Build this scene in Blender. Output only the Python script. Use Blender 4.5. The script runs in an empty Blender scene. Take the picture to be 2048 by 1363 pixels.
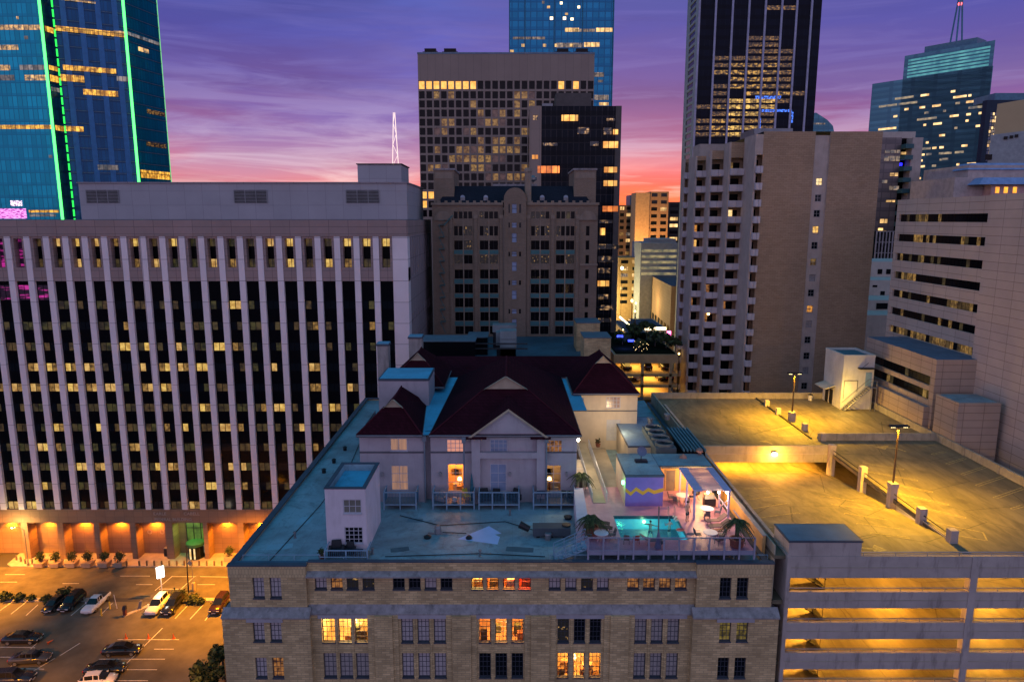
import bpy, bmesh, math, random
from mathutils import Vector, Matrix
random.seed(7)
SC = bpy.context.scene
COL = SC.collection
R = math.radians
# ------------------------------------------------------------------ camera
CAM_H, FPX, PITCH = 65.0, 1400.0, R(9.85)
CP, SP = math.cos(PITCH), math.sin(PITCH)
cam_d = bpy.data.cameras.new('camera')
cam_d.sensor_width = 36.0
cam_d.lens = 36.0 * FPX / 2048.0
cam_d.clip_start = 0.5
cam_d.clip_end = 9000
cam = bpy.data.objects.new('camera', cam_d)
COL.objects.link(cam)
cam.location = (0, 0, CAM_H)
cam.rotation_euler = (math.pi / 2 - PITCH, 0, 0)
SC.camera = cam

def at(u, v, Y=None, Z=None, X=None):
    """point of the surveyed place seen at pixel u,v of the 2048 photo on the plane y=Y, z=Z or x=X"""
    a = (u - 1024) / FPX
    b = (681.5 - v) / FPX
    r = (a, CP + b * SP, -SP + b * CP)
    if Y is not None: t = Y / r[1]
    elif Z is not None: t = (Z - CAM_H) / r[2]
    else: t = X / r[0]
    return Vector((r[0] * t, r[1] * t, CAM_H + r[2] * t))

# ------------------------------------------------------------------ mesh helper
class Fr:
    """a vertical wall plane: a runs along U, z is up, d is outwards along N"""
    def __init__(s, O, U, N):
        s.O, s.U, s.N = Vector(O), Vector(U).normalized(), Vector(N).normalized()
    def p(s, a, z, d=0):
        q = s.O + s.U * a + s.N * d
        return (q.x, q.y, z)
def front(Y): return Fr((0, Y, 0), (1, 0, 0), (0, -1, 0))
def left(X): return Fr((X, 0, 0), (0, 1, 0), (-1, 0, 0))
def right(X): return Fr((X, 0, 0), (0, 1, 0), (1, 0, 0))

class MB:
    def __init__(s): s.v, s.f, s.m, s.mats, s.sm = [], [], [], [], False
    def mi(s, m):
        if m not in s.mats: s.mats.append(m)
        return s.mats.index(m)
    def face(s, pts, m):
        n = len(s.v); s.v.extend([tuple(p) for p in pts])
        s.f.append(list(range(n, n + len(pts)))); s.m.append(s.mi(m)); return s
    def hexa(s, c, m, skip=()):
        n = len(s.v); s.v.extend([tuple(p) for p in c]); k = s.mi(m)
        for i, q in enumerate(((0, 3, 2, 1), (4, 5, 6, 7), (0, 1, 5, 4), (1, 2, 6, 5), (2, 3, 7, 6), (3, 0, 4, 7))):
            if i in skip: continue
            s.f.append([n + j for j in q]); s.m.append(k)
        return s
    def box(s, x0, x1, y0, y1, z0, z1, m, skip=()):
        return s.hexa([(x0, y0, z0), (x1, y0, z0), (x1, y1, z0), (x0, y1, z0), (x0, y0, z1), (x1, y0, z1), (x1, y1, z1), (x0, y1, z1)], m, skip)
    def fbox(s, fr, a0, a1, z0, z1, d0, d1, m):
        P = fr.p
        return s.hexa([P(a0, z0, d1), P(a1, z0, d1), P(a1, z0, d0), P(a0, z0, d0), P(a0, z1, d1), P(a1, z1, d1), P(a1, z1, d0), P(a0, z1, d0)], m)
    def fquad(s, fr, a0, a1, z0, z1, d, m):
        return s.face([fr.p(a0, z0, d), fr.p(a1, z0, d), fr.p(a1, z1, d), fr.p(a0, z1, d)], m)
    def bar(s, p, q, r, m, n=6, r2=None):
        p, q = Vector(p), Vector(q); w = q - p
        if w.length < 1e-6: return s
        w.normalize(); u = w.orthogonal().normalized(); t = w.cross(u)
        r2 = r if r2 is None else r2
        k = len(s.v); mi = s.mi(m)
        for c, rr in ((p, r), (q, r2)):
            for i in range(n):
                A = 2 * math.pi * (i + .5) / n
                s.v.append(tuple(c + u * rr * math.cos(A) + t * rr * math.sin(A)))
        for i in range(n):
            j = (i + 1) % n
            s.f.append([k + i, k + j, k + n + j, k + n + i]); s.m.append(mi)
        s.f.append([k + i for i in range(n)][::-1]); s.m.append(mi)
        s.f.append([k + n + i for i in range(n)]); s.m.append(mi)
        return s
    def lathe(s, c, prof, m, n=14, cap=True):
        """prof: [(r,z)...] round a vertical axis through c"""
        k = len(s.v); mi = s.mi(m); L = len(prof)
        for r, z in prof:
            for i in range(n):
                A = 2 * math.pi * i / n
                s.v.append((c[0] + r * math.cos(A), c[1] + r * math.sin(A), c[2] + z))
        for l in range(L - 1):
            for i in range(n):
                j = (i + 1) % n
                s.f.append([k + l * n + i, k + l * n + j, k + (l + 1) * n + j, k + (l + 1) * n + i]); s.m.append(mi)
        if cap:
            s.f.append([k + i for i in range(n)][::-1]); s.m.append(mi)
            s.f.append([k + (L - 1) * n + i for i in range(n)]); s.m.append(mi)
        return s
    def prism(s, poly, z0, z1, m, top=None):
        n = len(poly)
        for i in range(n):
            p, q = poly[i], poly[(i + 1) % n]
            s.face([(p[0], p[1], z0), (q[0], q[1], z0), (q[0], q[1], z1), (p[0], p[1], z1)], m)
        s.face([(p[0], p[1], z1) for p in poly], top or m)
        s.face([(p[0], p[1], z0) for p in poly][::-1], m)
        return s
    def wall(s, fr, a0, a1, z0, z1, holes, depth, m, mr=None):
        """a wall sheet with real openings (a0,a1,z0,z1) and reveals going back by depth"""
        mr = mr or m
        A = sorted({a0, a1} | {h[0] for h in holes} | {h[1] for h in holes})
        A = [a for a in A if a0 - 1e-6 <= a <= a1 + 1e-6]
        # per row-band split to keep face count low
        Zs = sorted({z0, z1} | {h[2] for h in holes} | {h[3] for h in holes})
        Zs = [z for z in Zs if z0 - 1e-6 <= z <= z1 + 1e-6]
        for i in range(len(Zs) - 1):
            zl, zh = Zs[i], Zs[i + 1]; zm = (zl + zh) / 2
            act = sorted([h for h in holes if h[2] < zm < h[3]])
            x = a0
            for h in act:
                if h[0] > x + 1e-6: s.fquad(fr, x, h[0], zl, zh, 0, m)
                x = max(x, h[1])
            if x < a1 - 1e-6: s.fquad(fr, x, a1, zl, zh, 0, m)
        for h in holes:
            P = fr.p
            s.face([P(h[0], h[2], 0), P(h[0], h[3], 0), P(h[0], h[3], -depth), P(h[0], h[2], -depth)], mr)
            s.face([P(h[1], h[2], 0), P(h[1], h[3], 0), P(h[1], h[3], -depth), P(h[1], h[2], -depth)], mr)
            s.face([P(h[0], h[2], 0), P(h[1], h[2], 0), P(h[1], h[2], -depth), P(h[0], h[2], -depth)], mr)
            s.face([P(h[0], h[3], 0), P(h[1], h[3], 0), P(h[1], h[3], -depth), P(h[0], h[3], -depth)], mr)
        return s
    def text(s, body, fr, a, z, size, d, m, thick=.02, center=False, stretch=1.0):
        cu = bpy.data.curves.new('lettering', 'FONT'); cu.body = body; cu.size = size
        cu.extrude = thick; cu.resolution_u = 3
        if center: cu.align_x = 'CENTER'
        o = bpy.data.objects.new('lettering', cu); COL.objects.link(o)
        dg = bpy.context.evaluated_depsgraph_get()
        me = bpy.data.meshes.new_from_object(o.evaluated_get(dg))
        k = len(s.v); mi = s.mi(m)
        for v in me.vertices:
            s.v.append(fr.p(a + v.co.x * stretch, z + v.co.y, d + v.co.z))
        for p in me.polygons:
            s.f.append([k + i for i in p.vertices]); s.m.append(mi)
        bpy.data.objects.remove(o); bpy.data.meshes.remove(me)
        return s
    def build(s, name, parent=None, smooth=False, label=None, kind=None, bevel=0):
        me = bpy.data.meshes.new(name)
        org = Vector((0, 0, 0))
        if parent is not None: org = ORG.get(parent.name, Vector((0, 0, 0)))
        me.from_pydata([(x - org.x, y - org.y, z - org.z) for x, y, z in s.v], [], s.f)
        for m in s.mats: me.materials.append(m)
        me.polygons.foreach_set('material_index', s.m)
        if smooth: me.polygons.foreach_set('use_smooth', [True] * len(s.f))
        me.update()
        o = bpy.data.objects.new(name, me); COL.objects.link(o)
        if parent is not None:
            o.parent = parent; ORG[o.name] = org
        if label: o['label'] = label
        if kind: o['kind'] = kind
        if bevel:
            b = o.modifiers.new('edge', 'BEVEL'); b.width = bevel; b.segments = 2; b.limit_method = 'ANGLE'
        return o
ORG = {}

def thing(name, label, cat, loc=(0, 0, 0), group=None, local=False, rz=0):
    o = bpy.data.objects.new(name, None); COL.objects.link(o)
    o.empty_display_size = .3
    o.location = loc; o.rotation_euler = (0, 0, rz)
    o['label'] = label; o['category'] = cat
    if group: o['group'] = group
    ORG[o.name] = Vector((0, 0, 0)) if local else Vector(loc)
    return o
def tag(o, label, cat, group=None):
    o['label'] = label; o['category'] = cat
    if group: o['group'] = group
    return o
def struct(o, kind='structure'):
    o['kind'] = kind; return o
def dup(root, loc, rz=0, label=None, group=None, scale=None):
    r = root.copy(); COL.objects.link(r); r.location = loc; r.rotation_euler = (0, 0, rz)
    if scale: r.scale = (scale, scale, scale)
    if label: r['label'] = label
    if group: r['group'] = group
    for ch in list(root.children):
        c = ch.copy(); COL.objects.link(c); c.parent = r
        for g in ch.children:
            d = g.copy(); COL.objects.link(d); d.parent = c
    return r

# ------------------------------------------------------------------ materials
def lin(c):
    return tuple((x / 255 / 12.92) if x / 255 <= .04045 else ((x / 255 + .055) / 1.055) ** 2.4 for x in c)
class NT:
    def __init__(s, t): s.t = t
    def n(s, typ, **kw):
        o = s.t.nodes.new(typ)
        for k, v in kw.items():
            if k in o.inputs: o.inputs[k].default_value = v
            else: setattr(o, k, v)
        return o
    def l(s, a, b): s.t.links.new(a, b)
    def math(s, op, a, b=None, clamp=False):
        o = s.t.nodes.new('ShaderNodeMath'); o.operation = op; o.use_clamp = clamp
        for i, x in enumerate((a, b)):
            if x is None: continue
            if isinstance(x, (int, float)): o.inputs[i].default_value = x
            else: s.l(x, o.inputs[i])
        return o.outputs[0]
    def mix(s, f, a, b, typ='MIX'):
        o = s.t.nodes.new('ShaderNodeMix'); o.data_type = 'RGBA'; o.blend_type = typ; o.clamp_factor = True
        for i, x in ((0, f), (6, a), (7, b)):
            if isinstance(x, (int, float)): o.inputs[i].default_value = x
            elif isinstance(x, tuple): o.inputs[i].default_value = (*x[:3], 1)
            else: s.l(x, o.inputs[i])
        return o.outputs[2]
    def ramp(s, f, stops, interp='LINEAR'):
        o = s.t.nodes.new('ShaderNodeValToRGB'); s.l(f, o.inputs[0])
        o.color_ramp.interpolation = interp
        el = o.color_ramp.elements
        while len(el) < len(stops): el.new(.5)
        for e, (p, c) in zip(el, stops):
            e.position = p; e.color = (*c[:3], 1)
        return o.outputs[0]
def newmat(name):
    m = bpy.data.materials.new(name); m.use_nodes = True
    t = NT(m.node_tree)
    b = m.node_tree.nodes['Principled BSDF']
    return m, t, b
def wallvec(t, scale=1.0):
    g = t.n('ShaderNodeNewGeometry'); x = t.n('ShaderNodeSeparateXYZ'); t.l(g.outputs['Position'], x.inputs[0])
    s = t.math('ADD', x.outputs[0], x.outputs[1])
    c = t.n('ShaderNodeCombineXYZ'); t.l(s, c.inputs[0]); t.l(x.outputs[2], c.inputs[1])
    return c.outputs[0], g.outputs['Position']
MC = {}
def plain(name, c, rough=.7, metal=0., var=.18, scale=.6, spec=.4, bump=0., grime=0.):
    if name in MC: return MC[name]
    m, t, b = newmat(name)
    g = t.n('ShaderNodeNewGeometry')
    n1 = t.n('ShaderNodeTexNoise', Scale=scale, Detail=5.0, Roughness=.62); t.l(g.outputs['Position'], n1.inputs['Vector'])
    lo = tuple(x * (1 - var) for x in c); hi = tuple(min(1, x * (1 + var)) for x in c)
    col = t.mix(t.ramp(n1.outputs[0], [(.3, (0, 0, 0)), (.7, (1, 1, 1))]), lo, hi)
    if grime:
        mp = t.n('ShaderNodeMapping'); mp.inputs['Scale'].default_value = (1.2, 1.2, .22); t.l(g.outputs['Position'], mp.inputs[0])
        n2 = t.n('ShaderNodeTexNoise', Scale=1.3, Detail=6.0, Roughness=.7); t.l(mp.outputs[0], n2.inputs['Vector'])
        col = t.mix(t.math('MULTIPLY', t.ramp(n2.outputs[0], [(.52, (0, 0, 0)), (.72, (1, 1, 1))]), grime), col, tuple(x * .3 for x in c))
    t.l(col, b.inputs['Base Color'])
    b.inputs['Roughness'].default_value = rough; b.inputs['Metallic'].default_value = metal
    b.inputs['Specular IOR Level'].default_value = spec
    if bump:
        n3 = t.n('ShaderNodeTexNoise', Scale=8.0, Detail=4.0); t.l(g.outputs['Position'], n3.inputs['Vector'])
        bp = t.n('ShaderNodeBump', Strength=bump, Distance=.05); t.l(n3.outputs[0], bp.inputs['Height']); t.l(bp.outputs[0], b.inputs['Normal'])
    MC[name] = m; return m
def blocks(name, c1, c2, mortar, w, h, msize=.02, rough=.8, off=.5, var=.25, bump=.3, vscale=.15, spec=.3):
    """bricks / stone panels in world metres"""
    if name in MC: return MC[name]
    m, t, b = newmat(name)
    vec, pos = wallvec(t)
    br = t.n('ShaderNodeTexBrick', offset=off, squash=1.0)
    br.inputs['Color1'].default_value = (*c1, 1); br.inputs['Color2'].default_value = (*c2, 1); br.inputs['Mortar'].default_value = (*mortar, 1)
    br.inputs['Scale'].default_value = 1.0; br.inputs['Mortar Size'].default_value = msize
    br.inputs['Mortar Smooth'].default_value = .1; br.inputs['Bias'].default_value = 0
    br.inputs['Brick Width'].default_value = w; br.inputs['Row Height'].default_value = h
    t.l(vec, br.inputs['Vector'])
    n = t.n('ShaderNodeTexNoise', Scale=vscale, Detail=6.0, Roughness=.65); t.l(pos, n.inputs['Vector'])
    k = t.ramp(n.outputs[0], [(.25, (1 - var,) * 3), (.75, (1 + var * .6,) * 3)])
    col = t.mix(1.0, br.outputs[0], k, 'MULTIPLY')
    t.l(col, b.inputs['Base Color']); b.inputs['Roughness'].default_value = rough
    b.inputs['Specular IOR Level'].default_value = spec
    if bump:
        bp = t.n('ShaderNodeBump', Strength=bump, Distance=.04, invert=True); t.l(br.outputs['Fac'], bp.inputs['Height']); t.l(bp.outputs[0], b.inputs['Normal'])
    MC[name] = m; return m
def glow(name, c, strength, c2=None, scale=1.2, detail=2.0, lo=.35, hi=.65, vec=(1, 1, 1), light=False, base=(.02, .02, .02), cell=None):
    """something that gives off light: c..c2 mottled (what is seen of the lit room; also painted reflections)"""
    if name in MC: return MC[name]
    m, t, b = newmat(name)
    b.inputs['Base Color'].default_value = (*base, 1); b.inputs['Roughness'].default_value = .25
    if c2 is None: b.inputs['Emission Color'].default_value = (*c, 1)
    else:
        g = t.n('ShaderNodeNewGeometry')
        mp = t.n('ShaderNodeMapping'); mp.inputs['Scale'].default_value = vec; t.l(g.outputs['Position'], mp.inputs[0])
        n = t.n('ShaderNodeTexNoise', Scale=scale, Detail=detail, Roughness=.6); t.l(mp.outputs[0], n.inputs['Vector'])
        col = t.ramp(n.outputs[0], [(lo, c2), (hi, c)])
        if cell:
            wv_, _ = wallvec(t); br = t.n('ShaderNodeTexBrick', offset=0.0, squash=1.0); t.l(wv_, br.inputs['Vector'])
            for k_, q_ in (('Color1', (1.1,) * 3), ('Color2', (.3,) * 3), ('Mortar', (.12,) * 3)): br.inputs[k_].default_value = (*q_, 1)
            for k_, q_ in (('Scale', 1.0), ('Mortar Size', cell[0] * .07), ('Bias', -.15), ('Brick Width', cell[0]), ('Row Height', cell[1])): br.inputs[k_].default_value = q_
            col = t.mix(1.0, col, br.outputs[0], 'MULTIPLY')
        t.l(col, b.inputs['Emission Color'])
    b.inputs['Emission Strength'].default_value = strength
    if not light: m.cycles.emission_sampling = 'NONE'
    MC[name] = m; return m
def glass(name, c, rough=.06, metal=0., spec=.5, wob=0., emit=None):
    if name in MC: return MC[name]
    m, t, b = newmat(name)
    b.inputs['Base Color'].default_value = (*c, 1); b.inputs['Roughness'].default_value = rough
    b.inputs['Metallic'].default_value = metal; b.inputs['Specular IOR Level'].default_value = spec
    if wob:
        g = t.n('ShaderNodeNewGeometry'); n = t.n('ShaderNodeTexNoise', Scale=.35, Detail=2.0); t.l(g.outputs['Position'], n.inputs['Vector'])
        bp = t.n('ShaderNodeBump', Strength=wob, Distance=.3); t.l(n.outputs[0], bp.inputs['Height']); t.l(bp.outputs[0], b.inputs['Normal'])
    if emit:
        b.inputs['Emission Color'].default_value = (*emit[0], 1); b.inputs['Emission Strength'].default_value = emit[1]; m.cycles.emission_sampling = 'NONE'
    MC[name] = m; return m

def curtainwall(name, c, dark, line, w, h, lw=.08, metal=.6, rough=.12, spandrel=.35, lines=True):
    """mirror glass curtain wall: floor bands and mullions as pattern of the glazing"""
    if name in MC: return MC[name]
    m, t, b = newmat(name)
    vec, pos = wallvec(t)
    br = t.n('ShaderNodeTexBrick', offset=0.0, squash=1.0)
    for k, cc in (('Color1', c), ('Color2', tuple(x * .68 for x in c)), ('Mortar', line)): br.inputs[k].default_value = (*cc, 1)
    br.inputs['Scale'].default_value = 1.0; br.inputs['Mortar Size'].default_value = lw; br.inputs['Bias'].default_value = 0
    br.inputs['Brick Width'].default_value = w; br.inputs['Row Height'].default_value = h; t.l(vec, br.inputs['Vector'])
    x = t.n('ShaderNodeSeparateXYZ'); t.l(pos, x.inputs[0])
    f = t.math('FRACT', t.math('DIVIDE', x.outputs[2], h))
    sp = t.math('LESS_THAN', f, spandrel)
    n = t.n('ShaderNodeTexNoise', Scale=.05, Detail=3.0); t.l(pos, n.inputs['Vector'])
    col = t.mix(t.math('MULTIPLY', sp, .6), br.outputs[0], dark)
    col = t.mix(t.ramp(n.outputs[0], [(.35, (0, 0, 0)), (.7, (.5, .5, .5))]), col, dark)
    t.l(col, b.inputs['Base Color']); b.inputs['Metallic'].default_value = metal; b.inputs['Roughness'].default_value = rough; b.inputs['Specular IOR Level'].default_value = .25 if metal else .07
    n2 = t.n('ShaderNodeTexNoise', Scale=.25, Detail=1.0); t.l(pos, n2.inputs['Vector'])
    bp = t.n('ShaderNodeBump', Strength=.25, Distance=.25); t.l(n2.outputs[0], bp.inputs['Height']); t.l(bp.outputs[0], b.inputs['Normal'])
    MC[name] = m; return m

def mix3(a, b, k): return tuple(x * (1 - k) + y * k for x, y in zip(a, b))
WARM = [glow('lit room warm', (1, .58, .16), 1.0, (.42, .18, .03), 1.4),
        glow('lit room amber', (1, .42, .08), .75, (.3, .1, .015), 1.6),
        glow('lit room pale', (1, .74, .36), 1.05, (.7, .42, .13), 1.2),
        glow('lit room dim', (.34, .2, .06), .6, (.06, .03, .01), 1.5)]
GL_DARK = glass('dark window glass', (.006, .008, .012), .08, spec=.3)
GL_BLK = glass('black office glass', (.004, .004, .006), .12, spec=.15)

# ------------------------------------------------------------------ world: dusk sky
w = bpy.data.worlds.new('World'); SC.world = w; w.use_nodes = True
t = NT(w.node_tree); w.node_tree.nodes.clear()
tc = t.n('ShaderNodeTexCoord'); sx = t.n('ShaderNodeSeparateXYZ'); t.l(tc.outputs['Generated'], sx.inputs[0])
def skynoise(sc, vec, det=6.0, loc=(0, 0, 0), rough=.6, dist=0.):
    mp = t.n('ShaderNodeMapping'); mp.inputs['Scale'].default_value = vec; mp.inputs['Location'].default_value = loc
    mp.inputs['Rotation'].default_value = (0, R(-5), 0)
    t.l(tc.outputs['Generated'], mp.inputs[0])
    n = t.n('ShaderNodeTexNoise', Scale=sc, Detail=det, Roughness=rough, Distortion=dist); t.l(mp.outputs[0], n.inputs['Vector']); return n.outputs[0]
nA = skynoise(2.2, (1, 1, 5), det=4.0)
nB = skynoise(3.2, (1, 1, 9), loc=(3, 1, 2), det=7.0, dist=.9)
nC = skynoise(1.5, (1, 1, 5), loc=(7, 2, 5), det=5.0, dist=.5)
nD = skynoise(2.6, (1, 1, 8), loc=(1, 9, 4), det=6.0, dist=.6)
z = sx.outputs[2]
zz = t.math('ADD', z, t.math('MULTIPLY', t.math('SUBTRACT', nA, .5), .045))
fz = t.math('MULTIPLY', zz, 2.55, True)
frontc = t.ramp(fz, [(0, (.95, .20, .03)), (.05, (.95, .14, .06)), (.11, (.72, .22, .25)), (.19, (.46, .22, .37)), (.29, (.24, .13, .37)), (.40, (.135, .10, .40)), (.62, (.08, .092, .44)), (1, (.035, .1, .3))])
palec = t.ramp(fz, [(0, (.9, .42, .2)), (.1, (.95, .68, .62)), (.2, (.66, .48, .60)), (.32, (.34, .25, .50)), (.5, (.15, .12, .40)), (.7, (.09, .09, .38)), (1, (.05, .1, .3))])
redc = t.ramp(fz, [(0, (.95, .16, .02)), (.05, (.92, .08, .04)), (.12, (.80, .06, .09)), (.2, (.55, .09, .18)), (.28, (.28, .08, .24)), (.42, (.12, .055, .24)), (.6, (.06, .05, .28)), (1, (.03, .08, .25))])
darkc = t.ramp(fz, [(0, (.70, .12, .04)), (.08, (.52, .09, .10)), (.18, (.30, .10, .20)), (.3, (.15, .075, .25)), (.5, (.075, .055, .26)), (.75, (.045, .05, .27)), (1, (.03, .07, .25))])
c1 = t.mix(t.math('MULTIPLY', t.ramp(nB, [(.47, (0, 0, 0)), (.66, (1, 1, 1))]), .85), frontc, palec)
c1 = t.mix(t.ramp(nC, [(.46, (0, 0, 0)), (.62, (.85, .85, .85))]), c1, redc)
c1 = t.mix(t.math('MULTIPLY', t.ramp(nD, [(.52, (0, 0, 0)), (.66, (1, 1, 1))]), .38), c1, darkc)
fx = t.n('ShaderNodeMapRange'); fx.interpolation_type = 'SMOOTHSTEP'; fx.inputs[1].default_value = -.16; fx.inputs[2].default_value = .12; t.l(sx.outputs[0], fx.inputs[0])
c1 = t.mix(t.math('MULTIPLY', fx.outputs[0], .65), c1, redc)
nE = skynoise(4.0, (1, 1, 11), loc=(2, 4, 8), det=7.0, dist=.8)
c1 = t.mix(t.math('MULTIPLY', t.ramp(nE, [(.48, (0, 0, 0)), (.64, (1, 1, 1))]), .55), c1, palec)
rear = t.ramp(t.math('MAXIMUM', z, 0), [(0, (.62, .50, .74)), (.3, (.60, .50, .80)), (.55, (.30, .25, .46)), (1, (.02, .18, .31))])
fy = t.n('ShaderNodeMapRange'); fy.interpolation_type = 'SMOOTHSTEP'
fy.inputs[1].default_value = -.25; fy.inputs[2].default_value = .45; t.l(sx.outputs[1], fy.inputs[0])
cc = t.mix(fy.outputs[0], rear, c1)
zen = t.n('ShaderNodeMapRange'); zen.interpolation_type = 'SMOOTHSTEP'; zen.inputs[1].default_value = .33; zen.inputs[2].default_value = .8; t.l(z, zen.inputs[0])
cc = t.mix(zen.outputs[0], cc, (.02, .20, .36))
low = t.math('LESS_THAN', z, -.01)
cc = t.mix(low, cc, (.05, .04, .05))
sky = t.n('ShaderNodeTexSky'); sky.sky_type = 'NISHITA'; sky.sun_disc = False
SUN_EL, SUN_AZ = R(1.0), R(8)
sky.sun_elevation = SUN_EL; sky.sun_rotation = SUN_AZ
bg1 = t.n('ShaderNodeBackground', Strength=1.0); t.l(cc, bg1.inputs[0])
bg2 = t.n('ShaderNodeBackground', Strength=.012); t.l(sky.outputs[0], bg2.inputs[0])
ad = t.n('ShaderNodeAddShader'); t.l(bg1.outputs[0], ad.inputs[0]); t.l(bg2.outputs[0], ad.inputs[1])
out = t.n('ShaderNodeOutputWorld'); t.l(ad.outputs[0], out.inputs[0])
# low sun just going under, ahead of the camera
sd = bpy.data.lights.new('sun', 'SUN'); sd.energy = .25; sd.angle = R(8); sd.color = (1, .5, .3)
so = bpy.data.objects.new('sun', sd); COL.objects.link(so)
so.rotation_euler = Vector((-math.sin(SUN_AZ) * math.cos(SUN_EL), -math.cos(SUN_AZ) * math.cos(SUN_EL), -math.sin(SUN_EL))).to_track_quat('-Z', 'Y').to_euler()
SC.view_settings.view_transform = 'Standard'; SC.view_settings.look = 'None'
SC.view_settings.exposure = .22; SC.view_settings.gamma = 1
cy = SC.cycles
cy.use_denoising = True; cy.max_bounces = 5; cy.diffuse_bounces = 2; cy.glossy_bounces = 3; cy.transmission_bounces = 4; cy.transparent_max_bounces = 8
cy.caustics_reflective = False; cy.caustics_refractive = False; cy.sample_clamp_indirect = 4.0
def lamp(kind, name, loc, power, color, size=.3, parent=None, target=None, spot=None, size_y=None):
    d = bpy.data.lights.new(name, kind); d.energy = power; d.color = color
    if kind == 'AREA':
        d.size = size
        if size_y: d.shape = 'RECTANGLE'; d.size_y = size_y
    else: d.shadow_soft_size = size
    if kind == 'SPOT': d.spot_size = spot or R(120); d.spot_blend = .6
    o = bpy.data.objects.new(name, d); COL.objects.link(o); o.location = loc
    if target: o.rotation_euler = (Vector(target) - Vector(loc)).to_track_quat('-Z', 'Y').to_euler()
    return o
SODIUM = (1, .42, .07); YELLOW = (1, .62, .10); WARMW = (1, .72, .42)
# ================================================================== GROUND, STREET, CAR PARK
M_ASPH = plain('asphalt', (.11, .092, .062), .85, var=.35, scale=.35, bump=.2)
M_ASPH2 = plain('worn asphalt', (.11, .095, .07), .85, var=.4, scale=.18, bump=.2)
M_CONC = plain('pavement concrete', (.34, .30, .27), .85, var=.2, scale=.7)
M_PAINT = plain('road paint', (.62, .60, .55), .6, var=.25, scale=3)
M_YPAINT = plain('yellow paint', (.6, .42, .05), .6)
M_DKMET = plain('dark metal', (.03, .03, .035), .45, .6)
M_GREYM = plain('grey metal', (.22, .23, .25), .45, .5)
M_WHITEM = plain('white painted metal', (.55, .55, .58), .5)
def sheet(name, pts, z, m):
    b = MB(); b.face([(x, y, z) for x, y in pts], m); return struct(b.build(name))
def slab(name, pts, z0, z1, m):
    b = MB(); b.prism(pts, z0, z1, m); return struct(b.build(name))
g = MB(); g.face([(-4000, -600, 0), (4000, -600, 0), (4000, 7500, 0), (-4000, 7500, 0)], plain('city ground', (.05, .045, .045), .9, var=.4, scale=.02))
struct(g.build('ground'))
sheet('road', [(-220, 112.6), (-20, 112.6), (-20, 123.6), (-220, 123.6)], .004, M_ASPH)
sheet('parking_lot', [(-160, 55), (-24, 55), (-24, 111.4), (-160, 111.4)], .004, M_ASPH2)
slab('pavement', [(-96.5, 124.6), (-95.2, 123.7), (-20, 123.7), (-20, 131), (-97.5, 131)], 0, .14, M_CONC)
slab('kerb', [(-160, 111.4), (-71.2, 111.4), (-71.2, 112.5), (-160, 112.5)], 0, .14, M_CONC)
slab('kerb', [(-59.5, 111.4), (-24, 111.4), (-24, 112.5), (-59.5, 112.5)], 0, .14, M_CONC)
lm = MB()
def line(u1, v1, u2, v2, wd=.13, m=None, z=.009):
    p, q = at(u1, v1, Z=0), at(u2, v2, Z=0); d = (q - p).normalized(); n = Vector((-d.y, d.x, 0)) * wd / 2
    lm.face([(p.x - n.x, p.y - n.y, z), (q.x - n.x, q.y - n.y, z), (q.x + n.x, q.y + n.y, z), (p.x + n.x, p.y + n.y, z)], m or M_PAINT)
for a in ((0, 1163, 34, 1163), (125, 1166, 158, 1166), (272, 1168, 305, 1168), (395, 1168, 430, 1168), (10, 1148, 50, 1148), (345, 1151, 310, 1180), (388, 1153, 352, 1186), (345, 1152, 392, 1152), (318, 1177, 365, 1177), (400, 1152, 455, 1153), (240, 1151, 300, 1151)): line(*a)
lm.build('lane_marking')['kind'] = 'structure'
lm = MB()
for a in ((235, 1278, 358, 1278), (308, 1297, 348, 1297), (198, 1317, 330, 1317), (245, 1338, 314, 1338), (155, 1360, 296, 1360), (325, 1255, 226, 1352),
          (0, 1293, 70, 1294), (0, 1313, 38, 1313), (0, 1335, 88, 1337), (74, 1285, 0, 1352),
          (52, 1203, 22, 1227), (24, 1203, -6, 1224), (76, 1208, 52, 1230), (172, 1205, 142, 1230), (225, 1205, 200, 1230), (375, 1210, 350, 1236), (406, 1209, 380, 1237), (425, 1220, 410, 1240), (160, 1285, 120, 1310), (110, 1315, 60, 1345), (110, 1208, 88, 1228)): line(*a)
lm.build('stall_marking')['kind'] = 'structure'

# ================================================================== FEDERAL OFFICE BLOCK
YF = 126.66
M_PIL = blocks('pale precast pillar', (.78, .71, .74), (.73, .66, .70), (.32, .28, .3), 30, 3.86, .05, var=.12, bump=0, off=0)
M_TAUPE = blocks('taupe precast', (.34, .25, .24), (.30, .23, .22), (.12, .09, .09), 3.474, 1.3, .03, var=.15, off=0)
M_GRAN = blocks('granite facing', (.28, .175, .11), (.24, .15, .095), (.13, .085, .06), 1.8, 1.1, .02, var=.2, off=0)
fed = thing('office_block', 'long pale office block of white vertical pillars and black glass above an orange lit arcade', 'office building', (-60, YF, 0))
f0 = front(YF)
b = MB()
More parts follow.
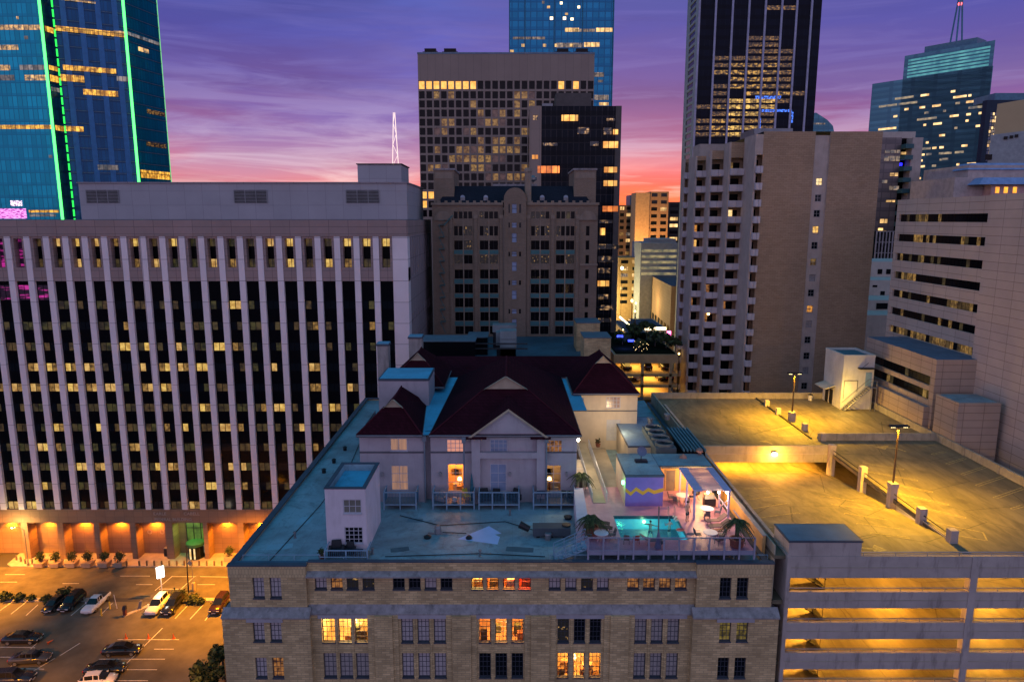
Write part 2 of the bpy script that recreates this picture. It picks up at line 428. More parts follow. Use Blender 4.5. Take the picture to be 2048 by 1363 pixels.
# core behind, podium band, upper frame
b.box(-112, -18.9, YF + 2.6, 164, 0, 62.4, M_TAUPE)
b.box(-112, -18.7, YF, YF + 2.5, 7.55, 10.28, M_GRAN)
b.box(-112, -18.7, YF, YF + 2.5, 53.98, 56.42, M_TAUPE)
b.box(-112, -18.7, YF - .15, 164, 62.0, 64.86, M_TAUPE)
b.build('wall', fed)
b = MB(); b.box(-112, -18.7, YF + .3, 163.5, 64.865, 64.95, plain('flat roof felt', (.12, .16, .2), .9)); b.build('roof', fed)
b = MB(); b.fquad(f0, -112, -19, 10.28, 53.98, -.45, GL_BLK); b.fquad(f0, -112, -19, 56.42, 62.0, -1.3, GL_BLK); b.build('glazing', fed)
PX = lambda n: -97.38 + 3.474 * n
for n in range(-3, 23):
    x = PX(n)
    b = MB(); b.fbox(f0, x - .53, x + .53, 10.28, 61.95, -.46, .12, M_PIL); b.build('pillar', fed)
b = MB(); b.box(-21.3, -18.7, YF - .35, YF + 2.5, 10.28, 61.95, M_PIL)
b.build('pillar', fed)
for n in range(-3, 22):   # brown jambs beside the tall top windows
    x = PX(n) + 1.737
    b = MB()
    for a0, a1 in ((x - 1.16, x - .75), (x + .75, x + 1.16)): b.fbox(f0, a0, a1, 56.42, 62, -1.25, -.1, M_TAUPE)
    b.fbox(f0, x - .75, x + .75, 61.6, 62, -1.25, -.1, M_TAUPE)
    b.build('jamb', fed)
# windows
DIMW = [glow('office dim', (.20, .12, .04), .35, (.04, .025, .01), .9), glow('office dim two', (.14, .10, .035), .35, (.03, .02, .01), .8), glow('office green', (.13, .11, .03), .35, (.02, .02, .006), 1.2)]
LITW = [glow('office lit', (1, .62, .2), .62, (.5, .25, .06), 1.1), glow('office lit yellow', (1, .66, .17), .72, (.55, .30, .06), 1.3), glow('office lit half', (.7, .38, .1), .42, (.15, .08, .02), 1.4)]
MAGENTA = glow('magenta reflection', (1, .05, .55), .45, (.012, 0, .015), .8, 3, .52, .66, (.35, 1, 1.9))  # magenta neon reflected in the office glass, painted as glow
rows = [610, 653, 695, 735, 775, 814, 855, 893, 932, 971, 1010]
LIT = {0: [6, 468], 1: [252], 2: [240, 262, 291, 355, 425, 445, 468], 3: [55, 75, 92, 112, 132, 150, 170, 188, 282, 322, 338, 360, 372, 393, 412, 550, 620], 4: [2, 25, 40, 62, 80, 98, 118, 136, 153, 175, 190, 210, 228, 287, 304, 322, 340, 625, 640, 700],
       5: [402, 416, 560, 660], 6: [116, 196, 335, 352, 371, 445, 458, 480, 500, 655], 7: [262, 278, 108, 86], 8: [192, 208, 168, 155, 458, 483, 345, 355, 415, 320], 9: [440, 420, 490, 85], 10: [18, 33, 55, 72, 380, 397, 560]}
DIM = {0: [30, 90, 200, 210, 275, 290, 500], 1: [12, 40, 90, 110, 125, 140, 205, 215, 300, 395, 405, 500, 515], 2: [15, 30, 60, 200, 215, 310, 395, 400], 5: [330, 350, 440, 460], 6: [150, 170, 210, 250, 265, 300, 410, 520], 7: [45, 60, 120, 140, 185, 225, 300, 320, 340, 365, 380, 430, 500], 8: [20, 45, 90, 110, 130, 230, 245, 270, 300, 375, 395, 430, 500, 520], 9: [35, 50, 95, 120, 160, 180, 275, 350, 370, 470], 10: [95, 105, 415, 450, 500]}
stuff = MB(); nw = 0
for r, v in enumerate(rows):
    zc = 49.6 - 3.86 * r
    for n in range(-1, 22):
        lay = []
        for side in (-1, 1):
            x = PX(n) + 1.737 + side * .52
            dpt = YF * CP + (65 - zc) * SP
            u = 1024 + FPX * x / dpt
            k = None
            if any(abs(u - q) < 8 for q in LIT.get(r, ())): k = random.choice(LITW)
            elif any(abs(u - q) < 9 for q in DIM.get(r, ())): k = random.choice(DIMW)
            elif u > 520 and random.random() < .07: k = random.choice(LITW)
            elif random.random() < (.3 if r < 5 else .62): k = random.choice(DIMW)
            if r == 0 and n in (0, 1, 2, 3): k = MAGENTA
            lay.append((x, k))
        for x, k in lay:
            tgt = MB() if k and (k in LITW or k is MAGENTA) and nw < 50 else stuff
            if k is MAGENTA: tgt.fquad(f0, x - .46, x + .46, zc + .9, zc + 3.6, -.4, k)  # glowing patch painted for the reflection on the glazing
            else: tgt.fquad(f0, x - .46, x + .46, zc - .72, zc + .72, -.4, k or GL_DARK)
            if tgt is not stuff: tgt.build('window', fed); nw += 1
stuff.build('window', fed, kind='stuff')
for n in range(-1, 22):
    x = PX(n) + 1.737
    for z0, z1, row in ((56.45, 57.9, 0), (60.2, 61.55, 1)):
        b = MB(); k = MAGENTA if n in (0, 1, 2) else (random.choice(LITW) if (n > 3 and random.random() < (.4, .55)[row]) else random.choice(DIMW))
        b.fquad(f0, x - .7, x + .7, z0, z1, -1.25, k); b.fbox(f0, x - .05, x + .05, z0, z1, -1.249, -1.2, M_DKMET); b.build('window', fed)
    if n in (0, 1, 2): MB().fquad(f0, x - .7, x + .7, 57.9, 60.2, -1.24, MAGENTA).build('window', fed)  # pane with the magenta reflection painted in as glow
# right return wall: tall narrow slots
fs = right(-18.7)
holes = []
for k in range(11):
    a = 129.6 + k * 3.1
    holes.append((a, a + .9, 54.5, 61.8))
    for r in range(10): holes.append((a, a + .9, 10.9 + 3.86 * r, 13 + 3.86 * r))
M_SIDE = blocks('side precast', (.33, .27, .29), (.30, .25, .27), (.14, .11, .12), 3.1, 3.86, .04, var=.12, off=0)
b = MB(); b.wall(fs, YF + 2.5, 164, 10.28, 62.0, holes, .18, M_SIDE); b.fquad(fs, YF + 2.5, 164, 0, 10.28, 0, M_SIDE); b.build('side_wall', fed)
b = MB()
for i, h in enumerate(holes): b.fquad(fs, h[0], h[1], h[2], h[3], -.17, WARM[2] if (i * 7919) % 31 == 3 else GL_BLK)
b.build('window', fed, kind='stuff')
# roof plant house
M_PLANT = blocks('plant house panels', (.40, .37, .40), (.37, .35, .38), (.25, .23, .25), 3.3, 2.6, .03, var=.12, bump=.1, off=0)
pA, pB = at(164, 440, Y=134), at(815, 440, Y=134)
ph = MB(); ph.box(pA.x, pB.x, 134, 158, 64.96, 71.6, M_PLANT)
q0, q1 = at(716, 365, Y=140).x, at(803, 365, Y=140).x
ph.box(q0, q1, 140, 150, 71.6, at(716, 329, Y=140).z, M_PLANT)
ph.box(q0 - .2, q1 + .2, 139.8, 150.2, at(716, 329, Y=140).z, at(716, 327, Y=140).z, M_DKMET)
ph.box(pA.x - .2, pB.x + .2, 133.8, 158.2, 71.6, 71.85, M_SIDE)
ph = ph.build('plant_house', fed)
for u0, u1 in ((172, 239), (468, 535), (692, 759)):
    a, c = at(u0, 380, Y=134), at(u1, 406, Y=134); b = MB()
    b.box(a.x, c.x, 133.93, 133.97, c.z, a.z, GL_BLK)
    for k in range(9):
        z = c.z + (a.z - c.z) * (k + .5) / 9; b.box(a.x, c.x, 133.85, 133.93, z - .05, z + .05, M_GREYM)
    for k in range(4):
        x = a.x + (c.x - a.x) * k / 3; b.box(x - .06, x + .06, 133.83, 133.94, c.z, a.z, M_GREYM)
    b.build('louvre', ph)
# arcade
piers = [(-105, -101.5), (-94.5, -93.3), (-87.65, -86.45), (-80.56, -79.48), (-73.59, -72.5), (-66.86, -65.41), (-59.52, -58.68), (-52.91, -51.71), (-45.8, -44.7), (-38.8, -37.7), (-31.8, -30.7), (-24.8, -23.7)]
for a, c in piers:
    b = MB(); b.box(a, c, YF, YF + 2.4, .14, 7.55, M_GRAN); b.build('pier', fed)
b = MB(); b.fquad(front(YF + 2.4), -112, -18.7, .14, 7.55, 0, M_GRAN); b.build('arcade_wall', fed)
M_LAMP = glow('sodium lamp', (1, .5, .12), 14, light=True)
for i in range(1, len(piers) - 1):
    if i == 5: continue
    x = (piers[i][1] + piers[i + 1][0]) / 2
    b = MB(); b.box(x - .32, x + .32, YF + 2.1, YF + 2.38, 7.0, 7.25, M_DKMET); b.box(x - .26, x + .26, YF + 2.12, YF + 2.36, 6.95, 6.995, M_LAMP); b.build('wall_lamp', fed)
    lamp('SPOT', 'arcade light', (x, YF + 1.75, 6.9), 2900, (1, .28, .012), .15, target=(x, YF + 1.9, 0), spot=R(150))
lamp('SPOT', 'arcade light', (-98, YF + 1.7, 6.9), 2900, (1, .28, .012), .15, target=(-98, YF + 1.9, 0), spot=R(150))
# entrance bay
M_GREEN = glow('green lit glass', (.16, .30, .04), .55, (.03, .07, .02), .6)
e0, e1 = -65.41, -59.52
b = MB(); b.box(e0 + 1.6, e1, YF + 2.2, YF + 2.3, 3.0, 7.5, M_GREEN)
for k in range(4): b.box(e0 + 1.6 + k * 1.4, e0 + 1.7 + k * 1.4, YF + 2.05, YF + 2.2, .14, 7.5, M_DKMET)
for z_ in (3.0, 5.6): b.box(e0 + 1.6, e1, YF + 2.05, YF + 2.2, z_ - .06, z_ + .06, M_DKMET)
b.box(e0 + 1.7, e1 - .1, YF + 2.22, YF + 2.3, .3, 2.9, glow('lobby light', (1, .72, .4), .9, (.3, .2, .1), 1.0)); b.build('entrance_window', fed)
b = MB(); b.lathe((-61.6, YF + .9, .14), [(1.5, 0), (1.5, 2.6)], GL_DARK, 16, False); b.lathe((-61.6, YF + .9, 2.74), [(1.75, 0), (1.75, .5), (1.6, .55)], plain('green drum', (.03, .12, .05), .6), 18)
b.box(-62.2, -61.9, YF - .66, YF - .6, .3, 2.5, WARM[2]); b.box(-61.4, -61.1, YF - .66, YF - .6, .3, 2.5, WARM[2]); b.build('revolving_door', fed)
lamp('AREA', 'lobby light', (-62.5, YF + 1.2, 7.2), 260, (.55, .9, .2), 2, target=(-62.5, YF + 1.2, 0))
# lettering and seals
M_LET = plain('metal letters', (.42, .36, .32), .45, .3)
b = MB()
b.text('EARLE', f0, -68.8, 9.15, .82, .02, M_LET, .05, stretch=1.1); b.build('lettering', fed); b = MB(); b.text('CABELL', f0, -63.0, 9.15, .82, .02, M_LET, .05, stretch=1.1)
b.build('lettering', fed); b = MB(); b.text('FEDERAL BUILDING', f0, -68.7, 8.0, .8, .02, M_LET, .05, stretch=1.02)
b.build('lettering', fed)
fw = front(YF + 2.4)
for x in (-71.15, -68.7):
    b = MB(); c = fw.p(x, 4.6, .02)
    for r0, r1 in ((.36, .46), (.2, .26)):
        for i in range(24):
            A, B = 2 * math.pi * i / 24, 2 * math.pi * (i + 1) / 24
            b.face([fw.p(x + r0 * math.cos(A), 4.6 + r0 * math.sin(A), .03), fw.p(x + r1 * math.cos(A), 4.6 + r1 * math.sin(A), .03), fw.p(x + r1 * math.cos(B), 4.6 + r1 * math.sin(B), .03), fw.p(x + r0 * math.cos(B), 4.6 + r0 * math.sin(B), .03)], M_LET)
    b.build('seal', fed)

# ------------------------------------------------------------------ street things
def leafcloud(b, c, rad, n, size, mats, seed=1, squash=1.0, flat=0.3):
    rnd = random.Random(seed)
    for i in range(n):
        d = Vector((rnd.gauss(0, 1), rnd.gauss(0, 1), rnd.gauss(0, 1))).normalized()
        lump = .75 + .25 * math.sin(d.x * 5 + seed) * math.cos(d.z * 4 + seed * 2) + .12 * math.sin(d.y * 9 + seed)
        rr = (rnd.random() ** .45) * lump
        p = Vector(c) + Vector((d.x * rad * rr, d.y * rad * rr, d.z * rad * squash * rr))
        s = size * (.6 + .8 * rnd.random())
        nrm = (d + Vector((rnd.gauss(0, .6), rnd.gauss(0, .6), rnd.gauss(0, .6)))).normalized()
        a = nrm.orthogonal().normalized(); q = nrm.cross(a)
        ang = rnd.random() * 6.28; a2 = a * math.cos(ang) + q * math.sin(ang); q2 = nrm.cross(a2)
        b.face([p - a2 * s, p - q2 * s * .55, p + a2 * s, p + q2 * s * .55], rnd.choice(mats))
LEAF = [plain('leaf dark', (.022, .032, .012), .8, var=.3, scale=2), plain('leaf mid', (.04, .06, .018), .8, var=.3, scale=2), plain('leaf light', (.07, .10, .03), .8, var=.3, scale=2)]
M_BARK = plain('bark', (.10, .07, .05), .9, var=.3, scale=4)
M_POT = plain('planter concrete', (.36, .28, .22), .85)
for i, u in enumerate((82, 113, 145, 177, 210, 240)):
    p = at(u, 1131, Z=.14); where = ['leftmost, at the kerb bend', 'second from the kerb bend', 'third from the kerb bend', 'fourth from the kerb bend', 'fifth from the kerb bend', 'last in line, next to the bollards'][i]
    t_ = thing('street_planter', 'round clipped shrub in square concrete planter, ' + where, 'planter', p, 'planters along the federal pavement')
    b = MB(); x, y, z_ = p
    b.hexa([(x - .75, y - .75, z_), (x + .75, y - .75, z_), (x + .75, y + .75, z_), (x - .75, y + .75, z_), (x - .95, y - .95, z_ + .95), (x + .95, y - .95, z_ + .95), (x + .95, y + .95, z_ + .95), (x - .95, y + .95, z_ + .95)], M_POT); b.build('pot', t_)
    b = MB(); leafcloud(b, (x, y, z_ + 2.0), 1.1 + .08 * math.sin(i * 3), 420, .17, LEAF, i + 3, 1.1); b.build('crown', t_)
    b = MB(); b.bar((x, y, z_ + .9), (x, y, z_ + 1.7), .08, M_BARK); b.build('trunk', t_)
p = at(460, 1119, Z=.14); t_ = thing('street_planter', 'round clipped shrub at pavement beside the loft building corner', 'planter', p, 'planters along the federal pavement')
b = MB(); leafcloud(b, (p.x, p.y, 2.1), 1.1, 420, .17, LEAF, 33); b.build('crown', t_)
b = MB(); b.box(p.x - .8, p.x + .8, p.y - .8, p.y + .8, .14, 1.0, M_POT); b.build('pot', t_)
b = MB(); b.lathe((0, 0, 0), [(.16, 0), (.16, .85), (.12, .98), (.03, 1.02)], plain('bollard', (.16, .11, .08), .6), 10)
boll = None
for u, v in [(33, 1119), (42, 1122), (51, 1126), (65, 1127), (254, 1131)] + [(279 + k * 15.0, 1130) for k in range(12)]:
    p = at(u, v, Z=.14)
    if boll is None:
        o = b.build('bollard'); tag(o, 'short brown steel bollard along the kerb before the arcade', 'bollard', 'kerb bollards'); boll = o
    else: o = boll.copy(); COL.objects.link(o)
    o.location = p
# street lamp
def street_lamp(p, h, arm, label):
    t_ = thing('street_lamp', label, 'street lamp', p)
    b = MB(); b.bar((p.x, p.y, p.z), (p.x, p.y, p.z + .5), .22, M_GREYM, 8); b.bar((p.x, p.y, p.z + .5), (p.x, p.y, p.z + h), .11, M_GREYM, 8, .07)
    q = Vector((p.x, p.y, p.z + h)); prev = q
    for k in range(1, 6):
        n = q + Vector((arm * k / 5, 0, .55 * math.sin(k / 5 * 1.7))); b.bar(prev, n, .06, M_GREYM, 6); prev = n
    b.build('pole', t_)
    b = MB(); b.box(prev.x - .45, prev.x + .25, prev.y - .16, prev.y + .16, prev.z - .06, prev.z + .12, M_GREYM); b.build('lamp_head', t_)
    b = MB(); b.lathe((prev.x - .1, prev.y, prev.z - .2), [(.08, 0), (.2, .06), (.22, .13)], glow('street lamp glow', (1, .85, .45), 30, light=True), 10); b.build('lamp_glass', t_)
    return prev
pr = street_lamp(at(57, 1130, Z=.14), 7.2, -2.1, 'curved arm street lamp glowing white at the kerb bend beside the planters')
lamp('POINT', 'street light', (pr.x - .1, pr.y, pr.z - .5), 1500, (1, .72, .25), .25)
# sodium street lighting from posts standing outside the picture
for x, y, h, pw, ty, sa in ((-98, 114, 20, 112000, 0, 106), (-48.5, 114, 20, 102000, 0, 106), (-80, 65, 20, 62000, 8, 96), (-52, 64, 20, 54000, 8, 96)):
    lamp('SPOT', 'sodium street light', (x, y, h), pw, (1, .33, .004), .4, target=(x, y + ty + .1, 0), spot=R(sa))
# lit sign on pole
p = at(325, 1192, Z=0)
t_ = thing('lit_sign', 'glowing white box sign on a pole at the car park entry', 'sign', p)
b = MB(); b.bar(p, (p.x, p.y, 4.6), .09, M_WHITEM, 8); b.build('pole', t_)
a, c = at(317, 1173, Y=p.y), at(331, 1154, Y=p.y)
b = MB(); S = glow('sign light', (1, .95, .85), 5, light=True)
d = Vector((.75, .66, 0)).normalized() * .6; n = Vector((-d.y, d.x, 0)).normalized() * .12
zc0, zc1 = 3.6, 5.6
b.hexa([(p.x - d.x - n.x, p.y - d.y - n.y, zc0), (p.x + d.x - n.x, p.y + d.y - n.y, zc0), (p.x + d.x + n.x, p.y + d.y + n.y, zc0), (p.x - d.x + n.x, p.y - d.y + n.y, zc0),
        (p.x - d.x - n.x, p.y - d.y - n.y, zc1), (p.x + d.x - n.x, p.y + d.y - n.y, zc1), (p.x + d.x + n.x, p.y + d.y + n.y, zc1), (p.x - d.x + n.x, p.y - d.y + n.y, zc1)], S); b.build('sign_box', t_)
lamp('POINT', 'sign light', (p.x, p.y - 1.5, 4.4), 260, (1, .9, .75), .5)
# tall dark pole with sign plate, and signal pole
p = at(377, 1185, Z=.14); t_ = thing('utility_pole', 'tall thin dark pole rising from the kerb shrubs in front of the entrance', 'pole', p)
b = MB(); b.bar(p, at(372, 1090, Y=p.y), .12, M_DKMET, 8, .08); b.build('shaft', t_)
p = at(388, 1180, Z=.14); t_ = thing('traffic_sign', 'sign post with a diamond plate and a round wooden base by the kerb', 'sign', p)
b = MB(); b.bar(p, (p.x, p.y, 5.6), .06, M_GREYM, 6); b.lathe(p, [(.3, 0), (.28, 1.5), (.2, 1.55)], plain('post sleeve', (.45, .33, .2), .7), 10); b.build('post', t_)
b = MB(); q = Vector((p.x - .3, p.y - .1, 5.4)); b.face([q + Vector((-.5, 0, 0)), q + Vector((0, 0, -.5)), q + Vector((.5, 0, 0)), q + Vector((0, 0, .5))], plain('sign plate', (.10, .11, .16), .5))
b.face([q + Vector((-.5, .03, 0)), q + Vector((0, .03, -.5)), q + Vector((.5, .03, 0)), q + Vector((0, .03, .5))], M_GREYM); b.build('plate', t_)
# news/ticket box, entry island
p = at(335, 1110, Z=.14); t_ = thing('notice_box', 'dark square notice box on the pavement left of the revolving door', 'box', p)
b = MB(); b.box(p.x - .45, p.x + .45, p.y - .35, p.y + .35, .14, 1.7, M_DKMET); b.box(p.x - .5, p.x + .5, p.y - .4, p.y + .4, 1.7, 1.82, M_GREYM); b.build('cabinet', t_)
i0, i1 = at(247, 1232, Z=0), at(303, 1209, Z=0); d = (i1 - i0).normalized(); n = Vector((-d.y, d.x, 0)) * .35
slab('traffic_island', [(i0.x - n.x, i0.y - n.y), (i1.x - n.x, i1.y - n.y), (i1.x + n.x, i1.y + n.y), (i0.x + n.x, i0.y + n.y)], 0, .16, M_CONC)
p = at(250, 1229, Z=.16); t_ = thing('ticket_machine', 'dark red ticket machine with a tilted head at the tip of the entry island', 'ticket machine', p)
b = MB(); b.box(p.x - .22, p.x + .22, p.y - .22, p.y + .22, .16, 1.2, plain('red cabinet', (.10, .02, .02), .5)); b.build('cabinet', t_)
b = MB(); b.hexa([(p.x - .3, p.y - .3, 1.2), (p.x + .3, p.y - .3, 1.2), (p.x + .3, p.y + .3, 1.2), (p.x - .3, p.y + .3, 1.2), (p.x - .2, p.y - .1, 1.8), (p.x + .2, p.y - .1, 1.8), (p.x + .2, p.y + .3, 1.8), (p.x - .2, p.y + .3, 1.8)], M_DKMET); b.build('head', t_)
p = at(280, 1215, Z=.16); t_ = thing('barrier_machine', 'grey barrier cabinet leaning on the entry island near the lit sign', 'barrier', p)
b = MB(); b.hexa([(p.x - .3, p.y - .3, .16), (p.x + .3, p.y - .3, .16), (p.x + .3, p.y + .3, .16), (p.x - .3, p.y + .3, .16), (p.x + .1, p.y - .2, 1.5), (p.x + .5, p.y - .2, 1.5), (p.x + .5, p.y + .2, 1.5), (p.x + .1, p.y + .2, 1.5)], M_GREYM); b.build('cabinet', t_)
b = MB(); b.bar((p.x - 4.2, p.y, 2.6), (p.x - 3.9, p.y, .1), .06, M_WHITEM); b.build('arm', t_)
# yellow posts beside the pickup
for u, v, l in ((203, 1231, 'yellow guard post beside the white pickup tailgate'), (220, 1217, 'yellow guard post beside the white pickup cab')):
    p = at(u, v, Z=0); o = MB().lathe((0, 0, 0), [(.13, 0), (.13, 1.25), (.08, 1.33)], M_YPAINT, 10).build('guard_post'); o.location = p; tag(o, l, 'post')
# cones
M_ORANGE = plain('cone orange', (.75, .13, .02), .5)
def cone(u, v, label, tip=False):
    p = at(u, v, Z=.005); t_ = thing('traffic_cone', label, 'traffic cone', p, local=True)
    b = MB(); b.box(-.22, .22, -.22, .22, 0, .04, M_ORANGE); b.build('foot', t_)
    b = MB(); b.lathe((0, 0, .04), [(.17, 0), (.12, .3), (.03, .85)], M_ORANGE, 10); b.build('body', t_)
    if tip: t_.rotation_euler = (0, R(74), R(35)); t_.location.z = .2
cone(95, 1287, 'orange traffic cone lying tipped over beside the black sedan', True)
for u, l in ((252, 'small orange cone at the left end of the stall line'), (297, 'small orange cone at the middle of the stall line'), (347, 'small orange cone at the right end of the stall line')): cone(u, 1276, l)
# shrubs along the car park kerb
for i, (u, v, r, l) in enumerate(((12, 1198, 1.5, 'low spreading shrub at the far left of the kerb bed'), (38, 1198, 1.3, 'low shrub second from the left in the kerb bed'), (62, 1198, .95, 'upright small bush in the middle of the kerb bed'), (92, 1199, 1.1, 'low bush in the kerb bed left of the black hatchback'), (130, 1193, 1.9, 'broad rounded shrub behind the black hatchback'), (358, 1196, 1.9, 'broad bright shrub behind the dark car at the sign'), (385, 1203, 1.5, 'dark shrub around the foot of the tall thin pole'), (402, 1205, 1.0, 'small shrub at the right end by the tall pole'))):
    p = at(u, v, Z=.1); t_ = thing('shrub', l, 'shrub', p, 'shrubs along the car park kerb')
    b = MB(); leafcloud(b, (p.x, p.y, r * .45), r, int(330 * r), .22, LEAF, 50 + i, .6); b.build('foliage', t_)
    b = MB(); b.bar((p.x, p.y, 0), (p.x, p.y, r * .5), .06, M_BARK); b.build('stem', t_)
def tree(label, p, h, crown, n, leaf, seed, group=None, squash=.8, name='tree'):
    t_ = thing(name, label, 'tree', p, group)
    b = MB(); top = Vector((p.x, p.y, p.z + h * .6)); b.bar(p, top, h * .035, M_BARK, 8, h * .02)
    rnd = random.Random(seed)
    for k in range(6):
        A = k * 1.05 + rnd.random(); e = top + Vector((math.cos(A) * crown * .6, math.sin(A) * crown * .6, h * .2 * rnd.random())); b.bar(top - Vector((0, 0, h * .15 * rnd.random())), e, h * .014, M_BARK, 5, h * .006)
    b.build('trunk', t_)
    b = MB()
    for k in range(7):
        A = k * .9 + rnd.random(); rr = crown * .55 * (0 if k == 0 else 1)
        leafcloud(b, (p.x + rr * math.cos(A), p.y + rr * math.sin(A), p.z + h * .72 + rnd.uniform(-.2, .25) * crown), crown * rnd.uniform(.45, .62), n // 7, leaf, LEAF, seed * 10 + k, squash)
    b.build('crown', t_); return t_
for u, v, h, c, l in ((414, 1340, 6.5, 2.6, 'dark leafy tree against the loft building corner'), (395, 1372, 5, 2.6, 'dark tree at the bottom edge in front of the loft building corner'), (444, 1300, 6.5, 2.0, 'slim dark tree tucked against the loft building side')):
    p = at(u, v, Z=5); p = Vector((min(p.x, -28.5), p.y, 0)); tree(l, p, h, c, 1700, .3, int(u), 'trees beside the loft building')

# ------------------------------------------------------------------ cars
TYRE = plain('tyre rubber', (.02, .02, .02), .85); RIM = plain('wheel rim', (.45, .45, .46), .3, .9)
def paintm(n, c): return plain('car paint ' + n, c, .22, 0, .03, 1, .6)
CARGL = glass('car window glass', (.01, .011, .013), .05)
HEADL = glass('headlamp glass', (.6, .6, .62), .1); TAILL = glass('tail lamp glass', (.35, .02, .015), .15)
def loft(b, secs, m, close=True):
    """secs: list of rings (lists of points) of equal count"""
    k = len(b.v); n = len(secs[0]); mi = b.mi(m)
    for s in secs: b.v.extend([tuple(p) for p in s])
    for i in range(len(secs) - 1):
        for j in range(n):
            q = (j + 1) % n; b.f.append([k + i * n + j, k + i * n + q, k + (i + 1) * n + q, k + (i + 1) * n + j]); b.m.append(mi)
    if close:
        b.f.append([k + j for j in range(n)][::-1]); b.m.append(mi); b.f.append([k + (len(secs) - 1) * n + j for j in range(n)]); b.m.append(mi)
def ring(x, hw, zb, zt, r=.14):
    return [(x, -hw + r * .4, zb), (x, hw - r * .4, zb), (x, hw, zb + r), (x, hw + .02, (zb + zt) / 2), (x, hw, zt - r), (x, hw - r, zt), (x, -hw + r, zt), (x, -hw, zt - r), (x, -hw - .02, (zb + zt) / 2), (x, -hw, zb + r)]
def car(kind, label, colname, col, p, rz, S=1.15):
    """x forward"""
    t_ = thing('parked_car' if kind != 'pickup' else 'pickup_truck', label, 'car' if kind != 'pickup' else 'pickup truck', p, 'cars in the car park', local=True, rz=rz)
    pm = paintm(colname, col)
    if kind == 'sedan': L, H0, secs, cab = 4.8, .2, [(-2.4, .72, .42, .78), (-2.3, .82, .28, .9), (-1.6, .88, .22, .96), (-.2, .9, .2, .95), (1.0, .9, .2, .92), (1.9, .86, .24, .82), (2.3, .78, .28, .7), (2.4, .66, .36, .58)], [(-1.85, .66, .94, .96), (-1.0, .62, .93, 1.38), (-.2, .62, .93, 1.44), (.45, .62, .92, 1.38), (1.3, .68, .9, .94)]
    elif kind == 'suv': L, H0, secs, cab = 4.9, .25, [(-2.4, .78, .45, 1.0), (-2.3, .88, .32, 1.1), (-1.2, .92, .27, 1.12), (.9, .92, .27, 1.08), (1.9, .9, .3, 1.0), (2.35, .82, .34, .86), (2.42, .7, .4, .7)], [(-2.3, .74, 1.08, 1.2), (-1.95, .7, 1.08, 1.72), (-.4, .7, 1.08, 1.78), (.3, .7, 1.07, 1.7), (1.1, .76, 1.05, 1.1)]
    elif kind == 'hatch': L, H0, secs, cab = 4.2, .2, [(-2.0, .76, .42, .92), (-1.9, .84, .28, 1.0), (-.8, .87, .22, .98), (.8, .87, .22, .94), (1.6, .84, .26, .84), (2.0, .74, .3, .7), (2.08, .64, .38, .58)], [(-1.85, .68, .98, 1.1), (-1.35, .64, .97, 1.44), (-.3, .64, .96, 1.5), (.35, .64, .95, 1.42), (1.15, .7, .92, .97)]
    else: L, H0, secs, cab = 5.4, .3, [(-2.7, .82, .5, 1.02), (-2.6, .9, .4, 1.06), (-.7, .92, .35, 1.08), (.9, .92, .35, 1.08), (2.0, .92, .36, 1.04), (2.6, .88, .4, .95), (2.72, .8, .45, .8)], [(-.75, .74, 1.06, 1.1), (-.6, .72, 1.06, 1.7), (.1, .72, 1.06, 1.76), (.55, .72, 1.06, 1.68), (1.25, .78, 1.04, 1.1)]
    sc = lambda pts: [(x * S, y * S, z_ * S) for x, y, z_ in pts]
    b = MB(); loft(b, [sc(ring(*s)) for s in secs], pm)
    if kind == 'pickup': b.box(-2.55 * S, -.85 * S, -.76 * S, .76 * S, 1.06 * S, 1.09 * S, plain('truck bed', (.05, .05, .05), .8))
    b.build('body', t_, smooth=True)
    b = MB(); loft(b, [sc([(x, -w, z0), (x, w, z0), (x, w * .86, z1 - .02), (x, w * .7, z1), (x, -w * .7, z1), (x, -w * .86, z1 - .02)]) for x, w, z0, z1 in cab], CARGL); b.build('windows', t_)
    b = MB(); mid = cab[1:4]
    loft(b, [sc([(x, -w * .84, z1 - .05), (x, w * .84, z1 - .05), (x, w * .74, z1 + .02), (x, -w * .74, z1 + .02)]) for x, w, z0, z1 in mid], pm)
    for s in (-1, 1):
        for i in (1, 2, 3):
            x, w, z0, z1 = cab[i]; dx = .05
            b.hexa(sc([(x - dx, s * w * 1.0, z0), (x + dx, s * w * 1.0, z0), (x + dx, s * w * 1.03, z0), (x - dx, s * w * 1.03, z0), (x - dx, s * w * .84, z1), (x + dx, s * w * .84, z1), (x + dx, s * w * .87, z1), (x - dx, s * w * .87, z1)]), pm)
    b.build('car_roof', t_)
    for x in (-L * .3, L * .31):
        for s in (-1, 1):
            r = .34 if kind in ('sedan', 'hatch') else .39
            b = MB(); b.bar((x * S, s * .72 * S, r * S), (x * S, s * .93 * S, r * S), r * S, TYRE, 16); wh = b.build('wheel', t_)
            b = MB(); b.bar((x * S, s * .9 * S, r * S), (x * S, s * .945 * S, r * S), r * .62 * S, RIM, 12); b.build('rim', wh)
    fx, hw = secs[-2][0], secs[-2][1]; zt = secs[-2][3]
    rx, rw, rz_ = secs[1][0], secs[1][1], secs[1][3]
    for s in (-1, 1):
        b = MB(); b.box((fx - .02) * S, (fx + .07) * S, (s * hw * .72 - .2) * S, (s * hw * .72 + .2) * S, (zt - .2) * S, (zt - .05) * S, HEADL); b.build('headlight', t_)
        b = MB(); b.box((rx - .13) * S, (rx + .02) * S, (s * rw * .74 - .16) * S, (s * rw * .74 + .16) * S, (rz_ - .3) * S, (rz_ - .1) * S, TAILL); b.build('tail_light', t_)
        b = MB(); b.box(.72 * S, .9 * S, (s * (hw + .16) - .09) * S, (s * (hw + .16) + .09) * S, (cab[-1][2] + .02) * S, (cab[-1][2] + .16) * S, pm); b.build('mirror', t_)
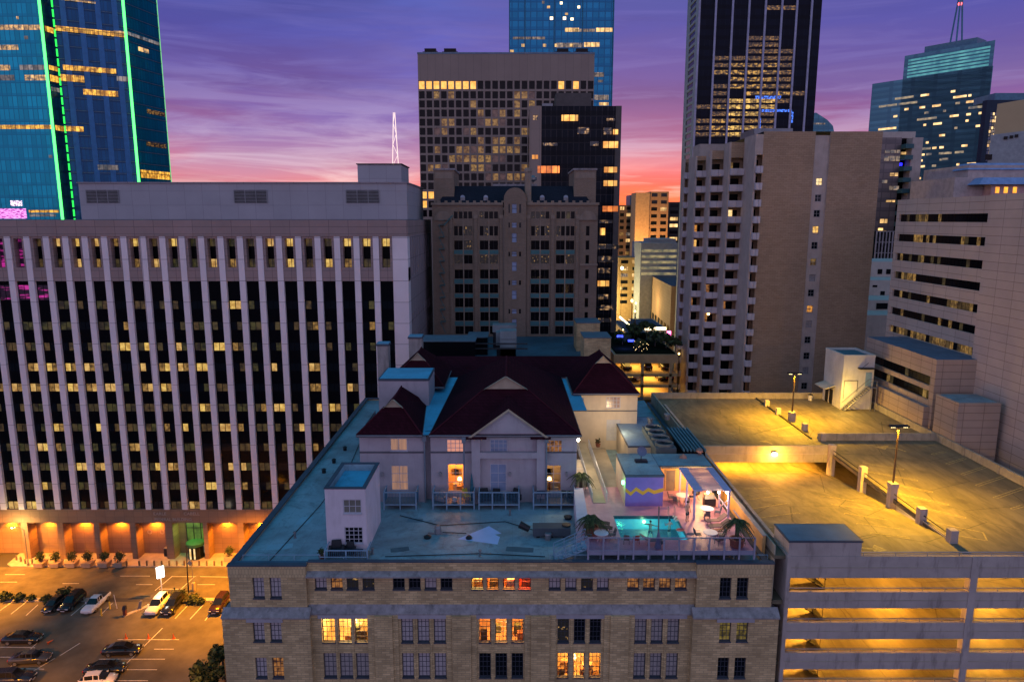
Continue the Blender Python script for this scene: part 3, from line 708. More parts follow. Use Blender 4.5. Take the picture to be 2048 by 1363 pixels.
    b = MB(); b.box((secs[-1][0] - .06) * S, (secs[-1][0] + .015) * S, -.3 * S, .3 * S, .4 * S, .52 * S, M_WHITEM); b.build('licence_plate', t_)
    return t_
def cp(u, v): q = at(u, v, Z=0); return Vector((q.x, q.y, .012))
BLK, NAV, SIL, WHT, DRD = (.012, .012, .014), (.012, .014, .03), (.35, .36, .38), (.72, .7, .72), (.03, .012, .012)
car('sedan', 'black sedan parked side-on at the left beside the fallen cone', 'black', BLK, cp(46, 1282), R(3))
car('sedan', 'dark grey sedan parked side-on nearer than the black sedan by the cone', 'grey', (.05, .05, .055), cp(62, 1322), R(6))
car('suv', 'dark car cut off at the bottom left corner of the lot', 'navy', NAV, cp(28, 1364), R(4))
car('sedan', 'glossy black sedan with orange glints, farthest of the stalls before the tree', 'black', BLK, cp(246, 1305), R(4))
car('sedan', 'black sedan parked between the glinting sedan and the white car', 'black', BLK, cp(212, 1343), R(6))
car('hatch', 'white car cut off by the bottom edge beside a black sedan', 'white', WHT, cp(197, 1366), R(9))
da = at(22, 1227, Z=0) - at(52, 1203, Z=0); ang = math.atan2(da.y, da.x)
car('hatch', 'small black hatchback at an angle against the kerb shrubs', 'black', BLK, cp(109, 1214), ang, 1.1)
car('suv', 'black sport utility car between the hatchback and the white pickup', 'black', BLK, cp(145, 1210), ang, 1.12)
car('pickup', 'white pickup truck parked nose in beside the yellow guard posts', 'white', WHT, cp(193, 1212), ang, 1.1)
car('suv', 'white sport utility car parked below the glowing sign', 'white', WHT, cp(316, 1216), ang, 1.12)
car('suv', 'black car half hidden by shrubs right of the white sport utility car', 'black', BLK, cp(347, 1216), ang, 1.1)
car('suv', 'dark red car beside the loft building wall', 'dark red', DRD, cp(440, 1214), ang, 1.1)
# ================================================================== BRICK LOFT BUILDING
YB = 53.0
M_BRICK = blocks('tan brick', (.66, .485, .26), (.43, .31, .16), (.36, .28, .17), .66, .2, .022, var=.35, bump=.4, vscale=.5)
M_BRICKD = blocks('tan brick edge', (.60, .45, .25), (.51, .375, .205), (.34, .26, .15), .26, .5, .02, var=.25, bump=.3, vscale=.5)
M_LEDGE = plain('weathered ledge', (.28, .255, .265), .7, var=.3, scale=1.5, grime=.75)
M_COPE = plain('dark coping', (.055, .07, .10), .6, var=.2)
def roofmat(name, c, dark, k=1.0):
    if name in MC: return MC[name]
    m, t, b = newmat(name)
    g = t.n('ShaderNodeNewGeometry')
    n1 = t.n('ShaderNodeTexNoise', Scale=.16 * k, Detail=7.0, Roughness=.68, Distortion=.6); t.l(g.outputs['Position'], n1.inputs['Vector'])
    n2 = t.n('ShaderNodeTexNoise', Scale=1.9 * k, Detail=5.0, Roughness=.7); t.l(g.outputs['Position'], n2.inputs['Vector'])
    n3 = t.n('ShaderNodeTexVoronoi', Scale=.22); t.l(g.outputs['Position'], n3.inputs['Vector'])
    col = t.mix(t.ramp(n1.outputs[0], [(.36, (0, 0, 0)), (.62, (1, 1, 1))]), dark, c)
    col = t.mix(t.math('MULTIPLY', t.ramp(n2.outputs[0], [(.55, (0, 0, 0)), (.75, (1, 1, 1))]), .55), col, tuple(x * .45 for x in dark))
    col = t.mix(t.math('MULTIPLY', n3.outputs['Distance'], .12), col, tuple(min(1, x * 1.6) for x in c))
    n4 = t.n('ShaderNodeTexNoise', Scale=.45 * k, Detail=8.0, Roughness=.75, Distortion=1.2); t.l(g.outputs['Position'], n4.inputs['Vector'])
    col = t.mix(t.math('MULTIPLY', t.ramp(n4.outputs[0], [(.55, (0, 0, 0)), (.60, (1, 1, 1))]), .45), col, tuple(x * .8 for x in dark))
    x = t.n('ShaderNodeSeparateXYZ'); t.l(g.outputs['Position'], x.inputs[0])
    sm = t.math('LESS_THAN', t.math('FRACT', t.math('DIVIDE', x.outputs[0], 3.05)), .02)
    col = t.mix(t.math('MULTIPLY', sm, .2), col, tuple(x_ * .5 for x_ in dark))
    t.l(col, b.inputs['Base Color']); b.inputs['Roughness'].default_value = .55; b.inputs['Specular IOR Level'].default_value = .35
    bp = t.n('ShaderNodeBump', Strength=.2, Distance=.05); t.l(n2.outputs[0], bp.inputs['Height']); t.l(bp.outputs[0], b.inputs['Normal'])
    MC[name] = m; return m
M_ROOF = roofmat('pale blue roof membrane', (.25, .39, .45), (.14, .18, .20))
M_ROOFB = roofmat('bright blue roof membrane', (.09, .44, .66), (.07, .31, .46))
ZR = 36.9
XL, XR, XL1, XR1 = -23.15, 21.31, -16.84, 15.1
loft_b = thing('loft_building', 'tan brick loft building with blue flat roof and rows of steel windows in the foreground', 'loft building', (0, YB, 0))
f1 = front(YB); f1c = front(YB + .35); f2 = front(YB - .55)
top4 = [(627, 651), (659, 683), (691, 715), (723, 747), (784, 808), (816, 840), (848, 872), (880, 904), (942, 966), (973, 997), (1006, 1030), (1037, 1062), (1098, 1122), (1131, 1154), (1163, 1187), (1195, 1219), (1256, 1280), (1288, 1312), (1320, 1344), (1352, 1376)]
X = lambda u, v=1168, y=YB: at(u, v, Y=y).x
# window specs: (frame, a0,a1,z0,z1, nx, ny, kind)
CURT = plain('drawn blind', (.42, .38, .40), .9, var=.12, scale=4); CURT2 = plain('drawn blind grey', (.32, .29, .29), .9, var=.15, scale=4)
RED = glow('lit room red', (1, .09, .02), 1.3, (.55, .05, .01), 1.6); ORG1 = glow('lit room orange', (1, .33, .05), 1.6, (.6, .12, .02), 2.2)
YEL = glow('lit room yellow', (1, .60, .14), 1.7, (.65, .27, .04), 1.5); YEL2 = glow('lit room gold', (1, .52, .11), 1.4, (.25, .09, .01), 2.3, 3, .4, .58)
AMBR = glow('lit room brown', (.55, .22, .06), .6, (.08, .03, .01), 2.2); SPK = glow('room with sparkles', (.9, .5, .15), .6, (.012, .01, .008), 2.2, 2, .62, .74)
GREENISH = glow('lit room olive', (.34, .24, .05), .5, (.07, .05, .012), 1.8)
wins = []
k4 = ['C', 'A', 'K', 'K', 'D', 'D', 'C', 'D', 'Y', 'O', 'O', 'R', 'C', 'C', 'S', 'C', 'B', 'B', 'B', 'B']
for (u0, u1), k in zip(top4, k4): wins.append((f1c, X(u0), X(u1), 34.99, 36.15, 3, 2, k))
row2 = [(640, 667), (673, 700), (706, 733), (800, 824), (833, 857), (866, 890), (957, 981), (990, 1014), (1023, 1047), (1116, 1139), (1149, 1172), (1181, 1204), (1272, 1296), (1305, 1329), (1338, 1362)]
k2 = ['Y', 'Y', 'Y', 'C', 'C', 'C', 'G', 'G', 'G', 'S', 'D', 'D', 'C2', 'C2', 'C2']; k3 = ['C2', 'C2', 'C2', 'C', 'C', 'C', 'D', 'D', 'D', 'G', 'G', 'Y', 'C2', 'C2', 'C2']
k5 = ['C', 'D', 'C', 'C', 'C', 'D', 'C', 'C', 'D', 'C2', 'D', 'C', 'D', 'C', 'C']
for (u0, u1), a, c, d in zip(row2, k2, k3, k5):
    x0, x1 = X(u0, 1260, YB - .55), X(u1, 1260, YB - .55)
    wins.append((f1, x0, x1, 30.42, 32.62, 3, 5, a)); wins.append((f1, x0, x1, 27.2, 29.45, 3, 5, c)); wins.append((f1, x0, x1, 23.9, 26.2, 3, 5, d))
for (u0, u1), ks in (((505, 528), 'CCCC'), ((539, 562), 'CCAC'), ((1440, 1463), 'DOLD'), ((1474, 1497), 'DOLD')):
    x0, x1 = X(u0), X(u1)
    kk = {'O': 'OL', 'L': 'D'}
    for (z0, z1, fr), k in zip(((34.4, 36.2, f1), (30.86, 32.62, f2), (27.55, 29.4, f2), (24.2, 26, f2)), ks): wins.append((fr, x0, x1, z0, z1, 3, 4, kk.get(k, k)))
holes1c = [w_[1:5] for w_ in wins if w_[0] is f1c]; holes1 = [w_[1:5] for w_ in wins if w_[0] is f1]; holes2 = [w_[1:5] for w_ in wins if w_[0] is f2]
b = MB()
b.wall(f1c, XL1, XR1, 33.6, 37.36, holes1c, .3, M_BRICK)                 # recessed top storey
b.wall(f1, XL, XL1, 33.6, 37.2, [h for h in holes1 if h[1] < XL1 and h[2] > 33], .3, M_BRICK)
b.wall(f1, XR1, XR, 33.6, 37.4, [h for h in holes1 if h[0] > XR1 and h[2] > 33], .3, M_BRICK)
b.fbox(f1, XL - .02, XL1 + .02, 36.25, 37.2, -.3, .05, M_BRICKD); b.fbox(f1, XR1 - .02, XR + .02, 36.35, 37.4, -.3, .05, M_BRICKD)
b.wall(f1, XL1, XR1, 0, 33.0, [h for h in holes1 if h[2] < 33], .3, M_BRICK)
b.wall(f2, XL - .55, XL1 + .3, 0, 33.0, [h for h in holes2 if h[1] < XL1], .3, M_BRICK)
b.wall(f2, XR1 - .3, XR + .5, 0, 33.0, [h for h in holes2 if h[0] > XR1], .3, M_BRICK)
for u0, u1 in ((751, 785), (906, 941), (1063, 1098), (1221, 1256)):            # piers between the triple bays
    b.fbox(f1, X(u0, 1260) - .04, X(u1, 1260) + .04, 0, 32.95, 0, .3, M_BRICK)
for u0, u1 in ((736, 751), (785, 797), (893, 906), (941, 953), (1050, 1063), (1098, 1112), (1208, 1221), (1256, 1268)):
    b.fbox(f1, X(u0, 1260), X(u1, 1260), 0, 32.95, 0, .14, M_BRICK)
for u in (670, 703, 828, 861, 985, 1018, 1144, 1176, 1300, 1333):              # slim mullion piers
    x = X(u, 1260, YB - .3); b.fbox(f1, x - .07, x + .07, 0, 32.9, -.02, .06, M_BRICK)
# sides and back
b.box(XL, XL + .4, YB + .4, 107.5, 0, 37.1, M_BRICK); b.box(XR - .6, XR - .25, YB + .4, 104, 0, 37.3, M_BRICK); b.box(XL + .4, XR - .6, 107.1, 107.5, 0, 37.1, M_BRICK)
b.box(XL - .55, XL - .02, YB - .54, 107.5, 0, 33.0, M_BRICK); b.box(XR + .02, XR + .5, YB - .54, 104, 0, 33.0, M_BRICK)
b.box(XL1 - .02, XL1 + .3, YB - .5, YB + .3, 0, 33, M_BRICK); b.box(XR1 - .3, XR1 + .02, YB - .5, YB + .3, 0, 33, M_BRICK)
b.box(XL1 - .3, XL1, YB + .01, YB + .34, 33.6, 37.2, M_BRICK); b.box(XR1, XR1 + .3, YB + .01, YB + .34, 33.6, 37.36, M_BRICK)
b.build('brick_wall', loft_b)
b = MB()   # sloping blue ledge between the storeys
def ledge(a0, a1, zb, zt, d0, d1, th=.12):
    P = f1.p
    b.hexa([P(a0, zb - th, d1), P(a1, zb - th, d1), P(a1, zb - th, d0), P(a0, zb - th, d0), P(a0, zb, d1), P(a1, zb, d1), P(a1, zt, d0), P(a0, zt, d0)], M_LEDGE)
ledge(XL1 + .02, XR1 - .02, 33.06, 33.66, -.36, .12); ledge(XL - .6, XL1 + .32, 33.04, 33.6, -.02, .68); ledge(XR1 - .32, XR + .55, 33.04, 33.6, -.02, .68)
b.box(XL - .62, XL - .01, YB + .02, 107, 33.01, 33.3, M_LEDGE); b.box(XR + .01, XR + .55, YB + .02, 104, 33.01, 33.3, M_LEDGE)
b.build('ledge', loft_b)
b = MB(); P = f1.p
b.hexa([P(XL1 + .01, 36.22, .12), P(XR1 - .01, 36.22, .12), P(XR1 - .01, 36.22, -.34), P(XL1 + .01, 36.22, -.34), P(XL1 + .01, 36.34, .12), P(XR1 - .01, 36.34, .12), P(XR1 - .01, 36.62, -.34), P(XL1 + .01, 36.62, -.34)], M_LEDGE); b.build('cornice', loft_b)
b = MB()  # coping
b.box(XL - .08, XL1 + .1, YB - .08, YB + .45, 37.2, 37.32, M_COPE); b.box(XL1 + .1, XR1 - .1, YB + .28, YB + .7, 37.36, 37.46, M_COPE); b.box(XR1 - .1, XR + .08, YB - .08, YB + .45, 37.4, 37.52, M_COPE)
b.box(XL - .08, XL + .5, YB + .45, 107.5, 37.1, 37.24, M_COPE); b.box(XL + .5, XR - .7, 107, 107.5, 37.1, 37.24, M_COPE); b.box(XR - .7, XR - .2, YB + .45, 104, 37.3, 37.42, M_COPE)
b.build('coping', loft_b)
b = MB(); b.face([(XL + .35, YB + .4, ZR), (XR - .5, YB + .4, ZR), (XR - .5, 107.2, ZR), (XL + .35, 107.2, ZR)], M_ROOF)
b.box(XL + .4, XR - .6, YB + .36, YB + .75, ZR - .2, 37.3, plain('parapet back', (.05, .12, .18), .7)); b.build('roof', loft_b)
for u0, u1, ff in ((636, 745, f1), (793, 902, f1), (952, 1062, f1), (1108, 1218, f1), (1264, 1374, f1), (498, 570, f2), (1430, 1504, f2)): MB().fbox(ff, X(u0, 1230), X(u1, 1230), 32.62, 32.94, 0, .12, plain('pale lintel', (.34, .32, .36), .8)).build('lintel', loft_b)
MM = plain('steel window bar', (.05, .055, .08), .5); MSILL = plain('slate sill', (.06, .065, .085), .6)
MK = {'C': CURT, 'C2': CURT2, 'D': GL_DARK, 'Y': YEL, 'O': ORG1, 'R': RED, 'A': AMBR, 'K': SPK, 'S': SPK, 'B': AMBR, 'G': YEL2, 'OL': GREENISH, 'L': GREENISH}
def paneclear():
    if 'paneclear' in MC: return MC['paneclear']
    m, t, b = newmat('clear window glass'); tr = t.n('ShaderNodeBsdfTransparent'); tr.inputs[0].default_value = (.92, .9, .86, 1); gl = t.n('ShaderNodeBsdfGlossy'); gl.inputs['Roughness'].default_value = .05
    mx = t.n('ShaderNodeMixShader'); mx.inputs[0].default_value = .04; t.l(tr.outputs[0], mx.inputs[1]); t.l(gl.outputs[0], mx.inputs[2]); t.l(mx.outputs[0], m.node_tree.nodes['Material Output'].inputs[0]); MC['paneclear'] = m; return m
def room(parent, fr, a0, a1, z0, z1, dep, wallc, lc, pw, seed, d0=-.32):
    """a lit room behind a group of windows: shell, furniture, lamp"""
    rd = random.Random(seed); n_ = 'room paint %d' % seed; wm = plain(n_, wallc, .9, var=.1); b = MB(); P = fr.p; zf = z0 - .7; zc = z1 + .25; a0 -= .25; a1 += .25; e = d0 - dep
    b.face([P(a0, zf, d0), P(a1, zf, d0), P(a1, zf, e), P(a0, zf, e)], plain('room floor', (.42, .26, .13), .5)); b.face([P(a0, zc, d0), P(a1, zc, d0), P(a1, zc, e), P(a0, zc, e)], wm)
    b.face([P(a0, zf, e), P(a1, zf, e), P(a1, zc, e), P(a0, zc, e)], wm)
    for a in (a0, a1): b.face([P(a, zf, d0), P(a, zf, e), P(a, zc, e), P(a, zc, d0)], wm)
    r = b.build('room_shell', parent); b = MB(); W_ = a1 - a0
    for k in range(int(2 + W_ * .6)):
        a = a0 + .3 + rd.random() * (W_ - 1.0); w_ = rd.uniform(.4, 1.1); h_ = rd.uniform(.5, 1.5); dd = d0 - rd.uniform(.3, dep - .7); c_ = rd.choice([(.40, .22, .10), (.12, .07, .03), (.45, .32, .2), (.5, .45, .38), (.10, .12, .06), (.30, .12, .06)])
        b.fbox(fr, a, a + w_, zf, zf + h_, dd - .5, dd, plain('furniture %d%d%d' % tuple(int(q * 99) for q in c_), c_, .7))
    for k in range(2): a = a0 + .3 + rd.random() * (W_ - 1.2); b.fbox(fr, a, a + rd.uniform(.5, .9), zf + 1.4, zf + 2.1, e + .02, e + .06, plain('picture', (.12, .08, .05), .5))
    b.build('furniture', r); b = MB(); q = P(a0 + W_ * rd.uniform(.3, .7), zf + 1.25, d0 - dep * .6); b.lathe(q, [(.14, .05), (.24, 0), (.16, .3)], glow('table lamp shade', (1, .7, .3), 5), 10); b.lathe((q[0], q[1], zf), [(.12, 0), (.04, .1), (.03, 1.3)], M_DKMET, 6); b.build('table_lamp', r)
    lamp('POINT', 'room light', P((a0 + a1) / 2, zc - .25, d0 - dep * .5), pw, lc, .3)
def window(parent, fr, a0, a1, z0, z1, nx, ny, kind, rec=.26, bw=.035, mm=None, mk=MK, sill=True, msill=None, name='window', edge=.06):
    mm = mm or MM
    b = MB()
    b.fbox(fr, a0, a0 + edge, z0, z1, -rec, -rec + .08, mm); b.fbox(fr, a1 - edge, a1, z0, z1, -rec, -rec + .08, mm)
    b.fbox(fr, a0 + edge, a1 - edge, z0, z0 + edge, -rec, -rec + .08, mm); b.fbox(fr, a0 + edge, a1 - edge, z1 - edge, z1, -rec, -rec + .08, mm)
    for i in range(1, nx):
        x = a0 + (a1 - a0) * i / nx; b.fbox(fr, x - bw / 2, x + bw / 2, z0 + edge, z1 - edge, -rec + .01, -rec + .06, mm)
    for i in range(1, ny):
        z = z0 + (z1 - z0) * i / ny; b.fbox(fr, a0 + edge, a1 - edge, z - bw / 2, z + bw / 2, -rec + .015, -rec + .055, mm)
    w_ = b.build(name, parent)
    m = mk[kind] if isinstance(kind, str) else kind
    b = MB(); b.fquad(fr, a0 + .03, a1 - .03, z0 + .03, z1 - .03, -rec + .03, m); b.build('pane', w_)
    if sill:
        b = MB(); b.fbox(fr, a0 - .02, a1 + .02, z0 - .1, z0 + .012, -rec, .07, msill or MSILL); b.build('sill', w_)
    return w_
MK['Y'] = MK['O'] = MK['R'] = MK['G'] = paneclear()
for fr, a0, a1, z0, z1, nx, ny, k in wins: window(loft_b, fr, a0, a1, z0, z1, nx, ny, k)
WR = lambda i, j, f=f1c: (min(wins[q][1] for q in range(i, j)), max(wins[q][2] for q in range(i, j)), wins[i][3], wins[i][4])
for i, wc, lc, pw in ((8, (.75, .6, .3), (1, .66, .2), 300), (9, (.75, .35, .15), (1, .36, .06), 420), (10, (.8, .42, .2), (1, .38, .08), 420), (11, (.8, .12, .06), (1, .16, .03), 600)): room(loft_b, f1c, *WR(i, i + 1), 2.2, wc, lc, pw, i)
room(loft_b, f1, *WR(20, 21)[:1], wins[26][2], 30.42, 32.62, 3.0, (.8, .62, .35), (1, .62, .2), 1100, 40)
room(loft_b, f1, wins[38][1], wins[44][2], 30.42, 32.62, 3.0, (.55, .32, .16), (1, .5, .14), 900, 41)
room(loft_b, f1, wins[48][1], wins[54][2], 27.2, 29.45, 2.6, (.7, .48, .25), (1, .54, .14), 900, 42)

# ================================================================== ROOFTOP HOUSE
M_STUC = plain('grey stucco', (.40, .36, .40), .9, var=.1, scale=.6, grime=.25, bump=.1)
M_CREAM = plain('cream stucco', (.58, .48, .36), .9, var=.1, scale=.5, grime=.15, bump=.1)
M_TRIMB = plain('stucco band', (.10, .10, .12), .8)
M_MAROON = blocks('maroon shingles', (.046, .008, .015), (.034, .006, .011), (.02, .004, .007), .35, .22, .012, .95, var=.3, bump=.25, spec=.05)
M_WOODT = plain('beige barge board', (.40, .33, .24), .7)
M_WWIN = plain('white window frame', (.45, .45, .52), .6)
house = thing('rooftop_house', 'grey stucco house with steep maroon hipped roofs standing on the blue roof', 'house', (0, 66.3, ZR))
YH, ZE, ZRG = 66.9, 44.1, 48.56
fh = front(YH); hx = lambda u, v=940, y=YH: at(u, v, Y=y).x
HWIN = []
M_LAV = plain('lavender blind', (.22, .28, .42), .9); PINK = glow('pink lit blind', (1, .42, .3), .62, (.8, .32, .24), 1.0)
PEACH = glow('peach lit curtain', (.9, .46, .28), .42, (.32, .2, .2), 1.0, 2, .3, .75, (2.4, 1, .25)); BLUEB = plain('blue blind', (.08, .30, .48), .8)
hw = [  # u0,u1,v0,v1,nx,ny,mat
    (780, 815, 876, 901, 2, 1, PEACH), (893, 928, 878, 904, 4, 3, PINK), (980, 1015, 878, 904, 4, 3, M_LAV), (1092, 1125, 879, 904, 4, 2, AMBR),
    (782, 817, 930, 980, 2, 3, PEACH), (895, 928, 927, 982, 2, 3, paneclear()), (980, 1013, 927, 982, 2, 3, M_LAV), (1091, 1123, 929, 982, 2, 3, paneclear())]
for u0, u1, v0, v1, nx, ny, m in hw:
    z0, z1 = at(900, v1, Y=YH).z, at(900, v0, Y=YH).z
    HWIN.append((hx(u0, (v0 + v1) / 2), hx(u1, (v0 + v1) / 2), z0, z1, nx, ny, m))
xa, xb, xc, xd = hx(721), hx(850), hx(862), hx(1153)
bx0, bx1 = hx(944), hx(1090)
b = MB()
hl = [h[:4] for h in HWIN]
b.wall(fh, xa, xb, ZR, 44.1, [h for h in hl if h[1] < xb], .15, M_STUC)
b.wall(fh, xc, bx0, ZR, 44.1, [h for h in hl if xc < h[0] and h[1] < bx0], .15, M_STUC)
b.wall(fh, bx1, xd, ZR, 44.1, [h for h in hl if h[0] > bx1], .15, M_STUC)
b.wall(fh, bx0, bx1, ZR, 44.1, [h for h in hl if h[0] > bx0 and h[1] < bx1], .15, M_STUC)
fp = front(YH - .5)                                                            # shallow porch frame round the middle bay
b.fbox(fp, bx0, bx0 + .85, ZR, 44.05, -.5, 0, M_STUC); b.fbox(fp, bx1 - .85, bx1, ZR, 44.05, -.5, 0, M_STUC); b.fbox(fp, bx0 + .85, bx1 - .85, 41.66, 42.25, -.49, 0, M_STUC)
b.box(xb, xc, YH + .8, YH + 1, ZR, 44.05, M_STUC)
b.fquad(left(xa), YH, 75.4, ZR, 44.1, 0, M_STUC); b.fquad(right(xd), YH, 86, ZR, 44.1, 0, M_STUC); b.fquad(right(xb), YH, YH + 1, ZR, 44.05, 0, M_STUC); b.fquad(left(xc), YH, YH + 1, ZR, 44.05, 0, M_STUC)
# gable over the middle bay
gx = (bx0 + bx1) / 2; gz = 46.5
b.face([(bx0, YH - .5, 44.05), (bx1, YH - .5, 44.05), (gx, YH - .5, gz)], M_STUC)
b.face([(bx0, YH - .45, 44.05), (bx1, YH - .45, 44.05), (bx1, YH, 44.05), (bx0, YH, 44.05)], M_STUC)
b.build('wall', house)
for a0, a1 in ((xa, xb), (xc, bx0), (bx1, xd)):
    b = MB(); b.fbox(fh, a0, a1, 42.06, 42.22, 0, .08, M_TRIMB); b.build('string_course', house)
b = MB()
for u in (779, 815, 893, 980): pass
room(house, fh, *HWIN[5][:4], 2.6, (.8, .5, .25), (1, .42, .08), 420, 60, -.17); room(house, fh, *HWIN[7][:4], 2.6, (.5, .4, .3), (1, .62, .25), 60, 61, -.17)
for (a0, a1, z0, z1, nx, ny, m) in HWIN: window(house, fh, a0, a1, z0, z1, nx, ny, m, rec=.12, bw=.05, mm=M_WWIN, sill=z1 - z0 < 2, msill=M_WWIN, name='window' if z1 - z0 < 2 else 'french_door', edge=.08)
def dutch(name, x0, x1, y0, y1, ze, zr, yg, zg, yback, mat=M_MAROON, parent=house, ye=None, xb=None):
    """hipped roof with a small gable (gablet) in the front slope; ridge runs away from the street"""
    xm = (x0 + x1) / 2; k = (zr - zg) / (zr - ze); w2 = (x1 - x0) / 2 * k
    b = MB(); A, B = (x0, y0, ze), (x1, y0, ze)
    G0, G1, T = (xm - w2, yg, zg), (xm + w2, yg, zg), (xm, yg - .25, zr)
    Rb = (xm, yback, zr)
    b.face([A, B, G1, G0], mat)
    ye_ = ye or yback + 5.5; q0, q1 = xb or (x0, x1); b.face([A, G0, T, Rb, (q0, ye_, ze)], mat); b.face([B, (q1, ye_, ze), Rb, T, G1], mat); b.face([(q0, ye_, ze), Rb, (q1, ye_, ze)], mat)
    b.box(x0, x1, y0 - .05, y0 + .05, ze - .22, ze + .01, M_TRIMB); b.bar((x0, y0, ze - .1), (q0, ye_, ze - .1), .1, M_TRIMB, 5); b.bar((x1, y0, ze - .1), (q1, ye_, ze - .1), .1, M_TRIMB, 5)
    b.face([(x0, y0, ze - .2), (x1, y0, ze - .2), (q1, ye_, ze - .2), (q0, ye_, ze - .2)], M_TRIMB)
    CAPM = plain('ridge cap', (.06, .012, .02), .9, spec=.05)
    for p_, q_ in ((A, G0), (B, G1), (T, Rb)): b.bar((p_[0], p_[1], p_[2] + .03), (q_[0], q_[1], q_[2] + .03), .09, CAPM, 5)
    b.bar((x0, y0 - .1, ze - .06), (x1, y0 - .1, ze - .06), .09, plain('gutter', (.16, .15, .17), .5), 6)
    r = b.build(name, parent)
    b = MB(); b.face([(xm - w2, yg - .06, zg), (xm + w2, yg - .06, zg), (xm, yg - .06, zr - .05)], M_WOODT)
    for s in (-1, 1): b.hexa([(xm + s * (w2 + .12), yg - .3, zg - .06), (xm + s * w2, yg - .3, zg + .0), (xm + s * w2, yg, zg), (xm + s * (w2 + .12), yg, zg - .06), (xm, yg - .3, zr - .02), (xm, yg - .3, zr + .06), (xm, yg, zr + .06), (xm, yg, zr - .02)], M_WOODT)
    b.build('gablet', r); return r
dutch('hip_roof', hx(860, 868), hx(1161, 868), 66.25, 84, ZE, ZRG, 72.7, 47.2, 83.8, ye=92, xb=(hx(860, 868) + .9, hx(1161, 868) - .2))
dutch('hip_roof', hx(716, 868), hx(846, 868), 66.25, 79, ZE, 47.04, 69.0, 46.2, 74.5, ye=79, xb=(hx(716, 868) + 1, hx(846, 868) - 1.1))
# cross roof at the rear
b = MB(); yr = 97.0; zr_ = 46.0
b.face([(-13.4, 92, 44.1), (12.2, 92, 44.1), (12.2, yr, zr_), (-13.4, yr, zr_)], M_MAROON); b.face([(-13.4, yr, zr_), (12.2, yr, zr_), (12.2, 102, 44.1), (-13.4, 102, 44.1)], M_MAROON)
b.box(-13.2, 12, 92.3, 101.7, ZR, 44.0, M_STUC); b.build('cross_roof', house)
dutch('hip_roof', at(1146, 787, Y=82.7).x, at(1279, 787, Y=82.7).x, 82.7, 94, 44.16, 48.1, 86.3, 47.2, 90.6)
dutch('hip_roof', at(770, 740, Y=83.8).x, at(888, 740, Y=83.8).x, 83.8, 95, 44.7, 48.35, 87, 47.4, 91)
# gable roof over the middle bay
b = MB(); yf_, yk = YH - .85, 71.6
for s, xe in ((-1, bx0 - .45), (1, bx1 + .45)):
    ze_ = 43.8
    P = [(xe, yf_, ze_), (gx, yf_, gz + .3), (gx, yk, gz + .3), (xe, 67.2, ze_)]
    b.face(P, M_MAROON); b.face([(x, y, z - .18) for x, y, z in P], M_TRIMB)
    b.face([(xe, yf_, ze_ - .24), (gx, yf_, gz + .06), (gx, yf_, gz + .31), (xe, yf_, ze_ + .01)], M_WOODT)
r = b.build('gable_roof', house)
b = MB()
for x0, x1 in ((bx0 - .5, bx0 + 1.5), (bx1 - 1.5, bx1 + .5)): b.hexa([(x0, YH - .95, 43.75), (x1, YH - .95, 43.75), (x1, YH - .4, 43.75), (x0, YH - .4, 43.75), (x0, YH - .95, 43.83), (x1, YH - .95, 43.83), (x1, YH - .5, 44.15), (x0, YH - .5, 44.15)], M_MAROON)
b.build('eave_return', house)
# flat blue valleys
b = MB(); zv = 44.05
xl_ = hx(857, 868); b.face([(xl_ - .85, 66.5, zv), (xl_ + .4, 66.5, zv), (xl_ + 1.4, 92, zv), (xl_ - 3.2, 92, zv)], M_ROOFB); b.build('flat_roof', house); b = MB()
b.face([(6.0, 76, 43.9), (8.4, 76, 43.9), (8.4, 92, 43.9), (6.0, 92, 43.9)], M_ROOFB)
b.build('flat_roof', house)
# gutters, downpipes
for u in (850, 929, 1092):
    x = hx(u, 930); b = MB(); b.bar((x, YH - .12 if u == 850 else YH - .6, ZR), (x, YH - .12 if u == 850 else YH - .6, 43.6), .09, plain('downpipe', (.16, .20, .25), .5), 8)
    y_ = YH - .12 if u == 850 else YH - .6
    b.box(x - .2, x + .2, y_ - .2, y_ + .2, 43.35, 43.95, plain('downpipe', (.16, .20, .25), .5)); b.build('downpipe', house)
# right cream wing
fc = front(83.1); cx0, cx1 = at(1143, 800, Y=83.1).x, at(1275, 800, Y=83.1).x
cw = [(1155, 1168, 794, 815, 1, 3, M_LAV), (1212, 1241, 793, 816, 4, 3, PEACH), (1213, 1240, 839, 880, 2, 6, plain('white blind', (.5, .5, .5), .9))]
cwin = [(at(u0, (v0 + v1) / 2, Y=83.1).x, at(u1, (v0 + v1) / 2, Y=83.1).x, at(1200, v1, Y=83.1).z, at(1200, v0, Y=83.1).z, nx, ny, m) for u0, u1, v0, v1, nx, ny, m in cw]
b = MB(); b.wall(fc, cx0, cx1, ZR, 44.16, [c[:4] for c in cwin], .15, M_CREAM); b.fquad(right(cx1), 83.1, 94, ZR, 44.16, 0, M_CREAM); b.fquad(left(cx0), 83.1, 94, ZR, 44.16, 0, M_CREAM); b.build('wing_wall', house)
for c in cwin: window(house, fc, *c, rec=.12, bw=.05, mm=M_WWIN, sill=False, name='window' if c[3] - c[2] < 2 else 'french_door', edge=.08)
b = MB(); z_ = at(1200, 821, Y=83.1).z; b.fbox(fc, cx0, cx1, z_ - .06, z_ + .06, 0, .07, M_TRIMB); b.build('string_course', house)
for u in (765, 881, 1020, 1133):
    p = at(u, 947, Y=YH); b = MB(); b.fbox(fh, p.x - .1, p.x + .1, p.z - .22, p.z + .22, 0, .2, plain('lantern', (.25, .24, .26), .6)); b.build('wall_lantern', house)
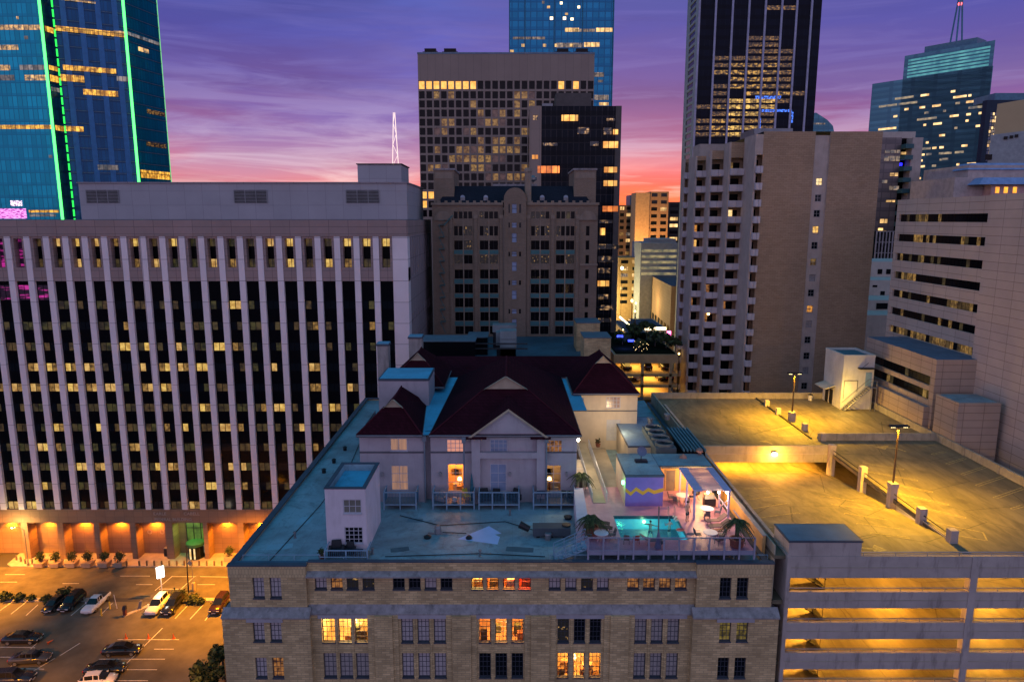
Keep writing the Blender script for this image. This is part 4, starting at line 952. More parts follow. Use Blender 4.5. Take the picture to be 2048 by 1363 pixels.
p = at(1154, 877, Y=YH); b = MB(); b.lathe((xd + .15, YH + .2, 43.2), [(.05, 0), (.14, .08), (.14, .2), (.05, .3)], glow('bright corner lamp', (1, .85, .6), 30, light=True), 10); b.build('corner_lamp', house)
lamp('POINT', 'corner light', (xd + .8, YH + .6, 43.1), 420, (1, .75, .42), .2)
lamp('POINT', 'wing light', (12.3, 79, 41.5), 420, (1, .72, .38), .3)

# stair tower (white box, front left)
M_WHITE = plain('white render', (.62, .56, .64), .9, var=.08, scale=.7, grime=.2)
a, c = at(655, 1103, Z=ZR), at(735, 1103, Z=ZR); zt = at(655, 977, Y=a.y).z; yb_ = at(690, 926, Z=zt).y
tw = thing('stair_tower', 'white box stair tower with sunken blue roof at the front left of the roof', 'stair tower', (a.x, a.y, ZR))
ft = front(a.y); tx = lambda u, v: at(u, v, Y=a.y).x; tz = lambda v: at(690, v, Y=a.y).z
tws = [(tx(686, 1012), tx(723, 1012), tz(1026), tz(998), 3, 2, plain('grey net curtain', (.16, .16, .14), .9)), (tx(689, 1068), tx(726, 1068), tz(1086), tz(1053), 4, 4, GL_DARK)]
b = MB(); b.wall(ft, a.x, c.x, ZR, zt, [w_[:4] for w_ in tws], .15, M_WHITE)
b.fquad(left(a.x), a.y, yb_, ZR, zt, 0, M_WHITE); b.fquad(right(c.x), a.y, yb_, ZR, zt, 0, M_WHITE); b.fquad(front(yb_), a.x, c.x, ZR, zt, 0, M_WHITE); b.build('wall', tw)
b = MB(); r_ = .28
for q in ((a.x - .06, c.x + .06, a.y - .06, a.y + r_), (a.x - .06, c.x + .06, yb_ - r_, yb_ + .06), (a.x - .06, a.x + r_, a.y + r_, yb_ - r_), (c.x - r_, c.x + .06, a.y + r_, yb_ - r_)): b.box(*q, zt, zt + .1, M_COPE)
for q in ((a.x + r_ - .02, a.x + r_, a.y + r_, yb_ - r_), (c.x - r_, c.x - r_ + .02, a.y + r_, yb_ - r_), (a.x + r_, c.x - r_, a.y + r_ - .02, a.y + r_), (a.x + r_, c.x - r_, yb_ - r_, yb_ - r_ + .02)): b.box(*q, zt - .6, zt, M_ROOF)
b.build('coping', tw)
b = MB(); b.box(a.x + .1, c.x - .1, a.y + .1, yb_ - .1, zt - .75, zt - .6, M_ROOFB); b.build('roof', tw)
for w_ in tws: window(tw, ft, *w_, rec=.12, bw=.05, mm=M_WWIN, msill=M_WWIN, edge=.08)
# lift house with white wall and blue roof
za = at(757, 757, Y=77.5).z; l0, l1 = at(757, 757, Y=77.5).x, at(857, 757, Y=77.5).x; ly = at(800, 735, Z=za).y
lh = thing('lift_house', 'pale lift house with bright blue flat roof behind the left maroon roof', 'lift house', (l0, 77.5, ZR))
b = MB(); b.box(l0, l1, 77.5, ly, ZR, za - .25, M_STUC); b.build('wall', lh)
b = MB(); b.box(l0 - .05, l1 + .05, 77.45, ly + .05, za - .25, za - .02, M_COPE); b.face([(l0 + .1, 77.6, za), (l1 - .1, 77.6, za), (l1 - .1, ly - .1, za), (l0 + .1, ly - .1, za)], M_ROOFB); b.build('roof', lh)
M_OLDST = plain('old chimney render', (.33, .30, .29), .9, grime=.5)
def chimney(u0, u1, v0, v1, Y, label):
    p, q = at(u0, v1, Y=Y), at(u1, v0, Y=Y)
    t_ = thing('chimney', label, 'chimney', (p.x, Y, ZR)); dz = q.x - p.x
    b = MB(); b.box(p.x, q.x, Y, Y + dz, ZR, q.z - .35, M_OLDST); b.build('stack', t_)
    b = MB(); b.box(p.x - .12, q.x + .12, Y - .12, Y + dz + .12, q.z - .35, q.z - .12, M_COPE); b.box(p.x - .05, q.x + .05, Y - .05, Y + dz + .05, q.z - .12, q.z, plain('blue cap', (.12, .3, .42), .6)); b.build('cap', t_)
chimney(756, 776, 686, 750, 88, 'tall grey chimney with blue cap at the left roof edge')
chimney(818, 843, 672, 712, 98, 'short square grey chimney behind the rear left gable')
# rear low block between loft and the old tower
rl = thing('rear_low_block', 'low flat blue roofed block between the maroon roof and the old brown tower', 'building', (5, 112, 0))
b = MB(); b.box(at(845, 700, Y=112).x, at(1225, 700, Y=112).x, 110, 149, 0, 40.0, M_BRICK); b.build('wall', rl)
b = MB(); b.box(at(845, 700, Y=112).x, at(1225, 700, Y=112).x, 110, 149, 40.01, 40.1, roofmat('rear roof membrane', (.06, .14, .19), (.04, .08, .11))); b.build('roof', rl)
b = MB(); zz0 = 40.1
for u0, u1, Y, v0, v1, mm in ((843, 950, 116, 683, 712, GL_BLK), (935, 975, 128, 675, 700, GL_BLK), (1168, 1222, 118, 676, 712, M_BRICK), (1153, 1200, 132, 646, 690, M_BRICK)):
    b = MB(); p, q = at(u0, v1, Y=Y), at(u1, v0, Y=Y); b.box(p.x, q.x, Y, Y + 6, zz0, q.z, mm); b.box(p.x - .1, q.x + .1, Y - .1, Y + 6.1, q.z, q.z + .15, plain('block cap', (.09, .14, .18), .7)); b.build('roof_cabin', rl)
b = MB()
for u0, u1, Y, v0, v1 in ((992, 1005, 124, 665, 690), (1000, 1033, 122, 662, 678), (1000, 1033, 122, 679, 695), (985, 1032, 134, 650, 664)):
    p, q = at(u0, v1, Y=Y), at(u1, v0, Y=Y); b.box(p.x, q.x, Y, Y + 3, p.z, q.z, plain('plant metal', (.20, .24, .26), .6))
    b.box(p.x + .1, q.x - .1, Y + .1, Y + .3, zz0, p.z, M_DKMET); b.build('roof_plant', rl); b = MB()
for v in (687, 697): b.bar(at(950, v, Y=120), at(1055, v, Y=120), .12, M_DKMET)
b.build('duct', rl)
# ================================================================== HOUSE TERRACES
M_BLUEW = plain('blue white paint', (.22, .34, .46), .6); M_BLUEP = plain('blue lattice panel', (.05, .16, .26), .7, var=.25, scale=6)
M_DECKW = plain('grey deck boards', (.22, .20, .20), .8)
YT = 65.0
def terrace(u0, u1, label, nb, sides=(1, 1)):
    x0, x1 = at(u0, 1000, Y=YT).x, at(u1, 1000, Y=YT).x; zd = at(900, 1008, Y=YT).z; zt = at(900, 985, Y=YT).z
    t_ = thing('terrace', label, 'terrace', ((x0 + x1) / 2, YT, ZR), 'timber terraces along the house front')
    b = MB(); b.box(x0, x1, YT, YH - .02, zd - .12, zd, M_DECKW); b.build('deck', t_)
    b = MB()
    for k in range(nb + 1):
        x = x0 + (x1 - x0) * k / nb; b.box(x - .06, x + .06, YT - .06, YT + .06, ZR, zt, M_BLUEW)
    b.box(x0, x1, YT - .05, YT + .05, zt, zt + .09, M_BLUEW)
    for s, x in zip(sides, (x0, x1)):
        if s: b.box(x - .05, x + .05, YT + .05, YH - .1, zt + .003, zt + .087, M_BLUEW); b.box(x - .04, x + .04, YH - .3, YH - .2, ZR, zt, M_BLUEW)
    b.build('railing', t_)
    b = MB()
    for k in range(nb):
        xx0, xx1 = x0 + (x1 - x0) * k / nb + .07, x0 + (x1 - x0) * (k + 1) / nb - .07; n = max(3, int((xx1 - xx0) / .14))
        for q in range(n): x = xx0 + (xx1 - xx0) * (q + .5) / n; b.box(x - .018, x + .018, YT - .02, YT + .02, zd + .03, zt - .01, M_BLUEP)
        b.box(xx0, xx1, YT - .02, YT + .02, zd - .1, zd + .03, M_BLUEW)
    for s, x in zip(sides, (x0, x1)):
        if s:
            for q in range(12): y = YT + .12 + (YH - YT - .3) * q / 12; b.box(x - .02, x + .02, y - .018, y + .018, zd + .03, zt - .01, M_BLUEP)
    b.build('baluster_panel', t_)
    return x0, x1, zd
T1 = terrace(768, 832, 'empty slatted terrace below the peach lit doors at the left', 2)
T2 = terrace(866, 948, 'slatted terrace with yellow chair in front of the orange lit doors', 3)
T3 = terrace(958, 1038, 'slatted terrace with dark covered furniture under the gable', 3)
T4 = terrace(1067, 1150, 'slatted terrace with table by the right corner of the house', 3)
def chair(p, rz, m, label, group=None, S=1.0, name='chair', metal=False):
    t_ = thing(name, label, 'chair', p, group, local=True, rz=rz); fm = M_GREYM if metal else m
    b = MB(); b.box(-.25 * S, .25 * S, -.25 * S, .25 * S, .40 * S, .46 * S, m); b.build('seat', t_)
    b = MB(); b.hexa([(-.25 * S, .2 * S, .46 * S), (.25 * S, .2 * S, .46 * S), (.25 * S, .26 * S, .46 * S), (-.25 * S, .26 * S, .46 * S), (-.22 * S, .32 * S, .95 * S), (.22 * S, .32 * S, .95 * S), (.22 * S, .37 * S, .95 * S), (-.22 * S, .37 * S, .95 * S)], m); b.build('backrest', t_)
    for x in (-.22, .22):
        for y in (-.22, .22):
            b = MB(); b.bar((x * S, y * S, .4 * S), (x * 1.1 * S, y * 1.1 * S, 0), .022 * S, fm, 5); b.build('leg', t_)
        b = MB(); b.box((x - .03) * S, (x + .03) * S, -.24 * S, .26 * S, .62 * S, .65 * S, fm); b.build('arm', t_)
    return t_
def armchair(p, rz, m, label, S=1.0):
    t_ = thing('armchair', label, 'armchair', p, local=True, rz=rz)
    b = MB(); b.box(-.42 * S, .42 * S, -.4 * S, .42 * S, .12 * S, .45 * S, m); b.build('seat', t_, bevel=.05)
    b = MB(); b.hexa([(-.42 * S, .25 * S, .45 * S), (.42 * S, .25 * S, .45 * S), (.42 * S, .45 * S, .45 * S), (-.42 * S, .45 * S, .45 * S), (-.36 * S, .38 * S, 1.05 * S), (.36 * S, .38 * S, 1.05 * S), (.36 * S, .52 * S, 1.05 * S), (-.36 * S, .52 * S, 1.05 * S)], m); b.build('backrest', t_, bevel=.05)
    for s in (-1, 1):
        b = MB(); b.box(s * .5 * S - .09 * S, s * .5 * S + .09 * S, -.4 * S, .42 * S, .1 * S, .65 * S, m); b.build('arm', t_, bevel=.04)
    return t_
DKF = plain('dark furniture', (.015, .018, .025), .7); YELF = plain('yellow timber', (.55, .42, .05), .6); GRYF = plain('pale cushion', (.30, .26, .28), .9)
def tp(T, k, y): return Vector((T[0] + (T[1] - T[0]) * k, y, T[2]))
armchair(tp(T2, .18, 65.8), R(-25), GRYF, 'pale cushioned armchair at the left of the orange lit terrace')
chair(tp(T2, .80, 65.9), R(30), YELF, 'yellow slatted timber chair on the terrace by the orange doors', S=1.25)
b = MB(); b.lathe((0, 0, 0), [(.08, 0), (.26, .12), (.3, .3), (.22, .5), (.1, .58)], plain('white lantern', (.5, .5, .55), .5), 12); o = b.build('floor_lantern', smooth=True); o.location = tp(T2, .52, 65.5); tag(o, 'round white floor lantern in front of the orange lit doors', 'lantern')
p = tp(T2, .93, 66.2); t_ = thing('parasol', 'closed dark teal parasol standing in a terrace corner', 'parasol', p); b = MB(); b.lathe(p, [(.04, .3), (.2, .9), (.16, 1.6), (.05, 2.6), (.01, 2.8)], plain('teal cloth', (.03, .13, .18), .9), 10); b.build('canopy', t_); b = MB(); b.bar(p, (p.x, p.y, p.z + .4), .03, M_DKMET); b.lathe(p, [(.28, 0), (.28, .08)], M_DKMET, 10); b.build('base', t_)
armchair(tp(T3, .14, 65.9), R(15), DKF, 'black armchair at the left end of the gable terrace', 1.1)
armchair(tp(T3, .42, 66.1), R(-5), DKF, 'black armchair near the middle of the gable terrace', 1.0)
armchair(tp(T3, .87, 65.9), R(-40), DKF, 'black armchair turned inwards at the right end of the gable terrace', 1.1)
def table(p, r, h, m, label, square=False, group=None):
    t_ = thing('table', label, 'table', p, group, local=True)
    b = MB()
    if square: b.box(-r, r, -r * .6, r * .6, h - .05, h, m)
    else: b.lathe((0, 0, 0), [(r, h - .05), (r * 1.01, h - .02), (r * .98, h)], m, 24)
    b.build('top', t_)
    for k in range(4):
        A = math.pi / 4 + k * math.pi / 2; b = MB(); b.bar((r * .35 * math.cos(A), r * .35 * math.sin(A), h - .05), (r * .7 * math.cos(A), r * .6 * math.sin(A), 0), .022, M_WHITEM if not square else m, 5); b.build('leg', t_)
    return t_
table(tp(T4, .25, 65.8), .65, .95, plain('navy table', (.02, .03, .07), .6), 'dark navy bar table on the right hand terrace of the house', True)
chair(tp(T4, .72, 65.9), R(-20), DKF, 'black chair near the blue shaded doors on the right terrace')
chair(tp(T4, .92, 65.8), R(40), DKF, 'black chair in the right corner of the right terrace')
# small terrace of the stair tower
a_, c_ = at(650, 1122, Z=ZR), at(735, 1122, Z=ZR); yt = a_.y
t_ = thing('terrace', 'small blue railed terrace in front of the white stair tower', 'terrace', ((a_.x + c_.x) / 2, yt, ZR))
zt_ = at(700, 1101, Y=yt).z
b = MB(); b.box(a_.x, c_.x, yt, a.y - .01, ZR + .02, ZR + .12, M_DECKW); b.build('deck', t_)
b = MB(); b.box(a_.x, c_.x, yt - .04, yt + .04, zt_, zt_ + .07, M_BLUEW)
for x in (a_.x, (a_.x + c_.x) / 2, c_.x): b.box(x - .05, x + .05, yt - .05, yt + .05, ZR, zt_, M_BLUEW)
for x in (a_.x, c_.x): b.box(x - .04, x + .04, yt + .05, a.y - .1, zt_ + .002, zt_ + .068, M_BLUEW)
b.build('railing', t_)
b = MB()
for k in range(22): x = a_.x + (c_.x - a_.x) * (k + .5) / 22; b.box(x - .015, x + .015, yt - .015, yt + .015, ZR + .12, zt_ - .005, M_BLUEP)
b.build('baluster_panel', t_)
armchair(Vector((a_.x + .75, yt + .9, ZR + .125)), R(10), DKF, 'black high backed armchair outside the stair tower', 1.1)
armchair(Vector((a_.x + 1.75, yt + 1.1, ZR + .125)), R(-10), DKF, 'smaller black armchair outside the stair tower door', .9)
table(Vector((a_.x + 2.6, yt + .8, ZR + .125)), .4, .5, plain('navy table', (.02, .03, .07), .6), 'low dark table on the stair tower terrace', True)
t_ = thing('pot_plant', 'dark pot plant beside the railing of the stair tower terrace', 'plant', (a_.x - .35, yt + .3, ZR), local=True)
b = MB(); b.lathe((0, 0, 0), [(.18, 0), (.25, .4)], plain('clay pot', (.28, .10, .06), .8), 10); b.build('pot', t_); b = MB(); leafcloud(b, (0, 0, .75), .4, 120, .1, LEAF, 71); b.build('foliage', t_)
# ------------------------------------------------------------------ on the blue roof
q = [at(u, v, Z=ZR + .006) for u, v in ((915, 1077), (978, 1051), (1003, 1066), (990, 1068), (1000, 1073), (995, 1088))]
b = MB(); b.face(q, plain('new pale patch', (.42, .55, .85), .6, var=.06)); tag(b.build('roof_patch'), 'pale pointed membrane patch on the blue roof', 'roof patch')
def blob(name, label, cat, parts):
    t_ = None
    b = MB()
    for pr_ in parts: pr_(b)
    o = b.build(name, smooth=False); tag(o, label, cat); return o
p = at(938, 1076, Z=ZR); blob('roof_drain', 'small dark roof drain on the pale patch', 'drain', [lambda b: b.lathe(p, [(.3, .01), (.3, .12), (.12, .3)], M_DKMET, 10)])
p1 = at(876, 1066, Z=ZR); blob('roof_vent', 'small pale vent with a bent pipe left of the patch', 'vent', [lambda b: b.lathe(p1, [(.35, 0), (.35, .15), (.28, .5), (.34, .55), (.2, .75)], M_GREYM, 10), lambda b: b.bar((p1.x - .9, p1.y - .1, ZR + .1), (p1.x + .9, p1.y - .3, ZR + .12), .06, M_GREYM), lambda b: b.bar((p1.x + .4, p1.y, ZR + .12), (p1.x + 2.6, p1.y - .2, ZR + .1), .04, M_DKMET)])
p2 = at(855, 1075, Z=ZR); blob('roof_vent', 'dark low vent cap beside the bent pipe', 'vent', [lambda b: b.lathe(p2, [(.3, 0), (.36, .15), (.1, .3)], M_DKMET, 10)])
a2, c2 = at(1066, 1076, Z=ZR), at(1140, 1070, Z=ZR)
t_ = thing('air_handler', 'long low dark air handling unit lying on the blue roof', 'air handler', (a2.x, a2.y, ZR))
b = MB(); b.box(a2.x, c2.x, a2.y, a2.y + 1.2, ZR + .2, ZR + .95, plain('dusty dark metal', (.06, .08, .10), .7)); b.build('casing', t_)
b = MB()
for k in range(3): b.box(a2.x + .3 + k * 1.2, a2.x + .6 + k * 1.2, a2.y + .1, a2.y + 1.1, ZR, ZR + .2, M_DKMET)
b.build('foot', t_)
b = MB(); b.lathe((a2.x + .9 * (c2.x - a2.x), a2.y + .6, ZR + .96), [(.4, 0), (.4, .12)], M_DKMET, 12); b.build('fan', t_)
b = MB(); b.bar((a2.x - .3, a2.y + .8, ZR + .5), (a2.x - 1.2, a2.y + 1.0, ZR + .9), .28, M_DKMET, 10, .34); b.build('duct', t_)
p3 = at(1096, 1078, Z=ZR); blob('roof_vent', 'short pale vent can in front of the long dark unit', 'vent', [lambda b: b.lathe(p3, [(.28, 0), (.28, .5), (.34, .5), (.3, .62)], M_GREYM, 12)])
p4 = at(1136, 1037, Z=ZR); blob('planter_bowl', 'round dark bowl on the roof by the palm', 'bowl', [lambda b: b.lathe(p4, [(.3, 0), (.42, .25), (.3, .3)], DKF, 12)])
for i, (u, v, l) in enumerate(((690, 900, 'small dark vent on the long left roof strip, farthest'), (668, 925, 'small dark vent on the left roof strip, middle'), (648, 945, 'small dark vent on the left roof strip, nearest'))):
    pp = at(u, v, Z=ZR); o = MB().lathe((0, 0, 0), [(.22, 0), (.22, .35), (.3, .4), (.1, .55)], M_DKMET, 8).build('roof_vent'); o.location = pp; tag(o, l, 'vent')
MP = [plain('old patch grey', (.13, .22, .27), .7, var=.2), plain('old patch pale', (.24, .42, .5), .6, var=.12), plain('old patch dark', (.07, .12, .15), .8, var=.3)]
for i, (u, v, w_, d_, r_, l) in enumerate(((560, 1092, 2.2, 1.0, 8, 'grey rectangular patch on the left front of the roof'), (610, 1040, 1.2, 1.8, -5, 'pale repair patch on the left roof strip, nearest'), (688, 948, 1.0, 2.2, 3, 'grey repair patch on the left roof strip, farther back'), (800, 1098, 1.6, .8, 12, 'dark damp patch near the front parapet, left of the vents'), (1040, 1098, 2.4, .9, -8, 'dark damp patch below the pointed pale patch'), (1060, 1046, 1.8, .7, 5, 'pale patch between the terraces and the long air handler'), (830, 1040, 1.5, .8, -3, 'grey repair patch in front of the house corner'))):
    p = at(u, v, Z=ZR + .004); c_, s_ = math.cos(R(r_)), math.sin(R(r_)); pts = [(-w_, -d_), (w_ * .3, -d_ * 1.1), (w_, -d_ * .8), (w_ * .95, d_), (-w_ * .2, d_ * 1.05), (-w_ * 1.02, d_ * .9)]
    o = MB().face([(x * .5 * c_ - y * .5 * s_, x * .5 * s_ + y * .5 * c_, 0) for x, y in pts], MP[(1, 1, 0, 2, 2, 1, 0)[i]]).build('roof_patch'); o.location = p; tag(o, l, 'roof patch')
for i, (pts, l) in enumerate(((((540, 1120), (640, 1010), (700, 930), (735, 850)), 'thin conduit running along the left roof strip'), (((800, 1030), (880, 1050), (1010, 1042), (1070, 1060)), 'loose cable snaking across the middle of the roof'), (((770, 1112), (960, 1106), (1090, 1112)), 'thin conduit along the front of the roof'))):
    Q = [at(u, v, Z=ZR + .05) for u, v in pts]; b = MB()
    for a1_, a2_ in zip(Q, Q[1:]): b.bar(a1_, a2_, .035, M_DKMET, 5)
    tag(b.build('conduit'), l, 'conduit')
for i, (u, v, l) in enumerate(((745, 1108, 'small vent pipe right of the stair tower terrace'), (1020, 1030, 'small vent pipe in front of the gable terrace'), (590, 1075, 'small vent pipe on the left front of the roof'), (960, 1112, 'small vent pipe by the front parapet'))):
    o = MB().lathe((0, 0, 0), [(.16, 0), (.09, .06), (.09, .5), (.15, .5), (.13, .62)], M_GREYM, 9).build('vent_pipe'); o.location = at(u, v, Z=ZR); tag(o, l, 'vent pipe')
t_ = thing('pipe_rail', 'thin pale pipe rail running along the front roof edge', 'railing', (0, YB + .9, ZR))
for u0, u1, zz in ((486, 640, 37.75), (640, 735, 37.55), (1100, 1400, 37.75), (1400, 1535, 37.75)):
    x0, x1 = at(u0, 1118, Y=YB + .9).x, at(u1, 1118, Y=YB + .9).x; b = MB(); b.bar((x0, YB + .9, zz), (x1, YB + .9, zz), .03, M_BLUEW, 5); b.build('rail', t_)
    n = max(2, int((x1 - x0) / 2)); b = MB()
    for k in range(n + 1): x = x0 + (x1 - x0) * k / n; b.bar((x, YB + .9, ZR), (x, YB + .9, zz), .025, M_BLUEW, 5)
    b.build('upright', t_)

# ================================================================== POOL TERRACE
ZD = 38.2
M_TERR = blocks('rose terrace tiles', (.62, .38, .40), (.56, .34, .37), (.45, .28, .30), .6, .6, .012, .55, var=.15, bump=0, off=0, spec=.4)
def tiledmat():
    if 'terr' in MC: return MC['terr']
    m, t, b = newmat('terrace paint'); g = t.n('ShaderNodeNewGeometry')
    n = t.n('ShaderNodeTexNoise', Scale=.9, Detail=6.0, Roughness=.65); t.l(g.outputs['Position'], n.inputs['Vector'])
    t.l(t.ramp(n.outputs[0], [(.3, (.40, .18, .25)), (.7, (.58, .29, .38))]), b.inputs['Base Color']); b.inputs['Roughness'].default_value = .5
    MC['terr'] = m; return m
M_TERR = tiledmat()
px0, px1, py0, py1 = 9.3, 15.06, 55.75, 60.6
dx0, dx1, dy0, dy1 = 6.2, 19.95, 53.75, 67.6
pt = thing('pool_terrace', 'raised rose coloured pool terrace on steel posts at the roof front', 'terrace', (13, 54, ZR))
b = MB()
for q in ((dx0, dx1, dy0, py0), (dx0, dx1, py1, dy1), (dx0, px0, py0, py1), (px1, dx1, py0, py1)): b.box(*q, ZD - .3, ZD, M_TERR)
b.box(dx0, dx1, dy0 - .06, dy0 - .005, ZD - .34, ZD + .02, plain('terrace fascia', (.24, .24, .34), .7)); b.build('deck', pt)
b = MB()
for k in range(12):
    x = dx0 + .05 + (dx1 - dx0 - .1) * k / 11; b.box(x - .07, x + .07, dy0 - .13, dy0 - .065, ZR, ZD + 1.12, plain('lavender post', (.26, .26, .36), .6))
b.build('post', pt)
b = MB(); b.box(dx0, dx1, dy0 - .13, dy0 - .06, ZD + 1.121, ZD + 1.2, plain('lavender post', (.26, .26, .36), .6))
y0s = [(dx0, dy0), (dx0, 58.5)]; b.box(dx1 - .05, dx1 + .03, dy0, 59.5, ZD + 1.0, ZD + 1.08, plain('lavender post', (.26, .26, .36), .6))
b.build('rail', pt)
def clearglass():
    m, t, b = newmat('clear guard glass'); nt = m.node_tree
    tr = t.n('ShaderNodeBsdfTransparent'); tr.inputs[0].default_value = (.88, .88, .92, 1); gl = t.n('ShaderNodeBsdfGlossy'); gl.inputs[0].default_value = (.7, .7, .8, 1); gl.inputs['Roughness'].default_value = .1
    mx = t.n('ShaderNodeMixShader'); mx.inputs[0].default_value = .05; t.l(tr.outputs[0], mx.inputs[1]); t.l(gl.outputs[0], mx.inputs[2])
    t.l(mx.outputs[0], nt.nodes['Material Output'].inputs[0]); return m
M_CLEAR = clearglass()
b = MB(); b.box(dx0 + .1, dx1 - .1, dy0 - .1, dy0 - .085, ZD + .1, ZD + 1.1, M_CLEAR); b.build('glass_panel', pt)
# pool
M_POOLT = plain('pool plaster', (.16, .50, .56), .6, var=.12, scale=1.5); M_POOLB = plain('dark tile band', (.015, .03, .05), .3)
pool = thing('swimming_pool', 'glowing turquoise rectangular swimming pool in the rose terrace', 'swimming pool', ((px0 + px1) / 2, (py0 + py1) / 2, ZD - 1.4))
b = MB(); zb = ZD - 1.35
b.box(px0 - .1, px1 + .1, py0 - .1, py1 + .1, zb - .1, zb, M_POOLT)
for q in ((px0 - .1, px0, py0 - .1, py1 + .1), (px1, px1 + .1, py0 - .1, py1 + .1), (px0, px1, py0 - .1, py0), (px0, px1, py1, py1 + .1)): b.box(*q, zb, ZD - .31, M_POOLT)
b.build('basin', pool)
b = MB(); b.box(px0, px1, py1 - .03, py1 - .003, ZD - .3, ZD + .004, M_POOLB); b.box(px1 - .03, px1 - .003, py0, py1 - .04, ZD - .3, ZD + .004, M_POOLB); b.build('tile_band', pool)
def watermat():
    m, t, b = newmat('pool water'); nt = m.node_tree
    tr = t.n('ShaderNodeBsdfTransparent'); tr.inputs[0].default_value = (.36, .85, .95, 1); gl = t.n('ShaderNodeBsdfGlossy'); gl.inputs['Roughness'].default_value = .05
    g = t.n('ShaderNodeNewGeometry'); n = t.n('ShaderNodeTexNoise', Scale=2.2, Detail=3.0); t.l(g.outputs['Position'], n.inputs['Vector'])
    bp = t.n('ShaderNodeBump', Strength=.25, Distance=.1); t.l(n.outputs[0], bp.inputs['Height']); t.l(bp.outputs[0], gl.inputs['Normal'])
    lw = t.n('ShaderNodeFresnel', IOR=1.33); t.l(bp.outputs[0], lw.inputs['Normal'])
    mx = t.n('ShaderNodeMixShader'); t.l(lw.outputs[0], mx.inputs[0]); t.l(tr.outputs[0], mx.inputs[1]); t.l(gl.outputs[0], mx.inputs[2])
    t.l(mx.outputs[0], nt.nodes['Material Output'].inputs[0]); return m
b = MB(); b.face([(px0, py0, ZD - .12), (px1, py0, ZD - .12), (px1, py1, ZD - .12), (px0, py1, ZD - .12)], watermat()); b.build('water', pool)

pool['label'] = 'glowing turquoise rectangular swimming pool in the rose terrace'
b = MB(); fpw = front(py1 - .01); c = (at(1288, 1033, Y=py1).x, ZD - .55)
b.face([(c[0] + .13 * math.cos(A * math.pi / 8), py1 - .05, c[1] + .13 * math.sin(A * math.pi / 8)) for A in range(16)], glow('pool lamp', (1, .88, .35), 16, light=True)); b.build('pool_light', pool)
lamp('POINT', 'pool light', (c[0], py1 - .9, ZD - .6), 42, (1, .9, .4), .08)
lamp('AREA', 'pool water fill', ((px0 + px1) / 2, py0 + .04, ZD - .7), 190, (.26, .85, 1), 5.4, target=((px0 + px1) / 2, py1, ZD - 1.0), size_y=.8)  # added unseen light on the near wall, turns the water turquoise
b = MB()
for s in (-.28, .28):
    x = at(1342, 1028, Z=ZD).x + s
    pts = [(x, py1 + .35, ZD), (x, py1 + .35, ZD + .75), (x, py1 + .2, ZD + .85), (x, py1 + .0, ZD + .75), (x, py1 - .12, ZD - .5)]
    for i in range(4): b.bar(pts[i], pts[i + 1], .025, M_GREYM, 6)
b.build('ladder', pool)
# pool house with zigzag
YP = 62.8
g0, g1 = at(1250, 1012, Y=YP).x, at(1325, 1012, Y=YP).x; gt = at(1290, 949, Y=YP).z; gb = at(1270, 906, Z=gt).y
phs = thing('pool_house', 'purple pool house with a yellow zigzag band and blue roof', 'pool house', ((g0 + g1) / 2, YP, ZD))
M_PURP = plain('purple paint', (.20, .14, .44), .8, var=.12, scale=1.0); M_ZIG = plain('zigzag yellow', (.72, .36, .03), .7, var=.06)
b = MB(); fpu = front(YP); b.fquad(fpu, g0, g1, ZD, gt - .22, 0, M_PURP); b.fquad(left(g0), YP, gb, ZD, gt - .22, 0, M_CREAM); b.fquad(right(g1), YP, gb, ZD, gt - .22, 0, M_PURP); b.fquad(front(gb), g0, g1, ZD, gt - .22, 0, M_CREAM); b.build('wall', phs)
b = MB(); zc = ZD + 1.35; n = 8
zz = [(g0 + (g1 - g0) * k / n, zc + (-.32 if k in (1, 3, 7) else .05 if k == 5 else .12) * (1 if k % 2 else 1)) for k in range(n + 1)]
zz = [(g0, zc + .1), (g0 + .5, zc - .32), (g0 + 1.0, zc + .18), (g0 + 1.65, zc - .25), (g0 + 2.15, zc + .12), (g0 + 2.7, zc - .14), (g1, zc + .1)]
for (xa_, za_), (xb_, zb_) in zip(zz, zz[1:]): b.face([fpu.p(xa_, za_, .012), fpu.p(xb_, zb_, .012), fpu.p(xb_, zb_ + .38, .012), fpu.p(xa_, za_ + .38, .012)], M_ZIG)
b.build('zigzag_band', phs)
b = MB(); b.box(g0 - .06, g1 + .06, YP - .06, gb + .06, gt - .22, gt - .02, M_COPE); b.face([(g0, YP, gt), (g1, YP, gt), (g1, gb, gt), (g0, gb, gt)], M_ROOF); b.build('roof', phs)
p = Vector((g0 - .12, YP + .8, ZD + 1.9)); b = MB(); b.box(p.x - .1, p.x + .1, p.y - .12, p.y + .12, p.z, p.z + .3, glow('green lamp', (.1, 1, .35), 12, light=True)); b.build('green_lamp', phs)
lamp('POINT', 'green light', (p.x - .35, p.y, p.z), 14, (.15, 1, .3), .1)
p = at(1282, 941 - 18, Z=gt); t_ = thing('satellite_dish', 'round satellite dish on a flat base on the pool house roof', 'satellite dish', p)
b = MB(); b.box(p.x - .6, p.x + .6, p.y - .35, p.y + .35, gt + .002, gt + .2, M_DKMET); b.bar(p, (p.x, p.y, gt + .9), .05, M_DKMET); b.build('mount', t_)
b = MB(); cdir = Vector((.1, -.85, .5)).normalized(); uu = cdir.orthogonal().normalized(); ww = cdir.cross(uu); cc_ = Vector((p.x, p.y - .1, gt + 1.1))
rings_ = [[cc_ + cdir * (.16 * (r_ / .5) ** 2) + (uu * math.cos(A * math.pi / 8) + ww * math.sin(A * math.pi / 8)) * r_ for A in range(16)] for r_ in (.02, .2, .36, .5)]
loft(b, rings_, plain('dish', (.14, .16, .24), .5), False); b.build('dish', t_)
